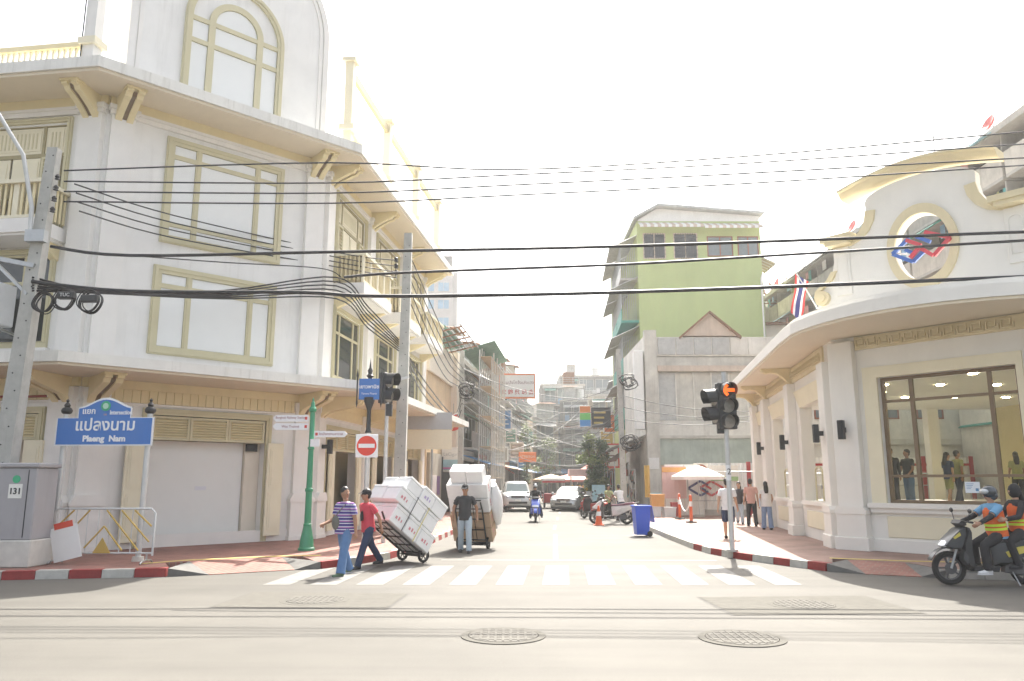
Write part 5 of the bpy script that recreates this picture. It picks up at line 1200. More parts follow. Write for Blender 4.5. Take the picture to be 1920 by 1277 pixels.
# electrical cabinet
cb=thing('electrical_cabinet','grey steel electrical cabinet numbered 131 on a concrete plinth','cabinet',(-9.50,15.35,.15),R(0))
MB().cbox(-.40,.40,-.38,.38,0,.5,.02).build('plinth',M_('concrete_pale'),cb); MB().cbox(-.37,.37,-.35,.35,.5,1.86,.02).build('body',M_('cabinet_grey'),cb); MB().cbox(-.41,.41,-.39,.39,1.86,1.95,.02).build('lid',M_('cabinet_grey'),cb)
MB().box(.20,.215,-.358,-.3505,.55,1.82).build('door_seam',M_('black_metal'),cb)
pl=MB().box(-.15,.11,-.356,-.3505,1.28,1.55).build('number_plate',M_('sign_white'),cb); text('131',.16,Matrix.Translation((-.02,-.359,1.41))@UPR,'number',M_('signal_black'),pl,bold=.004)
MB().lathe([(.075,0),(.075,.006)],(-.02,-.351,1.64),20,Matrix.Rotation(math.pi/2,4,'X')).build('green_crest',M_('emblem_green'),cb)
# crowd barrier with hung placard
br=thing('crowd_barrier','galvanised crowd barrier with gold diagonal bars under the name board','barrier',(-8.15,15.75,.15),R(-2))
L_=1.03; m=MB(); m.tube([(-L_,0,.15),(-L_,0,.98),(-L_+.08,0,1.06),(L_-.08,0,1.06),(L_,0,.98),(L_,0,.15)],.022,8); m.build('outer_rail',M_('galv_pale'),br,50); MB().tube([(-L_,0,.2),(L_,0,.2)],.02,8).build('bottom_rail',M_('galv_pale'),br)
for i in range(1,9): x=-L_+2*L_*i/9; MB().tube([(x,0,.2),(x,0,1.05)],.012,6).build('bar',M_('galv_pale'),br)
for a,b in (((-.9,.35),(-.3,1.03)),((-.9,.75),(-.62,1.03)),((-.35,.3),(.02,.72)),((.02,.72),(.42,.25)),((.05,1.03),(.75,.25)),((.35,1.03),(.95,.42)),((.62,1.03),(.98,.72))): MB().tube([(a[0],-.02,a[1]),(b[0],-.02,b[1])],.018,6).build('gold_bar',M_('gold_paint'),br)
MB().prism([(-.16,.2),(.2,.2),(.02,.5)],-.05,-.03).build('gold_triangle',M_('gold_paint'),br)
for x in (-.92,.92):
    m=MB(); m.tube([(x,0,.2),(x,0,.06)],.02,6); m.tube([(x,-.24,.012),(x,-.18,.05),(x,0,.07),(x,.18,.05),(x,.24,.012)],.018,6); m.build('foot',M_('galv'),br)
pc=thing('hanging_placard','white paper placard hanging askew on the crowd barrier','placard',(-8.75,15.66,.25),R(-2)); MB(Matrix.Rotation(R(-14),4,'Y')).box(-.26,.30,-.045,-.03,-.02,.64).build('sheet',mat('placard_paper',(.78,.78,.76),.7,var=.04),pc); MB(Matrix.Rotation(R(-14),4,'Y')).box(-.16,.22,-.05,-.046,.60,.72).build('red_tab',mat('tab_red',(.66,.09,.05),.6),pc)
# green fingerpost
fp=thing('green_fingerpost','green cast fingerpost with white pointed direction boards','signpost',(-4.85,18.7,.15))
MB().lathe([(.20,0),(.20,.05),(.17,.08),(.155,.25),(.12,.42),(.095,.55),(.10,.60),(.08,.62),(.075,1.35),(.095,1.36),(.095,1.42),(.07,1.45),(.062,2.35),(.08,2.36),(.08,2.40),(.06,2.43),(.058,3.25),(.085,3.27),(.09,3.34),(.05,3.40),(.045,3.48),(.02,3.52),(.025,3.56),(.0,3.62)],n=18).build('post',M_('pole_green'),fp,35)
def finger(x0,x1,z,h,lines,tip):
    s_=1 if x1>x0 else -1; pts=[(x0,z-h/2),(x1-s_*.07,z-h/2),(x1,z),(x1-s_*.07,z+h/2),(x0,z+h/2)]
    if s_<0: pts=pts[::-1]
    f=MB().prism(pts,-.09,-.06).build('direction_board',M_('reflect_white'),fp)
    for t_,sz,dz in lines: text(t_,sz,Matrix.Translation(((x0+x1)/2,-.092,z+dz))@UPR,'lettering',mat('ink_maroon',(.30,.10,.12),.6,var=0),f,extrude=.002)
    MB().box(x0+s_*.03,x0+s_*.09,-.094,-.0905,z-.035,z+.035).build('pictogram',M_('sign_red'),f)
finger(-.07,-.93,3.10,.16,(('Bangkok Railway Station',.075,.015),),-1); finger(-.07,-.93,2.90,.16,(('Wat Traimit',.085,0),),-1); finger(.08,.88,2.72,.15,(('วัดมังกรกมลาวาส',.085,0),),1)
MB().box(.0,.22,-.10,-.075,2.42,2.60).build('small_plate',M_('reflect_white'),fp)
# blue street-name lantern sign + no-entry sign + signal
ls=thing('street_name_lantern_post','black cast post with a small blue street-name board and spearhead finial','signpost',tuple(Vector((-3.78,20.3,.15))))
MB().cyl((0,0,0),(0,0,2.9),.075,.065,16).build('lower_post',M_('galv_pale'),ls,40); MB().lathe([(.075,2.85),(.09,2.87),(.06,2.95),(.055,3.45),(.07,3.50),(.14,3.68),(.15,3.78),(.05,3.80),(.05,4.3),(.10,4.36),(.05,4.42),(.07,4.50),(.03,4.58),(.0,4.85)],n=16).build('cast_head',M_('signal_black'),ls,40)
bb=MB().cbox(-.27,.27,-.08,-.05,3.72,4.28,.006).build('blue_board',M_('sign_blue'),ls); text('เยาวพานิช',.13,Matrix.Translation((0,-.083,4.06))@UPR,'thai_name',wht,bb,bold=.003); text('Yaowa Phanit',.075,Matrix.Translation((0,-.083,3.88))@UPR,'english_name',wht,bb)
for x in (-.32,.32): MB().lathe([(.0,3.50),(.025,3.62),(.02,3.72),(.02,4.3),(.035,4.36),(.0,4.56)],(x,-.06,0),8).build('side_spear',M_('signal_black'),ls)
ne=thing('no_entry_sign','square no-entry sign, red disc with white bar, on a slim grey post','sign',(-3.62,19.3,.15))
MB().cyl((0,.05,0),(0,.05,2.78),.035,.035,12).build('post',M_('galv_pale'),ne,40); MB().cbox(-.28,.28,-.012,.012,2.18,2.76,.01).build('plate',M_('reflect_white'),ne); MB().lathe([(.245,0),(.245,.006)],(0,-.012,2.47),36,Matrix.Rotation(math.pi/2,4,'X')).build('red_disc',mat('noentry_red',(.68,.06,.035),.4),ne); MB().box(-.20,.20,-.024,-.0185,2.42,2.52).build('white_bar',M_('reflect_white'),ne)
# traffic signals
def signal_head(par,M,n,lit=None,h=.33,w_=.34):
    k_=h/.29
    m=MB(M); m.cbox(-w_/2,w_/2,-.02,.20,0,n*h,.02); b=m.build('signal_housing',M_('signal_black'),par)
    for i in range(n):
        z=(n-1-i)*h+h/2
        MB(M).lathe([(.135*k_,0),(.128*k_,.018),(.07*k_,.035),(.0,.04)],(0,-.022,z),24,Matrix.Rotation(math.pi/2,4,'X')).build('lens',M_('lens_off') if i!=lit else mat('lens_dark',(.05,.03,.02),.4),b,40)
        # visor: open-bottomed half tube
        A=[];B_=[]
        for k in range(17):
            a=R(-35+250*k/16); A.append((.143*k_*math.cos(a),-.025,z+.143*k_*math.sin(a))); L=.24+.06*math.sin(a); B_.append((.137*k_*math.cos(a),-.025-L,z+.137*k_*math.sin(a)-.02))
        MB(M).solidstrip(A,B_,(0,0,.006)).build('visor',M_('signal_black'),b)
    if lit is not None:
        z=(n-1-lit)*h+h/2; g=mat('arrow_glow',(.6,.12,.02),.5,var=0,emis=(1,.13,.008),estr=.62)
        ar=[(-.115,0),(-.02,.10),(.02,.07),(-.022,.028),(.115,.028),(.115,-.028),(-.022,-.028),(.02,-.07),(-.02,-.10)]
        MB(M).prism([(x*1.15*k_,z+y*1.15*k_) for x,y in ar[::-1]],-.075,-.068).build('lit_arrow',g,b)
    return b
ts=thing('traffic_signal','grey signal post with three-lamp head showing an orange left arrow, numbered 2','traffic light',(5.11,18.4,.15))
MB().cyl((0,0,0),(0,0,4.2),.06,.055,16).build('post',M_('galv_pale'),ts,40); MB().cyl((0,0,0),(0,0,.05),.14,.13,16).build('foot',M_('concrete'),ts)
signal_head(ts,Matrix.Translation((.03,-.10,2.82))@Matrix.Rotation(R(4),4,'Z'),3,0,.37,.44); signal_head(ts,Matrix.Translation((-.22,.05,2.95))@Matrix.Rotation(R(-78),4,'Z'),2,None,.42,.36)
MB().cbox(-.20,-.02,-.02,.12,2.72,3.0,.015).build('junction_box',M_('signal_black'),ts)
nb_=MB().cyl((0,0,1.62),(0,0,1.98),.061,.061,16).build('white_band',M_('reflect_white'),ts,40); text('2',.20,Matrix.Translation((0,-.067,1.82))@UPR,'number',M_('signal_black'),nb_)
ts2=thing('traffic_signal','grey signal post with a black two-lamp head turned away, beside the no-entry sign','traffic light',(-3.42,21.0,.15))
MB().cyl((0,0,0),(0,0,4.5),.06,.05,16).build('post',M_('galv_pale'),ts2,40); signal_head(ts2,Matrix.Translation((.02,0,3.70))@Matrix.Rotation(R(62),4,'Z'),2,None,.42,.40); MB().cbox(-.02,.14,-.06,.1,3.35,3.68,.01).build('bracket',M_('signal_black'),ts2)
# plain backs of two direction boards farther up the left pavement
gs=thing('road_sign_back','plain back of a large grey and cream road sign on a thin pole','sign',(-3.05,29.5,.15)); MB().cyl((0,.06,0),(0,.06,4.3),.04,.04,12).build('post',M_('galv'),gs,40); MB().box(-.95,.75,-.02,.02,3.55,4.2).build('upper_panel',M_('sign_back'),gs); MB().box(-.95,.75,-.02,.02,2.8,3.53).build('lower_panel',M_('cream_pale'),gs)
# flag on the station
fl=thing('thai_flag','Thai flag of red, white and blue stripes drooping from a pole','flag',(8.75,20.6,5.72)); 
p0=Vector((0,0,0)); p1=Vector((-.95,-.1,1.75)); MB().tube([p0,p1],.022,8).build('pole',M_('galv_pale'),fl)
cols=('flag_red','flag_white','flag_navy','flag_white','flag_red'); mat('flag_red',(.60,.06,.06),.7); mat('flag_white',(.80,.78,.78),.7); mat('flag_navy',(.05,.05,.18),.7)
top=p1+Vector((.02,0,-.05)); wd=[0,.14,.28,.58,.72,.86]
for k in range(5):
    A=[];B_=[]
    for i in range(8):
        t_=i/7; base=top+Vector((-.18*t_,-.05*math.sin(5*t_),-1.12*t_)); sv=Vector((.42-.18*t_,.12*math.sin(4*t_+1),-.30-.12*t_)); A.append(base+sv*wd[k]+Vector((0,.04*math.sin(9*t_+k),0))); B_.append(base+sv*wd[k+1]+Vector((0,.04*math.sin(9*t_+k+1),0)))
    MB().solidstrip(A,B_,(0,.004,0)).build('stripe',M_(cols[k]),fl,60)
# bollard posts with chain, bin, cone
mat('delineator',(.70,.12,.03),.45,var=.05); mat('bin_blue',(.03,.10,.62),.35,var=.05)
dp=[]
for (x,y,lab) in ((7.25,34.0,'orange delineator post with chain, standing nearer the hoarding'),(7.08,31.1,'orange delineator post with white band, standing nearer the kerb')):
    t=thing('delineator_post',lab,'bollard',(x,y,.15)); MB().lathe([(.22,0),(.22,.04),(.07,.06)],n=18).build('base',M_('black_rubber'),t); MB().lathe([(.065,.05),(.06,1.0),(.05,1.06),(.0,1.08)],n=16).build('tube',M_('delineator'),t,40); MB().cyl((0,0,.62),(0,0,.82),.064,.063,16).build('white_band',M_('reflect_white'),t,40); dp.append(Vector((x,y,.15)))
a=dp[0]+Vector((0,0,.95)); b=dp[1]+Vector((0,0,.95)); root(MB().tube([a+(b-a)*(i/12)+Vector((0,0,-.62*4*(i/12)*(1-i/12)*.9)) for i in range(13)],.022,6),'plastic_chain',M_('reflect_white'),'white plastic chain sagging between the two orange posts','chain')
bn=thing('wheelie_bin','blue plastic wheelie bin with open lid at the kerb corner','bin',(4.2,25.6,.0),R(4))
MB().loft([[(-.20,-.22,.06),(.20,-.22,.06),(.20,.22,.06),(-.20,.22,.06)],[(-.25,-.28,.93),(.25,-.28,.93),(.25,.28,.93),(-.25,.28,.93)]]).build('body',M_('bin_blue'),bn); MB().cbox(-.275,.275,-.31,.31,.93,.98,.01).build('rim',M_('bin_blue'),bn)
MB().add([(.28,-.28,.97),(.28,.28,.97),(.36,.28,.45),(.36,-.28,.45),(.30,-.28,.97),(.30,.28,.97),(.38,.28,.45),(.38,-.28,.45)],[(0,1,2,3),(7,6,5,4),(0,4,5,1),(2,6,7,3),(1,5,6,2),(3,7,4,0)]).build('lid',M_('bin_blue'),bn)
for y in (-.2,.2): MB().cyl((.22,y-.03,.09),(.22,y+.03,.09),.09,.09,16).build('wheel',M_('black_rubber'),bn,40)
cn=thing('traffic_cone','orange traffic cone with white band beside the parked motorcycle','cone',(3.5,31.8,0)); MB().box(-.2,.2,-.2,.2,0,.04).build('base',M_('delineator'),cn); MB().lathe([(.15,.04),(.035,.78),(.0,.79)],n=18).build('cone_body',M_('delineator'),cn,40); MB().cyl((0,0,.38),(0,0,.55),.103,.078,18).build('white_band',M_('reflect_white'),cn,40)
# kerbside stall: crates, tubs, banners, barriers
def boxthing(name,label,cat,x,y,z,sx,sy,sz,m,rz=0,lid=None,group=None):
    t=thing(name,label,cat,(x,y,z),rz,group); MB().loft([[(-sx/2*.9,-sy/2*.9,0),(sx/2*.9,-sy/2*.9,0),(sx/2*.9,sy/2*.9,0),(-sx/2*.9,sy/2*.9,0)],[(-sx/2,-sy/2,sz),(sx/2,-sy/2,sz),(sx/2,sy/2,sz),(-sx/2,sy/2,sz)]]).build('body',M_(m),t); MB().cbox(-sx/2-.02,sx/2+.02,-sy/2-.02,sy/2+.02,sz,sz+.04,.01).build('lid',M_(lid or m),t); return t
mat('crate_orange',(.62,.32,.10),.6,var=.08); mat('tub_white',(.74,.75,.76),.5,var=.05)
boxthing('foam_tub','white foam tub on the pavement under the orange crate','tub',6.55,36.2,.15,.55,.5,.42,'tub_white'); boxthing('foam_tub','white foam tub beside the one under the orange crate','tub',7.2,36.1,.15,.55,.5,.40,'tub_white',.1); boxthing('orange_crate','orange crate standing on a foam tub','crate',6.7,36.2,.61,.62,.5,.52,'crate_orange')
boxthing('red_pot','dark red lidded pot on the pavement beside the crates','pot',7.6,36.5,.15,.4,.4,.6,'red_post')
def banner(label,x,y,z,w_,h,m,strip=None,rz=0,name='banner'):
    t=thing(name,label,'banner',(x,y,z),rz); MB().solidstrip([(-w_/2+w_*i/6,.03*math.sin(i*1.3),0) for i in range(7)],[(-w_/2+w_*i/6,.03*math.sin(i*1.3+.4),h) for i in range(7)],(0,.006,0)).build('cloth',M_(m),t)
    if strip: MB().box(-w_/2,w_/2,-.05,-.035,h*.82,h*.97).build('colour_strip',M_(strip),t)
    return t
mat('banner_pink',(.66,.46,.44),.7,var=.06); mat('banner_cream',(.74,.70,.62),.7,var=.06,scale=4); mat('banner_green',(.30,.44,.20),.7,var=.2)
banner('pale printed banner with orange heading behind the stall','' or 7.75,37.3,.95,1.15,1.5,'banner_pink','crate_orange'); t=banner('white and green printed banner on the hoarding',10.15,37.3,1.75,1.35,.75,'banner_cream'); MB().box(-.66,.66,-.05,-.035,.02,.22).build('green_foot',M_('banner_green'),t)
t=banner('dark round picture banner on the hoarding','' or 9.05,37.3,1.85,.7,.75,'banner_cream'); MB().lathe([(.3,0),(.3,.01)],(0,-.04,.4),24,Matrix.Rotation(math.pi/2,4,'X')).build('round_picture',M_('wood_red'),t)
banner('yellow cloth hanging from the corner pillar',6.45,37.2,1.0,.28,1.5,'gold_paint',rz=.2)
for x,lab in ((9.9,'long steel crowd barrier in front of the hoarding by the umbrella'),(13.2,'long steel crowd barrier in front of the hoarding beside the station')):
    t=thing('steel_barrier',lab,'barrier',(x,36.9,.15)); MB().tube([(-1.6,0,.05),(-1.6,0,1.95),(-1.5,0,2.05),(1.5,0,2.05),(1.6,0,1.95),(1.6,0,.05)],.025,6).build('frame',M_('galv'),t); MB().tube([(-1.6,0,.7),(1.6,0,.7)],.02,6).build('mid_rail',M_('galv'),t)
    for i in range(1,5): MB().tube([(-1.6+.64*i,0,.7),(-1.6+.64*i,0,2.05)],.012,5).build('bar',M_('galv'),t)
# street stall board and food cart beyond the sedan
t=thing('stall_board','pale menu board on legs beside the silver saloon','board',(5.0,45.2,0)); MB().box(-.38,.38,-.03,.03,.55,1.55).build('panel',M_('pale_blue'),t)
for x in (-.34,.34): MB().tube([(x,-.12,0),(x,0,.9)],.02,6).build('leg',M_('galv'),t)
t=thing('food_cart','white-roofed food cart with yellow goods beyond the saloon','cart',(4.9,52.5,0)); MB().cbox(-1.0,1.0,-.5,.5,.55,1.1,.02).build('counter',M_('tub_white'),t); MB().cbox(-1.1,1.1,-.6,.6,2.1,2.55,.02).build('roof_board',M_('banner_pink'),t)
for x in (-.95,.95):
    for y in (-.45,.45): MB().tube([(x,y,.5),(x,y,2.1)],.02,6).build('post',M_('galv'),t)
for x in (-.6,.6): MB().cyl((x,-.55,.3),(x,-.48,.3),.3,.3,18).build('wheel',M_('black_rubber'),t,40)
gm=[MB().ell((0,0,0),(.1,.1,.12),10).mesh('goods',mat('goods_yellow',(.66,.48,.06),.6)),MB().ell((0,0,0),(.09,.09,.1),10).mesh('goods',M_('crate_orange'))]
for i in range(16): put(gm[i%2],'goods',t,Matrix.Translation((-.85+.24*(i%8),-.3+.3*(i//8),1.2+.1*(i%3))))
# ================================================================== overhead cables
def sag(a,b,s,n=18): a=Vector(a);b=Vector(b); return [a+(b-a)*(i/n)+Vector((0,0,-s*4*(i/n)*(1-i/n))) for i in range(n+1)]
def poly(pts,n=6):
    P=[Vector(p) for p in pts]; out=[]
    for i in range(len(P)-1):
        p0=P[max(i-1,0)];p1=P[i];p2=P[i+1];p3=P[min(i+2,len(P)-1)]
        for k in range(n):
            t=k/n; out.append(.5*((2*p1)+(p2-p0)*t+(2*p0-5*p1+4*p2-p3)*t*t+(3*p1-p0-3*p2+p3)*t**3))
    return out+[P[-1]]
def cable(label,pts,r,group=None,n=6): return root(MB().tube(pts,r,n),'overhead_cable',M_('cable'),label,'cable',group,60,base=pts[0])
E1_=(2300,None)
def across(l,mids,r_end,Y,r,label,group=None):
    """left anchor pixel, middle pixels and right pixel measured at distance Y, run on past the frame"""
    pts=[at(x,y,Y) for x,y in [l]+mids+[r_end]]; d=(pts[-1]-pts[-2]).normalized(); pts.append(pts[-1]+d*6); pts=poly(pts,5)
    return cable(label,pts,r,group)
across((95,462),[(245,479),(640,472),(1160,462)],(1920,435),15.5,.034,'thick black cable, topmost of the three heavy cables crossing the junction')
across((645,520),[(760,511),(1160,496),(1500,476)],(1920,451),15.6,.030,'thick black cable, middle of the three heavy cables crossing the junction')
across((60,528),[(240,546),(560,548),(700,555),(1000,552),(1400,540)],(1920,519),15.4,.040,'thickest black cable, lowest of the three heavy cables crossing the junction')
for k,(yl,ym,yr) in enumerate(((320,325,247),(340,338,270),(359,357,296),(378,376,310))):
    across((120,yl),[(620,yl+3 if k else 305),(960,ym-10 if k else 318),(1400,ym-32-6*k*0)],(1920,yr),15.6,.018,'thin wire strung between insulators high over the junction','thin upper wires')
for k in range(4): cable('thin service wire sloping from the leaning pole to the stained pole',poly([at(140+3*k,345+17*k,15.5),at(330,405+14*k,19),at(640,475+9*k,23),at(743,488+11*k,24.05)]),.017,'sloping service wires')
# bundle along the white building, then down to the stained pole and on up the street
random.seed(5)
for k in range(6): cable('black cable in the loose bundle from the leaning pole',poly([at(60,520+5*k,15.4),at(200,545+random.uniform(-6,6),16.5),at(420,545+3*k,19),at(630,520+8*k,22.6),at(690,575+8*k,23.4),at(748,638+4*k,23.9)]),.022,'loose bundle cables')
for k in range(3): cable('cable drooping from the stained pole up the street to the slim coiled pole',poly([at(755,650+10*k,24.2),at(800,720+14*k,30),at(850,778+8*k,36),at(865,745+12*k,38.1)]),.024,'drooping street cables')
for k in range(5): cable('wire strung tight from the stained pole up the street',poly([at(765,470+22*k,24.2),at(830,620+20*k,32),at(868,690+10*k,38.1),at(935,745+8*k,60)]),.018,'tight street wires')
cable('black cable rising from the loose bundle to the knot by the balcony',poly([at(245,479,16.8),at(420,492,19.5),at(600,503,22),at(640,520,22.6)]),.016)
for k in range(4): cable('street wire spanning from the coiled pole to the far right pole',sag(at(866,690+22*k,38.1),at(1165,745+20*k,37),.6+.2*k),.014,'cross-street wires')
for k in range(3): cable('cable running from the tangled pole along the weathered shophouse',sag(at(1170,742+22*k,36.9),at(1460,768+6*k,37.6),.35),.016,'shophouse wall cables')
random.seed(3)
for k in range(12): cable('slack far wire criss-crossing the street beyond the cars',sag(at(random.uniform(900,960),random.uniform(730,860),random.uniform(48,70)),at(random.uniform(1090,1150),random.uniform(730,860),random.uniform(50,75)),random.uniform(.3,1.2)),.02,'criss-cross far wires')
for k in range(4): cable('far wire over the side street beyond the Chinese signboard',sag(at(930,742+14*k,62),at(1150,728+16*k,58),.8+.3*k),.016,'far street wires')
for k in range(3): cable('wire running up the street along the left fronts',sag(at(868,730+16*k,38.3),at(1010,815+10*k,100),1.0),.016,'left front wires')
for k in range(3): cable('wire running up the street along the right fronts',sag(at(1165,760+14*k,37.2),at(1075,820+8*k,100),1.0),.016,'right front wires')
# coils and splice boxes hung under the bundle beside the leaning pole
def coil(label,px,py,Y,r,n,box_=None):
    c_=at(px,py,Y); t=thing('cable_coil',label,'cable coil',tuple(c_-Vector((0,0,r))),0,'cable coils by the leaning pole'); random.seed(px)
    for k in range(n):
        rr=r*random.uniform(.86,1.05); ox,oz=random.uniform(-.03,.03),random.uniform(-.03,.03); MB().tube([(ox+rr*math.cos(a),-.02*k+.02*math.sin(3*a),r+oz+rr*math.sin(a)) for a in [2*math.pi*i/28 for i in range(28)]],.012,5,True).build('loop',M_('cable'),t)
    if box_: 
        b=MB().cbox(-.17+box_,.17+box_,-.2,-.06,r-.02,r+.13,.02).build('splice_box',M_('signal_black'),t)
        if box_>.05: text('TUC',.10,Matrix.Translation((box_,-.203,r+.055))@UPR,'lettering',M_('galv_pale'),b)
coil('loose coil of black cable hanging next to the leaning pole',84,568,15.3,.20,6); coil('coil of black cable with a lettered splice box',122,562,15.25,.21,5,.10); coil('coil of black cable around a brown splice box',173,568,15.2,.22,7,.02)
# ================================================================== vehicles
mat('car_silver',(.50,.51,.50),.25,.55,var=.02,coat=.6); mat('car_white',(.66,.67,.66),.25,.3,var=.02,coat=.6); mat('chrome',(.65,.66,.67),.12,.95,var=0); mat('headlamp',(.62,.65,.68),.08,.2,var=.05,coat=.8); mat('tyre',(.02,.02,.021),.8,var=.1); mat('rim_grey',(.12,.12,.125),.4,.5,var=.05); mat('windscreen',(.16,.20,.20),.05,.1,var=.04,spec=.8)
def puff(m,poly,w_,k=.84,yc=0.):
    cx=sum(a for a,b in poly)/len(poly); cz=sum(b for a,b in poly)/len(poly)
    m.loft([[(cx+(a-cx)*s,yc+y,cz+(b-cz)*s) for a,b in poly] for y,s in ((-w_,k),(-w_*.62,1),(w_*.62,1),(w_,k))]); return m
def wheel(par,c,r,w_,M=None,spokes=6,name='wheel',ax='Y'):
    """wheel around the lateral axis: tyre and rim sub-parts"""
    A=Matrix.Rotation(math.pi/2,4,'X') if ax=='Y' else Matrix.Rotation(math.pi/2,4,'Y'); c=Vector(c)
    hub=MB().lathe([(r*.16,-w_*.45),(r*.18,0),(r*.16,w_*.45)],c,14,A).build(name,M_('rim_grey'),par,40)
    MB().lathe([(r*.70,-w_*.40),(r*.86,-w_*.5),(r*.97,-w_*.32),(r,0),(r*.97,w_*.32),(r*.86,w_*.5),(r*.70,w_*.40),(r*.69,0)],c,28,A,loop=True).build('tyre',M_('tyre'),hub,40)
    m=MB(Matrix.Translation(c)@A)
    m.lathe([(r*.70,-w_*.34),(r*.72,-w_*.2),(r*.62,0),(r*.72,w_*.2),(r*.70,w_*.34),(r*.66,w_*.34),(r*.66,-w_*.34)],(0,0,0),24,loop=True)
    for k in range(spokes):
        a=2*math.pi*k/spokes; m.bar((r*.12*math.cos(a),r*.12*math.sin(a),0),(r*.66*math.cos(a),r*.66*math.sin(a),0),r*.10,w_*.28)
    m.build('rim',M_('rim_grey'),hub,40); return hub
def car(name,label,loc,rz,L,W,H,body,suv=False):
    t=thing(name,label,'car',loc,rz); zs=.98 if suv else .88; hood=1.12 if suv else .92; cl=.30 if suv else .2
    def ring(y,w_,zb,zt,r_=.10): return [(-w_*.94,y,zb),(-w_,y,zb+.12),(-w_,y,zt-r_),(-w_*.93,y,zt-.03),(-w_*.5,y,zt+.015),(w_*.5,y,zt+.015),(w_*.93,y,zt-.03),(w_,y,zt-r_),(w_,y,zb+.12),(w_*.94,y,zb)]
    MB().loft([ring(-.06,W*.74,cl+.14,hood-.36),ring(.0,W*.86,cl+.06,hood-.24),ring(.16,W*.965,cl+.02,hood-.12),ring(.55,W,cl,hood-.04),ring(1.15,W,cl,hood+.03),ring(1.5,W,cl,zs+.08),ring(L*.6,W,cl,zs+.08),ring(L-.5,W*.98,cl+.02,zs+.08),ring(L-.05,W*.92,cl+.1,zs+.02),ring(L,W*.85,cl+.2,zs-.15)]).build('body',M_(body),t,35)
    wb,wt=W*.90,W*.70; y0,y1,y2,y3=(1.15,1.95,L-1.0,L-.35) if not suv else (1.25,1.95,L-.35,L-.12)
    def gr(z,a,b,w_,k=.12): return [(-w_+k,a,z),(w_-k,a,z),(w_,a+k*1.5,z),(w_,b-k,z),(w_-k,b,z),(-w_+k,b,z),(-w_,b-k,z),(-w_,a+k*1.5,z)]
    zb=zs+.04
    MB().loft([gr(zb,y0,y3,wb),gr((zb+H)/2,(y0+y1)/2+.02,(y3+y2)/2+.05,(wb+wt)/2+.03),gr(H-.08,y1-.04,y2+.06,wt+.01),gr(H-.015,y1+.12,y2-.1,wt-.10),gr(H,y1+.35,y2-.3,wt-.25)]).build('cabin',M_(body),t,35)
    # glass set just proud of the cabin
    def pane(n,vs): MB().solidstrip([vs[0],vs[1]],[vs[3],vs[2]],(0,-.004,.003)).build(n,M_('windscreen'),t)
    e=.012; zg0,zg1=zb+.05,H-.13; f=lambda z:(z-zb)/(H-zb)
    ya=lambda z:y0+(y1-y0)*f(z)*1.02-e; wa=lambda z:wb+(wt-wb)*f(z)
    pane('windscreen',[(-wa(zg0)+.12,ya(zg0)-.02,zg0),(wa(zg0)-.12,ya(zg0)-.02,zg0),(wa(zg1)-.10,ya(zg1)-.02,zg1),(-wa(zg1)+.10,ya(zg1)-.02,zg1)])
    for sg in (-1,1):
        for a,b in ((.30,.50),(.53,.80)):
            A=[(sg*(wa(zg0)+.025),y0+(y3-y0)*a,zg0+.02),(sg*(wa(zg0)+.025),y0+(y3-y0)*b,zg0+.02)]; B_=[(sg*(wa(zg1)+.022),y0+(y3-y0)*max(a,.34),zg1),(sg*(wa(zg1)+.022),y0+(y3-y0)*(b-.02),zg1)]
            MB().solidstrip(A,B_,(sg*.004,0,0)).build('side_window',M_('windscreen'),t)
        zl=hood-.27; hl=.11 if suv else .075
        MB().ell((sg*W*.70,.06,zl),(W*.235,.12,hl),14).build('headlight',M_('headlamp'),t,60)
        MB().ell((sg*(W+.09),1.55,zs+.14),(.11,.06,.08),10).build('mirror',M_(body),t,60)
        MB().ell((sg*W*.72,-.0,cl+.22),(.09,.06,.05),10).build('fog_lamp',M_('headlamp'),t,60)
        for y in (.85,L-.85): wheel(t,(sg*(W-.10),y,.36 if suv else .31),.36 if suv else .31,.22,ax='X')
    g=MB().cbox(-W*.44,W*.44,-.085,.02,hood-.34,hood-.18,.01).build('grille',M_('signal_black'),t)
    for k in range(3): MB().box(-W*.43,W*.43,-.095,-.085,hood-.325+.05*k,hood-.31+.05*k).build('grille_bar',M_('chrome'),g)
    MB().cbox(-W*.6,W*.6,-.085,.02,cl+.16,cl+.29,.01).build('lower_intake',M_('signal_black'),t); MB().box(-.17,.17,-.105,-.09,cl+.31,cl+.42).build('number_plate',M_('sign_white'),t)
    MB().cbox(-W*.92,W*.92,.05,.25,cl-.06,cl+.1,.02).build('bumper_lip',M_('signal_black'),t)
    return t
car('pickup_truck','silver-white pickup with tall bonnet facing us on the left lane',(.35,45.7,0),R(2),5.0,.90,1.76,'car_white',True)
car('saloon_car','silver saloon car facing us, parked towards the right side of the street',(3.05,46.4,0),R(-14),4.55,.86,1.45,'car_silver')
rd=thing('red_roof_load','white-topped tuk-tuk roof with red edge standing behind the saloon','vehicle',(2.75,52.5,0)); MB().cbox(-.75,.75,-1.1,1.1,1.75,1.98,.06).build('roof',M_('umbrella_white'),rd); MB().box(-.76,.76,-1.13,-1.1,1.66,1.78).build('roof_edge',M_('red_post'),rd)
for x in (-.68,.68):
    for y in (-1,1): MB().tube([(x,y,.4),(x,y,1.75)],.025,6).build('post',M_('galv'),rd)
MB().cbox(-.7,.7,-.9,1.1,.35,.95,.05).build('tub',M_('red_post'),rd)
for x in (-.55,.55): wheel(rd,(x,.8,.25),.25,.14,ax='X')
wheel(rd,(0,-.9,.25),.25,.14,ax='X')
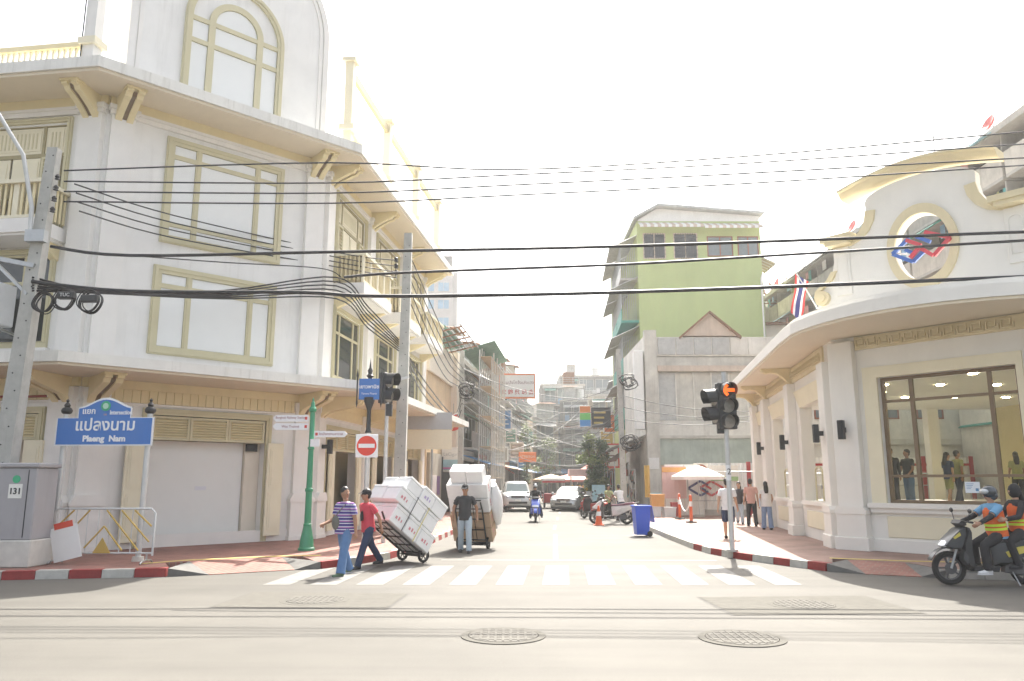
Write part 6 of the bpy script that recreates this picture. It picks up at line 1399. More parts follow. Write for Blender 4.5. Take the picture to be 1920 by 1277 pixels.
def scooter(label,loc,rz,main,accent,seat_m='signal_black',name='motor_scooter',group=None,steer=0.):
    """forward is +X; rear axle at x=0, front axle at 1.28"""
    t=thing(name,label,'motorcycle',loc,rz,group); Rw=.285
    wheel(t,(0,0,Rw),Rw,.11,spokes=5,name='rear_wheel'); wheel(t,(1.28,0,Rw),Rw,.095,spokes=5,name='front_wheel')
    MB().lathe([(.10,-.006),(.10,.006)],(1.28,.065,Rw),20,Matrix.Rotation(math.pi/2,4,'X')).build('brake_disc',M_('rim_grey'),t)
    for y in (-.085,.085): MB().tube([(1.28,y,Rw),(1.16,y,.62)],.022,8).build('fork_leg',M_('galv'),t)
    MB().tube([(1.18,0,.60),(1.02,0,1.0)],.035,8).build('steering_stem',M_('signal_black'),t)
    A=[(1.28+.335*math.cos(R(a)),-.075,Rw+.335*math.sin(R(a))) for a in range(22,150,12)]; B_=[(x,.075,z) for x,y,z in A]; MB().solidstrip(A,B_,(0,0,.012)).build('front_fender',M_(main),t,50)
    puff(MB(),[(1.00,1.00),(1.12,.95),(1.34,.74),(1.40,.66),(1.30,.61),(1.10,.60),(.98,.80)],.17).build('front_cowl',M_(main),t,45)
    puff(MB(),[(1.34,.745),(1.41,.665),(1.37,.63),(1.28,.66)],.135,.7).build('headlight',M_('headlamp'),t,45)
    puff(MB(),[(1.12,.90),(1.25,.80),(1.22,.77),(1.10,.84)],.175,.9).build('cowl_stripe',M_(accent),t,45)
    puff(MB(),[(.98,.98),(1.08,.72),(1.10,.46),(1.02,.28),(.92,.27),(.95,.6),(.93,.96)],.21,.8).build('leg_shield',M_('signal_black'),t,45)
    puff(MB(),[(1.10,.62),(1.12,.44),(1.05,.34),(1.03,.50)],.215,.85).build('shield_panel',M_(main),t,45)
    puff(MB(),[(.96,.34),(.96,.25),(.52,.23),(.48,.34)],.17,.9).build('floorboard',M_('signal_black'),t,45)
    puff(MB(),[(.62,.66),(.58,.34),(.40,.33),(.10,.46),(-.38,.70),(-.46,.78),(-.30,.82),(.2,.76),(.58,.74)],.165,.8).build('rear_body',M_(main),t,45)
    puff(MB(),[(.45,.56),(.40,.46),(.05,.56),(-.30,.72),(-.26,.74),(.2,.66)],.172,.85).build('body_stripe',M_(accent),t,45)
    puff(MB(),[(.66,.74),(.62,.80),(.35,.81),(.08,.86),(-.30,.91),(-.36,.87),(-.28,.82),(.1,.75)],.135,.85).build('seat',M_(seat_m),t,45)
    MB().tube([(-.30,-.12,.84),(-.50,-.10,.90),(-.52,0,.91),(-.50,.10,.90),(-.30,.12,.84)],.014,6).build('grab_rail',M_('rim_grey'),t); puff(MB(),[(-.44,.80),(-.50,.76),(-.47,.70),(-.40,.74)],.09,.8).build('tail_light',M_('sign_red'),t,45)
    MB().tube([(.98,-.34,1.06),(1.0,-.22,1.07),(1.03,0,1.03),(1.0,.22,1.07),(.98,.34,1.06)],.014,8).build('handlebar',M_('signal_black'),t,60)
    puff(MB(),[(1.08,1.10),(1.14,1.04),(1.06,.97),(.97,1.0),(.98,1.08)],.15,.75).build('dash_cowl',M_('signal_black'),t,45)
    for sg in (-1,1):
        MB().tube([(.98,sg*.34,1.06),(.98,sg*.22,1.065)],.02,8).build('grip',M_('black_rubber'),t); MB().tube([(1.0,sg*.24,1.07),(1.0,sg*.30,1.22)],.007,6).build('mirror_stem',M_('signal_black'),t); MB().ell((1.0,sg*.32,1.25),(.02,.065,.042),12).build('mirror',M_('signal_black'),t,60)
    puff(MB(),[(.36,.40),(.40,.22),(.12,.17),(-.05,.22),(-.02,.38)],.10,.8).build('engine',M_('rim_grey'),t,45)
    MB().tube([(.25,-.13,.24),(.0,-.16,.24),(-.12,-.17,.30),(-.42,-.18,.40)],[.022,.03,.055,.05],10).build('exhaust',M_('signal_black'),t,50); MB().tube([(-.02,.11,.30),(-.25,.12,.72)],.022,8).build('shock_absorber',M_('galv'),t)
    MB().tube([(.30,.12,.24),(.24,.2,.02)],.012,6).build('side_stand',M_('galv'),t)
    return t
mat('scoot_grey',(.05,.056,.062),.38,.0,var=.03,coat=.15); mat('scoot_yellow',(.62,.52,.10),.4,var=.03); mat('scoot_blue',(.06,.12,.55),.3,.1,var=.03,coat=.5); mat('scoot_white',(.70,.69,.70),.3,.1,var=.03,coat=.5); mat('seat_maroon',(.16,.05,.08),.5)
SR=(8.80,13.62,0)
scooter('dark grey scooter with yellow flashes carrying two people past the station',SR,R(176),'scoot_grey','scoot_yellow')
SM=(1.06,35.3,0)
scooter('blue and white motorcycle ridden towards us up the middle of the side street',SM,R(-92),'scoot_blue','scoot_white')
scooter('white parked motorcycle with maroon seat at the kerb beside the blue bin',(4.75,32.6,0),R(172),'scoot_white','galv_pale','seat_maroon')
scooter('parked motorcycle with red panels standing behind the white one',(4.1,36.6,0),R(120),'red_post','scoot_white')
scooter('green parked motorcycle among the stalls past the tangled pole',(4.9,40.6,0),R(100),'net_green','scoot_white')
scooter('dark motorcycle parked at the left kerb behind the carts',(-1.15,41.0,0),R(-80),'scoot_grey','red_post')
# ---------------------------------------------------------------- handcarts with foam boxes
mat('foam_white',(.80,.80,.79),.6,var=.04,scale=4,bump=.05); mat('carton',(.50,.36,.24),.8,var=.08,scale=4); mat('print_red',(.62,.26,.28),.6,var=0); mat('print_green',(.38,.58,.44),.6,var=0); mat('print_violet',(.46,.38,.60),.6,var=0); mat('tape_yellow',(.66,.56,.18),.5,var=.05); mat('clear_wrap',(.78,.79,.80),.25,var=.05)
def cart(label,o,dirv,tilt,rows,lab,grp,hand_len=1.35,width=.62,seed=1):
    """hand truck: axle at o, handle leaning along dirv; boxes stacked on its upper face"""
    random.seed(seed); d=Vector((dirv[0],dirv[1],0)).normalized(); ax=Vector((-d.y,d.x,0))   # ax: axle direction
    up=Vector((0,0,1)); u=(d*math.cos(R(tilt))+up*math.sin(R(tilt))); n=(up*math.cos(R(tilt))-d*math.sin(R(tilt)))
    M=Matrix(((ax.x,u.x,n.x,o[0]),(ax.y,u.y,n.y,o[1]),(ax.z,u.z,n.z,o[2]),(0,0,0,1)))         # local: X axle, Y along frame, Z off the frame
    t=thing('hand_truck',label,'hand truck',(o[0],o[1],0)); I_=inv(t)@M
    for x in (-width/2,width/2):
        MB(I_).tube([(x,-.05,0),(x,hand_len-.15,0),(x*.9,hand_len,.05),(x*.85,hand_len+.12,.14)],.022,8).build('side_rail',M_('black_metal'),t)
        w_=wheel(t,(0,0,0),.16,.06,spokes=6); 
        for ob in [w_]+list(w_.children): ob.data.transform(inv(t)@Matrix.Translation((o[0],o[1],.16))@Matrix.Rotation(math.atan2(ax.y,ax.x),4,'Z')@Matrix.Rotation(math.pi/2,4,'Z')@Matrix.Translation((0,-x*1.12,0)))
    for y in (.08,.38,.70,1.0,1.25): MB(I_).tube([(-width/2,y,0),(width/2,y,0)],.016,6).build('cross_bar',M_('black_metal'),t)
    for x in (-.12,.12): MB(I_).tube([(x,.08,-.005),(x,1.25,-.005)],.010,6).build('slat',M_('black_metal'),t)
    MB(I_).box(-width/2,width/2,-.08,-.05,-.02,.45).build('toe_plate',M_('black_metal'),t)
    MB(inv(t)).tube([Vector((o[0],o[1],.16))-ax*width*.56,Vector((o[0],o[1],.16))+ax*width*.56],.02,8).build('axle',M_('black_metal'),t)
    for k,(x,y,z,sx,sy,sz,m,pr) in enumerate(rows):
        jx,jy=random.uniform(-.012,.012),random.uniform(-.008,.008)
        b=thing('foam_box' if m!='carton' else 'carton',lab(z,y,m,pr),'box',tuple(M@Vector((x+jx,y+jy+sy/2,z))),0,grp); Ib=inv(b)@M@Matrix.Translation((x+jx,y+jy,z))@Matrix.Rotation(R(random.uniform(-1.1,1.1)),4,'Z')@Matrix.Rotation(R(random.uniform(-.8,.8)),4,'X')
        MB(Ib).cbox(-sx/2,sx/2,.004,sy-.004,.004,sz*.80,.012).build('body',M_(m),b); MB(Ib).cbox(-sx/2-.004,sx/2+.004,.0,sy,sz*.805,sz-.004,.012).build('lid',M_(m),b)
        if pr:
            col=M_(pr)
            for q in range(3): s_=.03+.012*q; MB(Ib).box(sx/2+.004,sx/2+.007,sy*(.3+.17*q),sy*(.3+.17*q)+s_,sz*.3,sz*.3+.06+.02*(q%2)).build('print_mark',col,b)
            for q in range(2): MB(Ib).box(-sx*.3+.25*q*sx,-sx*.3+.25*q*sx+.08,-.003,.0035,sz*.3,sz*.3+.12).build('print_mark',M_('print_green'),b)
            for q in range(3): MB(Ib).box(-sx*.28+.2*q*sx,-sx*.28+.2*q*sx+.05,sy*.3,sy*.3+.12,sz-.004,sz-.001).build('print_mark',col,b)
    return t,M
def lab_tilted(z,y,m,pr):
    if z>.7: return 'violet-printed white foam box in the outer layer of the tilted pile' if pr else 'plain white foam box in the outer layer of the tilted pile'
    if z>.3: return 'red-printed white foam box at the upper end of the tilted pile' if pr else 'plain white foam box in the middle layer of the tilted pile'
    return 'red-printed white foam box lying against the frame of the tilted hand truck'
def lab_upright(z,y,m,pr):
    if m=='carton': return 'brown carton low against the frame behind the man in black'
    if y>1.5: return 'plain white foam box on the very top of the upright load'
    if z>.4: return 'violet-printed white foam box in the rear layer of the upright load' if pr else 'plain white foam box at the foot of the rear layer of the upright load'
    return 'red-printed white foam box stacked on the brown cartons'
rows=[]
pr=('print_red','print_red','print_red')
for r_ in range(3):
    for c_ in (-.235,.235): rows.append((c_,.0+.45*r_,.02,.46,.445,.42,'foam_white','print_red'))
for r_ in range(3):
    for c_ in (-.235,.235): rows.append((c_,.14+.45*r_,.45,.46,.445,.36,'foam_white','print_red' if r_==2 else None))
for r_ in range(3):
    for c_ in (-.25,.23): rows.append((c_,.06+.43*r_,.82,.47-.05*(r_==2),.425,.36-.06*(r_==2),'foam_white','print_violet' if r_==1 else None))
ct1,M1=cart('tilted black hand truck piled with printed foam boxes, pulled by the man in red',(-2.20,17.62,.17),(-.66,-.75),35,rows,lab_tilted,'boxes on the tilted hand truck',seed=2)
mat('strap_yellow',(.62,.52,.14),.6)
for x,z in ((.0,.40),(.425,.60)):
    pass
for k,y in enumerate((.55,.95)): root(MB(M1).tube([(-.49,y,0),(-.49,y,.83),(.49,y,.83),(.49,y,0)],.009,5),'tie_cord',M_('cable' if k else 'tape_yellow'),'yellow cord tied round the tilted foam boxes' if k==0 else 'dark cord tied round the tilted foam boxes','cord')
rows=[]
for r_ in range(2):
    for c_ in (-.27,.27): rows.append((c_,.0+.42*r_,.02,.52,.41,.42,'carton' if r_==0 or c_>0 else 'carton','print_red'))
for r_ in range(2):
    for c_ in (-.27,.27): rows.append((c_,.86+.41*r_,.06,.53,.40,.50,'foam_white','print_red'))
for r_ in range(3):
    for c_ in (-.27,.27): rows.append((c_,.05+.42*r_,.58,.52,.41,.44,'foam_white','print_violet' if r_ else None))
for c_ in (-.22,.22): rows.append((c_,1.68,.12,.42,.34,.40,'foam_white',None))
ct2,M2=cart('upright black hand truck stacked with foam boxes and cartons behind the man in black',(-1.02,20.85,.17),(-.22,-1),61,rows,lab_upright,'boxes on the upright hand truck',hand_len=1.12,width=.72,seed=3)
wr=MB(M2); random.seed(9)
for k in range(1):
    rings=[]
    for i in range(9):
        y=.25+1.15*i/8; r_=.20*math.sin(math.pi*(i+.8)/9.6)+.04; rings.append([(.60+r_*math.cos(a)*.7+random.uniform(-.015,.015),y,.55+r_*1.25*math.sin(a)+random.uniform(-.015,.015)) for a in [2*math.pi*j/14 for j in range(14)]])
    wr.loft(rings)
root(wr,'plastic_sack',M_('clear_wrap'),'crumpled translucent white plastic sack hung on the side of the upright load','sack',smooth=60)
# ================================================================== people
PEND=[]
def cloth(name,c_,**k): return mat(name,c_,k.pop('rough',.85),var=k.pop('var',.10),scale=k.pop('scale',9),bump=.15,bscale=60,**k)
def striped():
    m=bpy.data.materials.new('striped_polo'); m.use_nodes=True; n=m.node_tree.nodes; l=m.node_tree.links; b=n['Principled BSDF']; b.inputs['Roughness'].default_value=.85
    tc=n.new('ShaderNodeTexCoord'); sp=n.new('ShaderNodeSeparateXYZ'); l.new(tc.outputs['Object'],sp.inputs[0])
    mm=n.new('ShaderNodeMath'); mm.operation='MULTIPLY'; mm.inputs[1].default_value=1/.115; l.new(sp.outputs['Z'],mm.inputs[0]); fr=n.new('ShaderNodeMath'); fr.operation='FRACT'; l.new(mm.outputs[0],fr.inputs[0])
    rp=n.new('ShaderNodeValToRGB'); rp.color_ramp.interpolation='CONSTANT'; e=rp.color_ramp.elements
    for p,c_ in ((0,(.07,.05,.22,1)),(.30,(.70,.70,.74,1)),(.42,(.07,.05,.22,1)),(.62,(.38,.16,.38,1)),(.80,(.62,.62,.70,1)),(.90,(.07,.05,.22,1))):
        if p==0: e[0].position=0; e[0].color=c_
        else: q=e.new(p); q.color=c_
    e.remove(e[len(e)-1]) if e[len(e)-1].position==1 else None
    l.new(fr.outputs[0],rp.inputs[0]); l.new(rp.outputs[0],b.inputs['Base Color']); MATS['striped_polo']=m
striped()
cloth('jeans_mid',(.10,.19,.36)); cloth('jeans_dark',(.025,.04,.085)); cloth('jeans_pale',(.42,.50,.56)); cloth('tee_red',(.55,.055,.08)); cloth('polo_black',(.035,.036,.04)); cloth('tee_white',(.76,.76,.76)); cloth('shorts_navy',(.03,.05,.11)); cloth('knit_dark',(.06,.055,.06)); cloth('tee_pink',(.62,.36,.30)); cloth('top_white',(.74,.72,.70)); cloth('jeans_blue',(.22,.30,.46)); cloth('shirt_blue',(.14,.32,.50)); cloth('black_cloth',(.022,.022,.025)); cloth('vest_orange',(.72,.14,.03)); cloth('olive_cloth',(.34,.36,.16)); cloth('shirt_pale',(.55,.60,.66)); cloth('bag_grey',(.14,.14,.12)); mat('hi_vis',(.62,.80,.05),.6,var=.04); mat('shoe_dark',(.03,.03,.032),.6); mat('shoe_white',(.72,.72,.72),.6); mat('shoe_green',(.10,.16,.10),.6); mat('helmet_dark',(.04,.05,.06),.2,.1,var=.03,coat=.7); mat('helmet_red',(.18,.03,.05),.2,var=.03,coat=.7); mat('visor',(.45,.48,.50),.1,.3,var=0); mat('eye_dark',(.02,.015,.012),.3,var=0); mat('lips',(.30,.12,.10),.5,var=0)
def rotz(v,a): return Matrix.Rotation(a,3,'Z')@Vector(v)
def person(label,loc,face,H=1.70,lean=0,twist=0,head=(0,0),armL=(0,8,12),armR=(0,8,12),legL=(0,3,4),legR=(0,3,4),shirt='tee_white',sleeve=.55,pants='jeans_mid',shorts=False,shoe='shoe_dark',hair='short',cap=None,skin='skin',hip=None,slim=1.,vox=.011,group=None,detail=True,skirt=False,tucked=False,wide=1.,pose_feet=None):
    """face: compass direction in degrees the figure looks, 0=+Y, clockwise; arms (forward swing, outward, elbow), legs (forward swing, outward, knee)"""
    k=H/1.79; t=thing('person',label,'person',loc,R(-face),group); X=Vector((1,0,0))
    def ldir(sw,ab,s): return Vector((math.sin(R(ab))*s,math.sin(R(sw))*math.cos(R(ab)),-math.cos(R(sw))*math.cos(R(ab))))
    legs={}
    for s,(sw,ab,kn) in ((-1,legL),(1,legR)):
        a=Vector((s*.088*slim,0,-.04)); b=a+ldir(sw,ab,s)*.42; c_=b+ldir(sw-kn,ab*.6,s)*.41; legs[s]=[a,b,c_,sw-kn]
    low=min(l[2].z for l in legs.values())-.075; hz=hip/k if hip else -low; P=Vector((0,0,hz))
    for l in legs.values(): l[0]+=P; l[1]+=P; l[2]+=P
    up=Vector((0,math.sin(R(lean)),math.cos(R(lean)))); fw=Vector((0,math.cos(R(lean)),-math.sin(R(lean)))); TX=rotz((1,0,0),R(-twist))
    T=lambda h,f=0,x=0:P+up*h+fw*f+TX*x
    shw=.185*slim
    arms={}
    for s,(sw,ab,el) in ((-1,armL),(1,armR)):
        a=T(.455,0,s*shw); d1=ldir(sw,ab,s); d2=ldir(sw+el,ab*.4-6 if el>25 else ab*.7,s); arms[s]=[a,a+d1*.285,a+d1*.285+d2*.25,d2]
    hd=Matrix.Rotation(R(-head[0]),3,'Z')@Matrix.Rotation(R(-head[1]),3,'X'); neck=T(.53); hc=neck+up*.05+Vector((0,.012,.115)); HV=lambda x,y,z:hc+hd@Vector((x,y,z))
    sc=Matrix.Scale(k,4); m=MB(sc)
    m.cap(T(-.02),T(.16),.118,.108,14,1.28*slim,TX); m.cap(T(.16),T(.38),.108,.118,14,1.30*slim,TX); m.cap(T(.43,0,-shw*.78),T(.43,0,shw*.78),.058,.058,12); m.cap(T(.44),hc+Vector((0,-.01,-.05)),.058,.054,12)
    m.ell(hc,(.076,.096,.118),16,hd.to_4x4()); m.ell(HV(0,.03,-.06),(.056,.062,.058),12,hd.to_4x4()); m.cap(HV(0,.094,.012),HV(0,.108,-.022),.010,.015,8)
    for s in (-1,1): m.ell(HV(s*.078,-.005,-.012),(.012,.024,.032),8,hd.to_4x4()); m.ell(HV(s*.035,.078,-.012),(.02,.02,.014),8,hd.to_4x4())
    for s,(a,b,c_,d) in arms.items():
        m.cap(a,b,.052*slim,.041*slim,12); m.cap(b,c_,.042*slim,.029*slim,12)
        side=d.cross(Vector((0,1,0))); side=side.normalized() if side.length>.2 else Vector((0,0,1)); 
        ww=d.cross(Vector((s,0,0))); ww=ww.normalized() if ww.length>.2 else Vector((0,1,0)); inn=Vector((-s,0,0))
        m.cap(c_+d*.015,c_+d*.075,.026,.030,10,1.25,ww)
        for q in range(4):
            o=ww*(.030-.020*q); L=(.036,.040,.038,.030)[q]; p0=c_+d*.085+o; p1=p0+(d*.9+inn*.35).normalized()*L; p2=p1+(d*.45+inn*.8).normalized()*L*.8; m.cap(p0,p1,.0095,.009,8); m.cap(p1,p2,.009,.0075,8)
        p0=c_+d*.03+ww*.028; m.cap(p0,p0+(d*.6+ww*.6+inn*.35).normalized()*.05,.012,.010,8); m.cap(p0+(d*.6+ww*.6+inn*.35).normalized()*.05,p0+(d*.85+ww*.2+inn*.5).normalized()*.085,.010,.008,8)
    for s,(a,b,c_,an) in legs.items(): m.cap(a,b,.082*slim,.058,12); m.cap(b,b+(c_-b)*.4,.058,.056,12); m.cap(b+(c_-b)*.4,c_,.056,.036,12); m.cap(c_+Vector((0,-.02,-.035)),c_+Vector((0,.13,-.05)),.036,.028,10,1.15)
    o=m.build('body',M_(skin),t,180); PEND.append((o,vox))
    # clothes follow the same skeleton
    g=lambda h,rx,ry,f=0:[tuple(T(h,f+ry*math.sin(a),rx*slim*math.cos(a))) for a in [2*math.pi*i/20 for i in range(20)]]
    hem=-.02 if tucked else -.10
    m=MB(sc); w_=wide
    m.loft([g(hem,.172*w_,.138*w_),g(hem+.002,.180*w_,.144*w_),g(.05,.172*w_,.140*w_),g(.16,.160*w_,.128*w_),g(.28,.168*w_,.133*w_),g(.37,.190,.137),g(.43,.206,.128),g(.475,.198,.112),g(.502,.150,.096),g(.520,.095,.08),g(.530,.070,.068,.01)])
    for s,(a,b,c_,d) in arms.items():
        if sleeve<=0: continue
        m.ell(a+Vector((-s*.012,0,-.005)),(.070,.070,.068),14)
        if sleeve<=1: pts=[a+Vector((-s*.06,0,.0)),a+(b-a)*.12,a+(b-a)*sleeve*.6,a+(b-a)*sleeve]; rs=[.066,.068*slim,.065*slim,.067*slim]
        else: e=b+(c_-b)*(sleeve-1); pts=[a+Vector((-s*.05,0,.012)),a+(b-a)*.15,a+(b-a)*.6,b-(b-a)*.06,b+(c_-b)*.08,b+(e-b)*.6,e]; rs=[.066,.068,.060,.054,.052,.046,.042]
        m.tube(pts,[r_*w_**.5 for r_ in rs],14)
    m.build('shirt',M_(shirt),t,70)
    m=MB(sc); gp=lambda h,rx,ry:[tuple(P+Vector((rx*slim*math.cos(a),ry*math.sin(a),h))) for a in [2*math.pi*i/20 for i in range(20)]]
    m.loft([gp(-.12,.10,.085),gp(-.07,.155,.118),gp(0,.164,.126),gp(.06,.160,.123),gp(.085,.155,.118)])
    for s,(a,b,c_,an) in legs.items():
        if shorts: pts=[a+Vector((0,0,.03)),a+(b-a)*.3,a+(b-a)*.7,a+(b-a)*.95]; rs=[.10*slim,.105*slim,.098,.098]
        else: e=c_+(c_-b)*.04; pts=[a+Vector((0,0,.03)),a+(b-a)*.3,a+(b-a)*.7,b-(b-a)*.05,b+(c_-b)*.06,b+(c_-b)*.4,b+(c_-b)*.75,e]; rs=[.098*slim,.102*slim,.088,.078,.076,.076,.072,.074] if wide<1.2 else [.10,.105,.092,.084,.083,.085,.088,.094]
        m.tube(pts,rs,14)
    m.build('trousers' if not shorts else 'shorts',M_(pants),t,70)
    for s,(a,b,c_,an) in legs.items():
        m=MB(sc); f=c_+Vector((0,0,-.045)); m.cap(f+Vector((0,-.035,.01)),f+Vector((0,.06,.005)),.045,.043,12,1.0); m.cap(f+Vector((0,.05,-.002)),f+Vector((0,.165,-.008)),.042,.030,12,1.25); s_=m.build('shoe',M_(shoe),t,70)
        MB(sc).slab([((f.x+.046*math.cos(a)*(1 if math.sin(a)<0 else 1.1)),(f.y+.06+.145*math.sin(a))) for a in [2*math.pi*i/16 for i in range(16)]],f.z-.042,f.z-.025).build('sole',M_('shoe_white' if shoe!='shoe_dark' else 'shoe_dark'),s_)
    # hair, eyes, mouth
    hm=hd.to_4x4()
    if cap!='helmet':
        m=MB(sc); m.ell(HV(0,-.024,.042),(.085,.102,.100),16,hm); m.ell(HV(0,-.045,-.02),(.076,.062,.075),12,hm)
        if hair=='long': m.loft([[tuple(HV(x*w2,y_*.05-.07-.02*i,.03-.085*i+0)) for x,y_ in [(math.cos(a),math.sin(a)) for a in [2*math.pi*j/12 for j in range(12)]]] for i,w2 in enumerate((.07,.085,.09,.085,.06))])
        o=m.build('hair',M_('hair'),t,180)
    for s in (-1,1): MB(sc).ell(HV(s*.033,.090,.004),(.012,.008,.006),8,hm).build('eye',M_('eye_dark'),t,180)
    MB(sc).ell(HV(0,.090,-.056),(.024,.008,.006),8,hm).build('mouth',M_('lips'),t,180)
    if cap=='cap':
        m=MB(sc); vs=[]; m.ell(HV(0,-.006,.048),(.090,.106,.092),16,hm); c2=m.build('cap',M_('black_cloth'),t,180)
        A=[HV(.085*math.cos(R(a)),.08+.0*a+.095*math.sin(R(a))*1.0,.045-.018*math.sin(R(a))) for a in range(0,181,15)]; B_=[HV(.08*math.cos(R(a)),.02+.06*math.sin(R(a)),.055) for a in range(0,181,15)]
        MB(sc).solidstrip(A,B_,(0,0,.008)).build('brim',M_('black_cloth'),c2)
    if cap=='helmet':
        m=MB(sc); m.ell(HV(0,-.012,.035),(.125,.142,.125),18,hm); m.ell(HV(0,-.05,-.03),(.115,.095,.10),14,hm); c2=m.build('helmet',M_('helmet_dark' if group!='red' else 'helmet_red'),t,180)
        MB(sc).ell(HV(0,.085,.045),(.105,.07,.055),14,hm).build('visor',M_('visor'),c2,180)
    t['_k']=k; return t,dict(T=T,P=P,arms=arms,legs=legs,HV=HV,k=k,sc=sc,X=TX,up=up,fw=fw)
def belly_bag(t,J,m='bag_grey',side=-1):
    T=J['T']; MB(J['sc']).ell(T(.12,.14,side*.10),(.12,.055,.15),14).build('shoulder_bag',M_(m),t,180); MB(J['sc']).tube([T(.2,.15,side*.12),T(.35,.145,.0),T(.47,.09,-side*.10),T(.48,0,-side*.12),T(.35,-.145,-.02),T(.15,-.14,side*.12),T(.1,.0,side*.20)],.016,6).build('bag_strap',M_(m),t,180)
t,J=person('man in purple striped polo and blue jeans walking with a grey bag across his chest',(-3.2,15.15,0),222,1.70,2,-12,(-85,0),(-6,14,8),(12,10,58),(18,9,6),(-14,9,10),'striped_polo',.68,'jeans_mid',shoe='shoe_green',vox=.009,wide=1.22); belly_bag(t,J,side=1)
t,J=person('man in red T-shirt and dark jeans hauling the tilted hand truck',(-2.98,16.35,0),225,1.68,7,0,(25,0),(-34,12,22),(-30,16,30),(26,3,6),(-26,3,12),'tee_red',.62,'jeans_dark',cap='cap',vox=.009)
MB(J['sc']).prism([(-.05,-.10),(.05,-.12),(.06,.02),(.03,.10),(-.03,.12),(-.06,.0)],0,.006,Matrix.Translation(J['T'](.26,.142,0))).build('chest_print',M_('black_cloth'),t)
t,J=person('man in black polo, cap and pale jeans pulling the upright loaded hand truck',(-1.18,19.75,0),182,1.71,3,0,(8,8),(-22,24,26),(-20,24,26),(10,3,4),(-8,3,10),'polo_black',.60,'jeans_pale',cap='cap',vox=.009,shoe='shoe_dark')
person('person in white T-shirt and navy shorts walking behind the numbered signal post',(6.15,22.4,.15),25,1.74,0,0,(0,0),(-14,10,10),(14,8,14),(16,3,4),(-14,3,14),'tee_white',.6,'shorts_navy',shorts=True,skin='skin_light')
person('woman in dark cardigan and pale trousers walking towards us past the hoarding',(8.75,30.2,.15),200,1.63,0,0,(10,0),(18,14,12),(-24,22,8),(18,3,6),(-16,3,12),'knit_dark',1.85,'jeans_pale',hair='long',slim=.9,skin='skin_light',wide=1.02)
person('man in pink shirt and black trousers walking beside the woman in pale jeans',(8.72,28.6,.15),10,1.72,0,0,(20,0),(8,8,20),(-8,8,10),(8,3,4),(-8,3,8),'tee_pink',.6,'black_cloth',skin='skin_light')
t,J=person('woman with long dark hair, white top and wide pale blue jeans walking away',(8.62,26.6,.15),8,1.62,0,0,(0,0),(0,10,12),(4,14,55),(8,3,4),(-6,3,6),'top_white',.35,'jeans_blue',hair='long',slim=.9,skin='skin_light',wide=1.25)
MB(J['sc']).loft([[tuple(J['T'](h,-.02+.05*math.sin(a),-.24+.03*math.cos(a)+.02*h)) for a in [2*math.pi*i/10 for i in range(10)]] for h in (-.12,-.1,.1,.2)]).build('tote_bag',M_('shirt_pale'),t,60)
# riders
t,J=person('rider in black top and jeans with dark helmet on the blue motorcycle',(SM[0]-.02,SM[1]-.30,0),178,1.70,6,0,(0,5),(42,14,22),(42,14,22),(62,16,70),(58,14,64),'black_cloth',1.9,'jeans_dark',cap='helmet',hip=.86,vox=.013)
fwx=math.cos(R(176)); 
t,J=person('rider in blue T-shirt and orange hi-vis vest with grey helmet steering the dark scooter',(SR[0]-.42,SR[1]+.03,0),266,1.70,6,0,(0,4),(52,10,14),(52,10,14),(64,7,66),(64,7,70),'shirt_blue',.7,'black_cloth',cap='helmet',hip=.88,shoe='shoe_white',vox=.009,wide=1.1)
def vest(t,J):
    T=J['T']; g=lambda h,rx,ry:[tuple(T(h,ry*math.sin(a),rx*math.cos(a))) for a in [2*math.pi*i/20 for i in range(20)]]
    MB(J['sc']).loft([g(-.06,.205,.168),g(.0,.200,.166),g(.16,.186,.155),g(.30,.190,.158),g(.38,.192,.150),g(.46,.150,.118)],False).build('vest',M_('vest_orange'),t,60)
    for h in (.05,.12): MB(J['sc']).loft([g(h,.202-.06*h,.171-.03*h),g(h+.045,.200-.06*h,.170-.03*h)],False).build('reflective_band',M_('hi_vis'),t,60)
    for s,(a,b,c_,d) in J['arms'].items(): MB(J['sc']).tube([b-(b-a)*.2,b,b+(c_-b)*.5,c_-(c_-b)*.05],[.052,.05,.044,.037],12).build('arm_cover',M_('black_cloth'),t,60)
vest(t,J)
t,J=person('pillion passenger in orange vest and dark headscarf behind the scooter rider',(SR[0]-.02,SR[1]+.03,.0),266,1.62,2,0,(0,0),(30,8,50),(30,8,50),(58,10,72),(58,10,72),'black_cloth',1.9,'black_cloth',hip=.96,shoe='shoe_dark',slim=.95,skin='skin_light',vox=.011,hair='long'); vest(t,J)
MB(J['sc']).ell(J['HV'](0,-.012,-.005),(.105,.118,.145),14).build('headscarf',M_('black_cloth'),t,180)
# shop keepers and strollers farther up the street
person('man in white T-shirt bending over motorcycles by the right shopfront',(5.0,36.0,0),340,1.68,24,0,(0,10),(40,10,20),(40,10,20),(10,4,8),(-6,4,8),'tee_white',.6,'shorts_navy',vox=.016)
person('stall keeper in yellow beside the white-shirted man',(4.55,37.4,0),150,1.62,10,0,(0,10),(30,10,40),(30,10,40),(4,4,4),(-4,4,4),'hi_vis' if False else 'olive_cloth',.6,'black_cloth',vox=.018)
person('dark-clothed shopper standing by the food cart',(5.6,50.2,0),200,1.66,0,0,(0,0),(5,8,15),(-5,8,15),(4,3,4),(-4,3,4),'black_cloth',1.8,'black_cloth',vox=.02)
person('shopper in pale shirt among the yellow goods at the cart',(4.2,50.8,0),170,1.6,4,0,(0,10),(25,8,40),(25,8,40),(4,3,4),(-4,3,4),'shirt_pale',.6,'jeans_dark',vox=.02)
person('stroller in red walking up the left pavement past the carts',(-2.1,40.5,.15),5,1.68,0,0,(0,0),(12,8,10),(-12,8,10),(14,3,4),(-14,3,10),'tee_red',.6,'black_cloth',vox=.018)
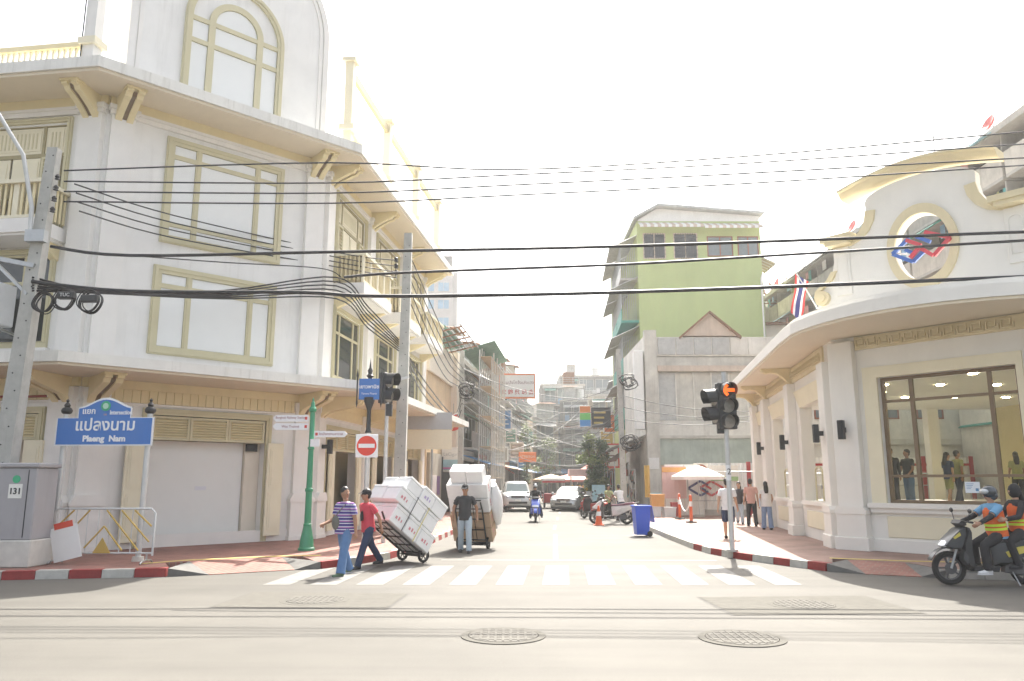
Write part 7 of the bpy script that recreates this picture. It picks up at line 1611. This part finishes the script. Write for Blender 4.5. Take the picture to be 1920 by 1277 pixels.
# people inside the station hall, on its raised floor
hz_=1.06
person('man in dark polo and jeans standing inside the station window',(12.0,23.6,hz_),250,1.68,0,0,(20,0),(8,8,40),(8,8,30),(6,6,4),(-4,6,4),'polo_black',.6,'jeans_mid',vox=.016)
person('woman in navy top with shoulder bag walking inside the station hall',(13.55,24.2,hz_),70,1.62,0,0,(10,0),(12,8,50),(-10,8,10),(12,3,4),(-12,3,10),'shorts_navy',.6,'olive_cloth',shorts=True,hair='long',slim=.92,skin='skin_light',vox=.016)
person('man in olive T-shirt beside the woman with the bag inside the hall',(13.95,24.35,hz_),80,1.68,0,0,(10,0),(14,8,20),(-14,10,10),(10,3,4),(-12,3,10),'olive_cloth',.6,'jeans_dark',vox=.016)
person('person in dark coat standing by the window edge inside the hall',(11.3,23.2,hz_),200,1.70,0,0,(0,0),(0,6,10),(0,6,10),(2,3,2),(-2,3,2),'black_cloth',1.9,'black_cloth',vox=.018)
person('woman in khaki top and dark skirt deeper in the hall by the yellow wall',(15.3,23.6,hz_),20,1.60,0,0,(0,0),(8,8,40),(8,8,40),(4,3,4),(-4,3,4),'olive_cloth',.6,'black_cloth',hair='long',slim=.92,vox=.018)
# fuse each body into one continuous surface
for o,vx in PEND:
    md=o.modifiers.new('fuse','REMESH'); md.mode='VOXEL'; md.voxel_size=vx; md.use_smooth_shade=True; sm=o.modifiers.new('soften','SMOOTH'); sm.factor=.5; sm.iterations=3
dg=bpy.context.evaluated_depsgraph_get(); dg.update()
for o,vx in PEND:
    me=bpy.data.meshes.new_from_object(o.evaluated_get(dg)); o.modifiers.clear(); old=o.data; o.data=me; bpy.data.meshes.remove(old)
for o in bpy.data.objects:
    if '_k' in o: del o['_k']
# ================================================================== the milky air of the street
hz=bpy.data.materials.new('haze_air'); hz.use_nodes=True; n=hz.node_tree.nodes; n.remove(n['Principled BSDF'])
pv=n.new('ShaderNodeVolumePrincipled'); pv.inputs['Color'].default_value=(.97,.97,.96,1); pv.inputs['Density'].default_value=.0010; pv.inputs['Anisotropy'].default_value=.35
hz.node_tree.links.new(pv.outputs[0],n['Material Output'].inputs['Volume'])
o=MB().box(-265,265,-65,425,-1.4,48).build('haze',hz); o['kind']='stuff'
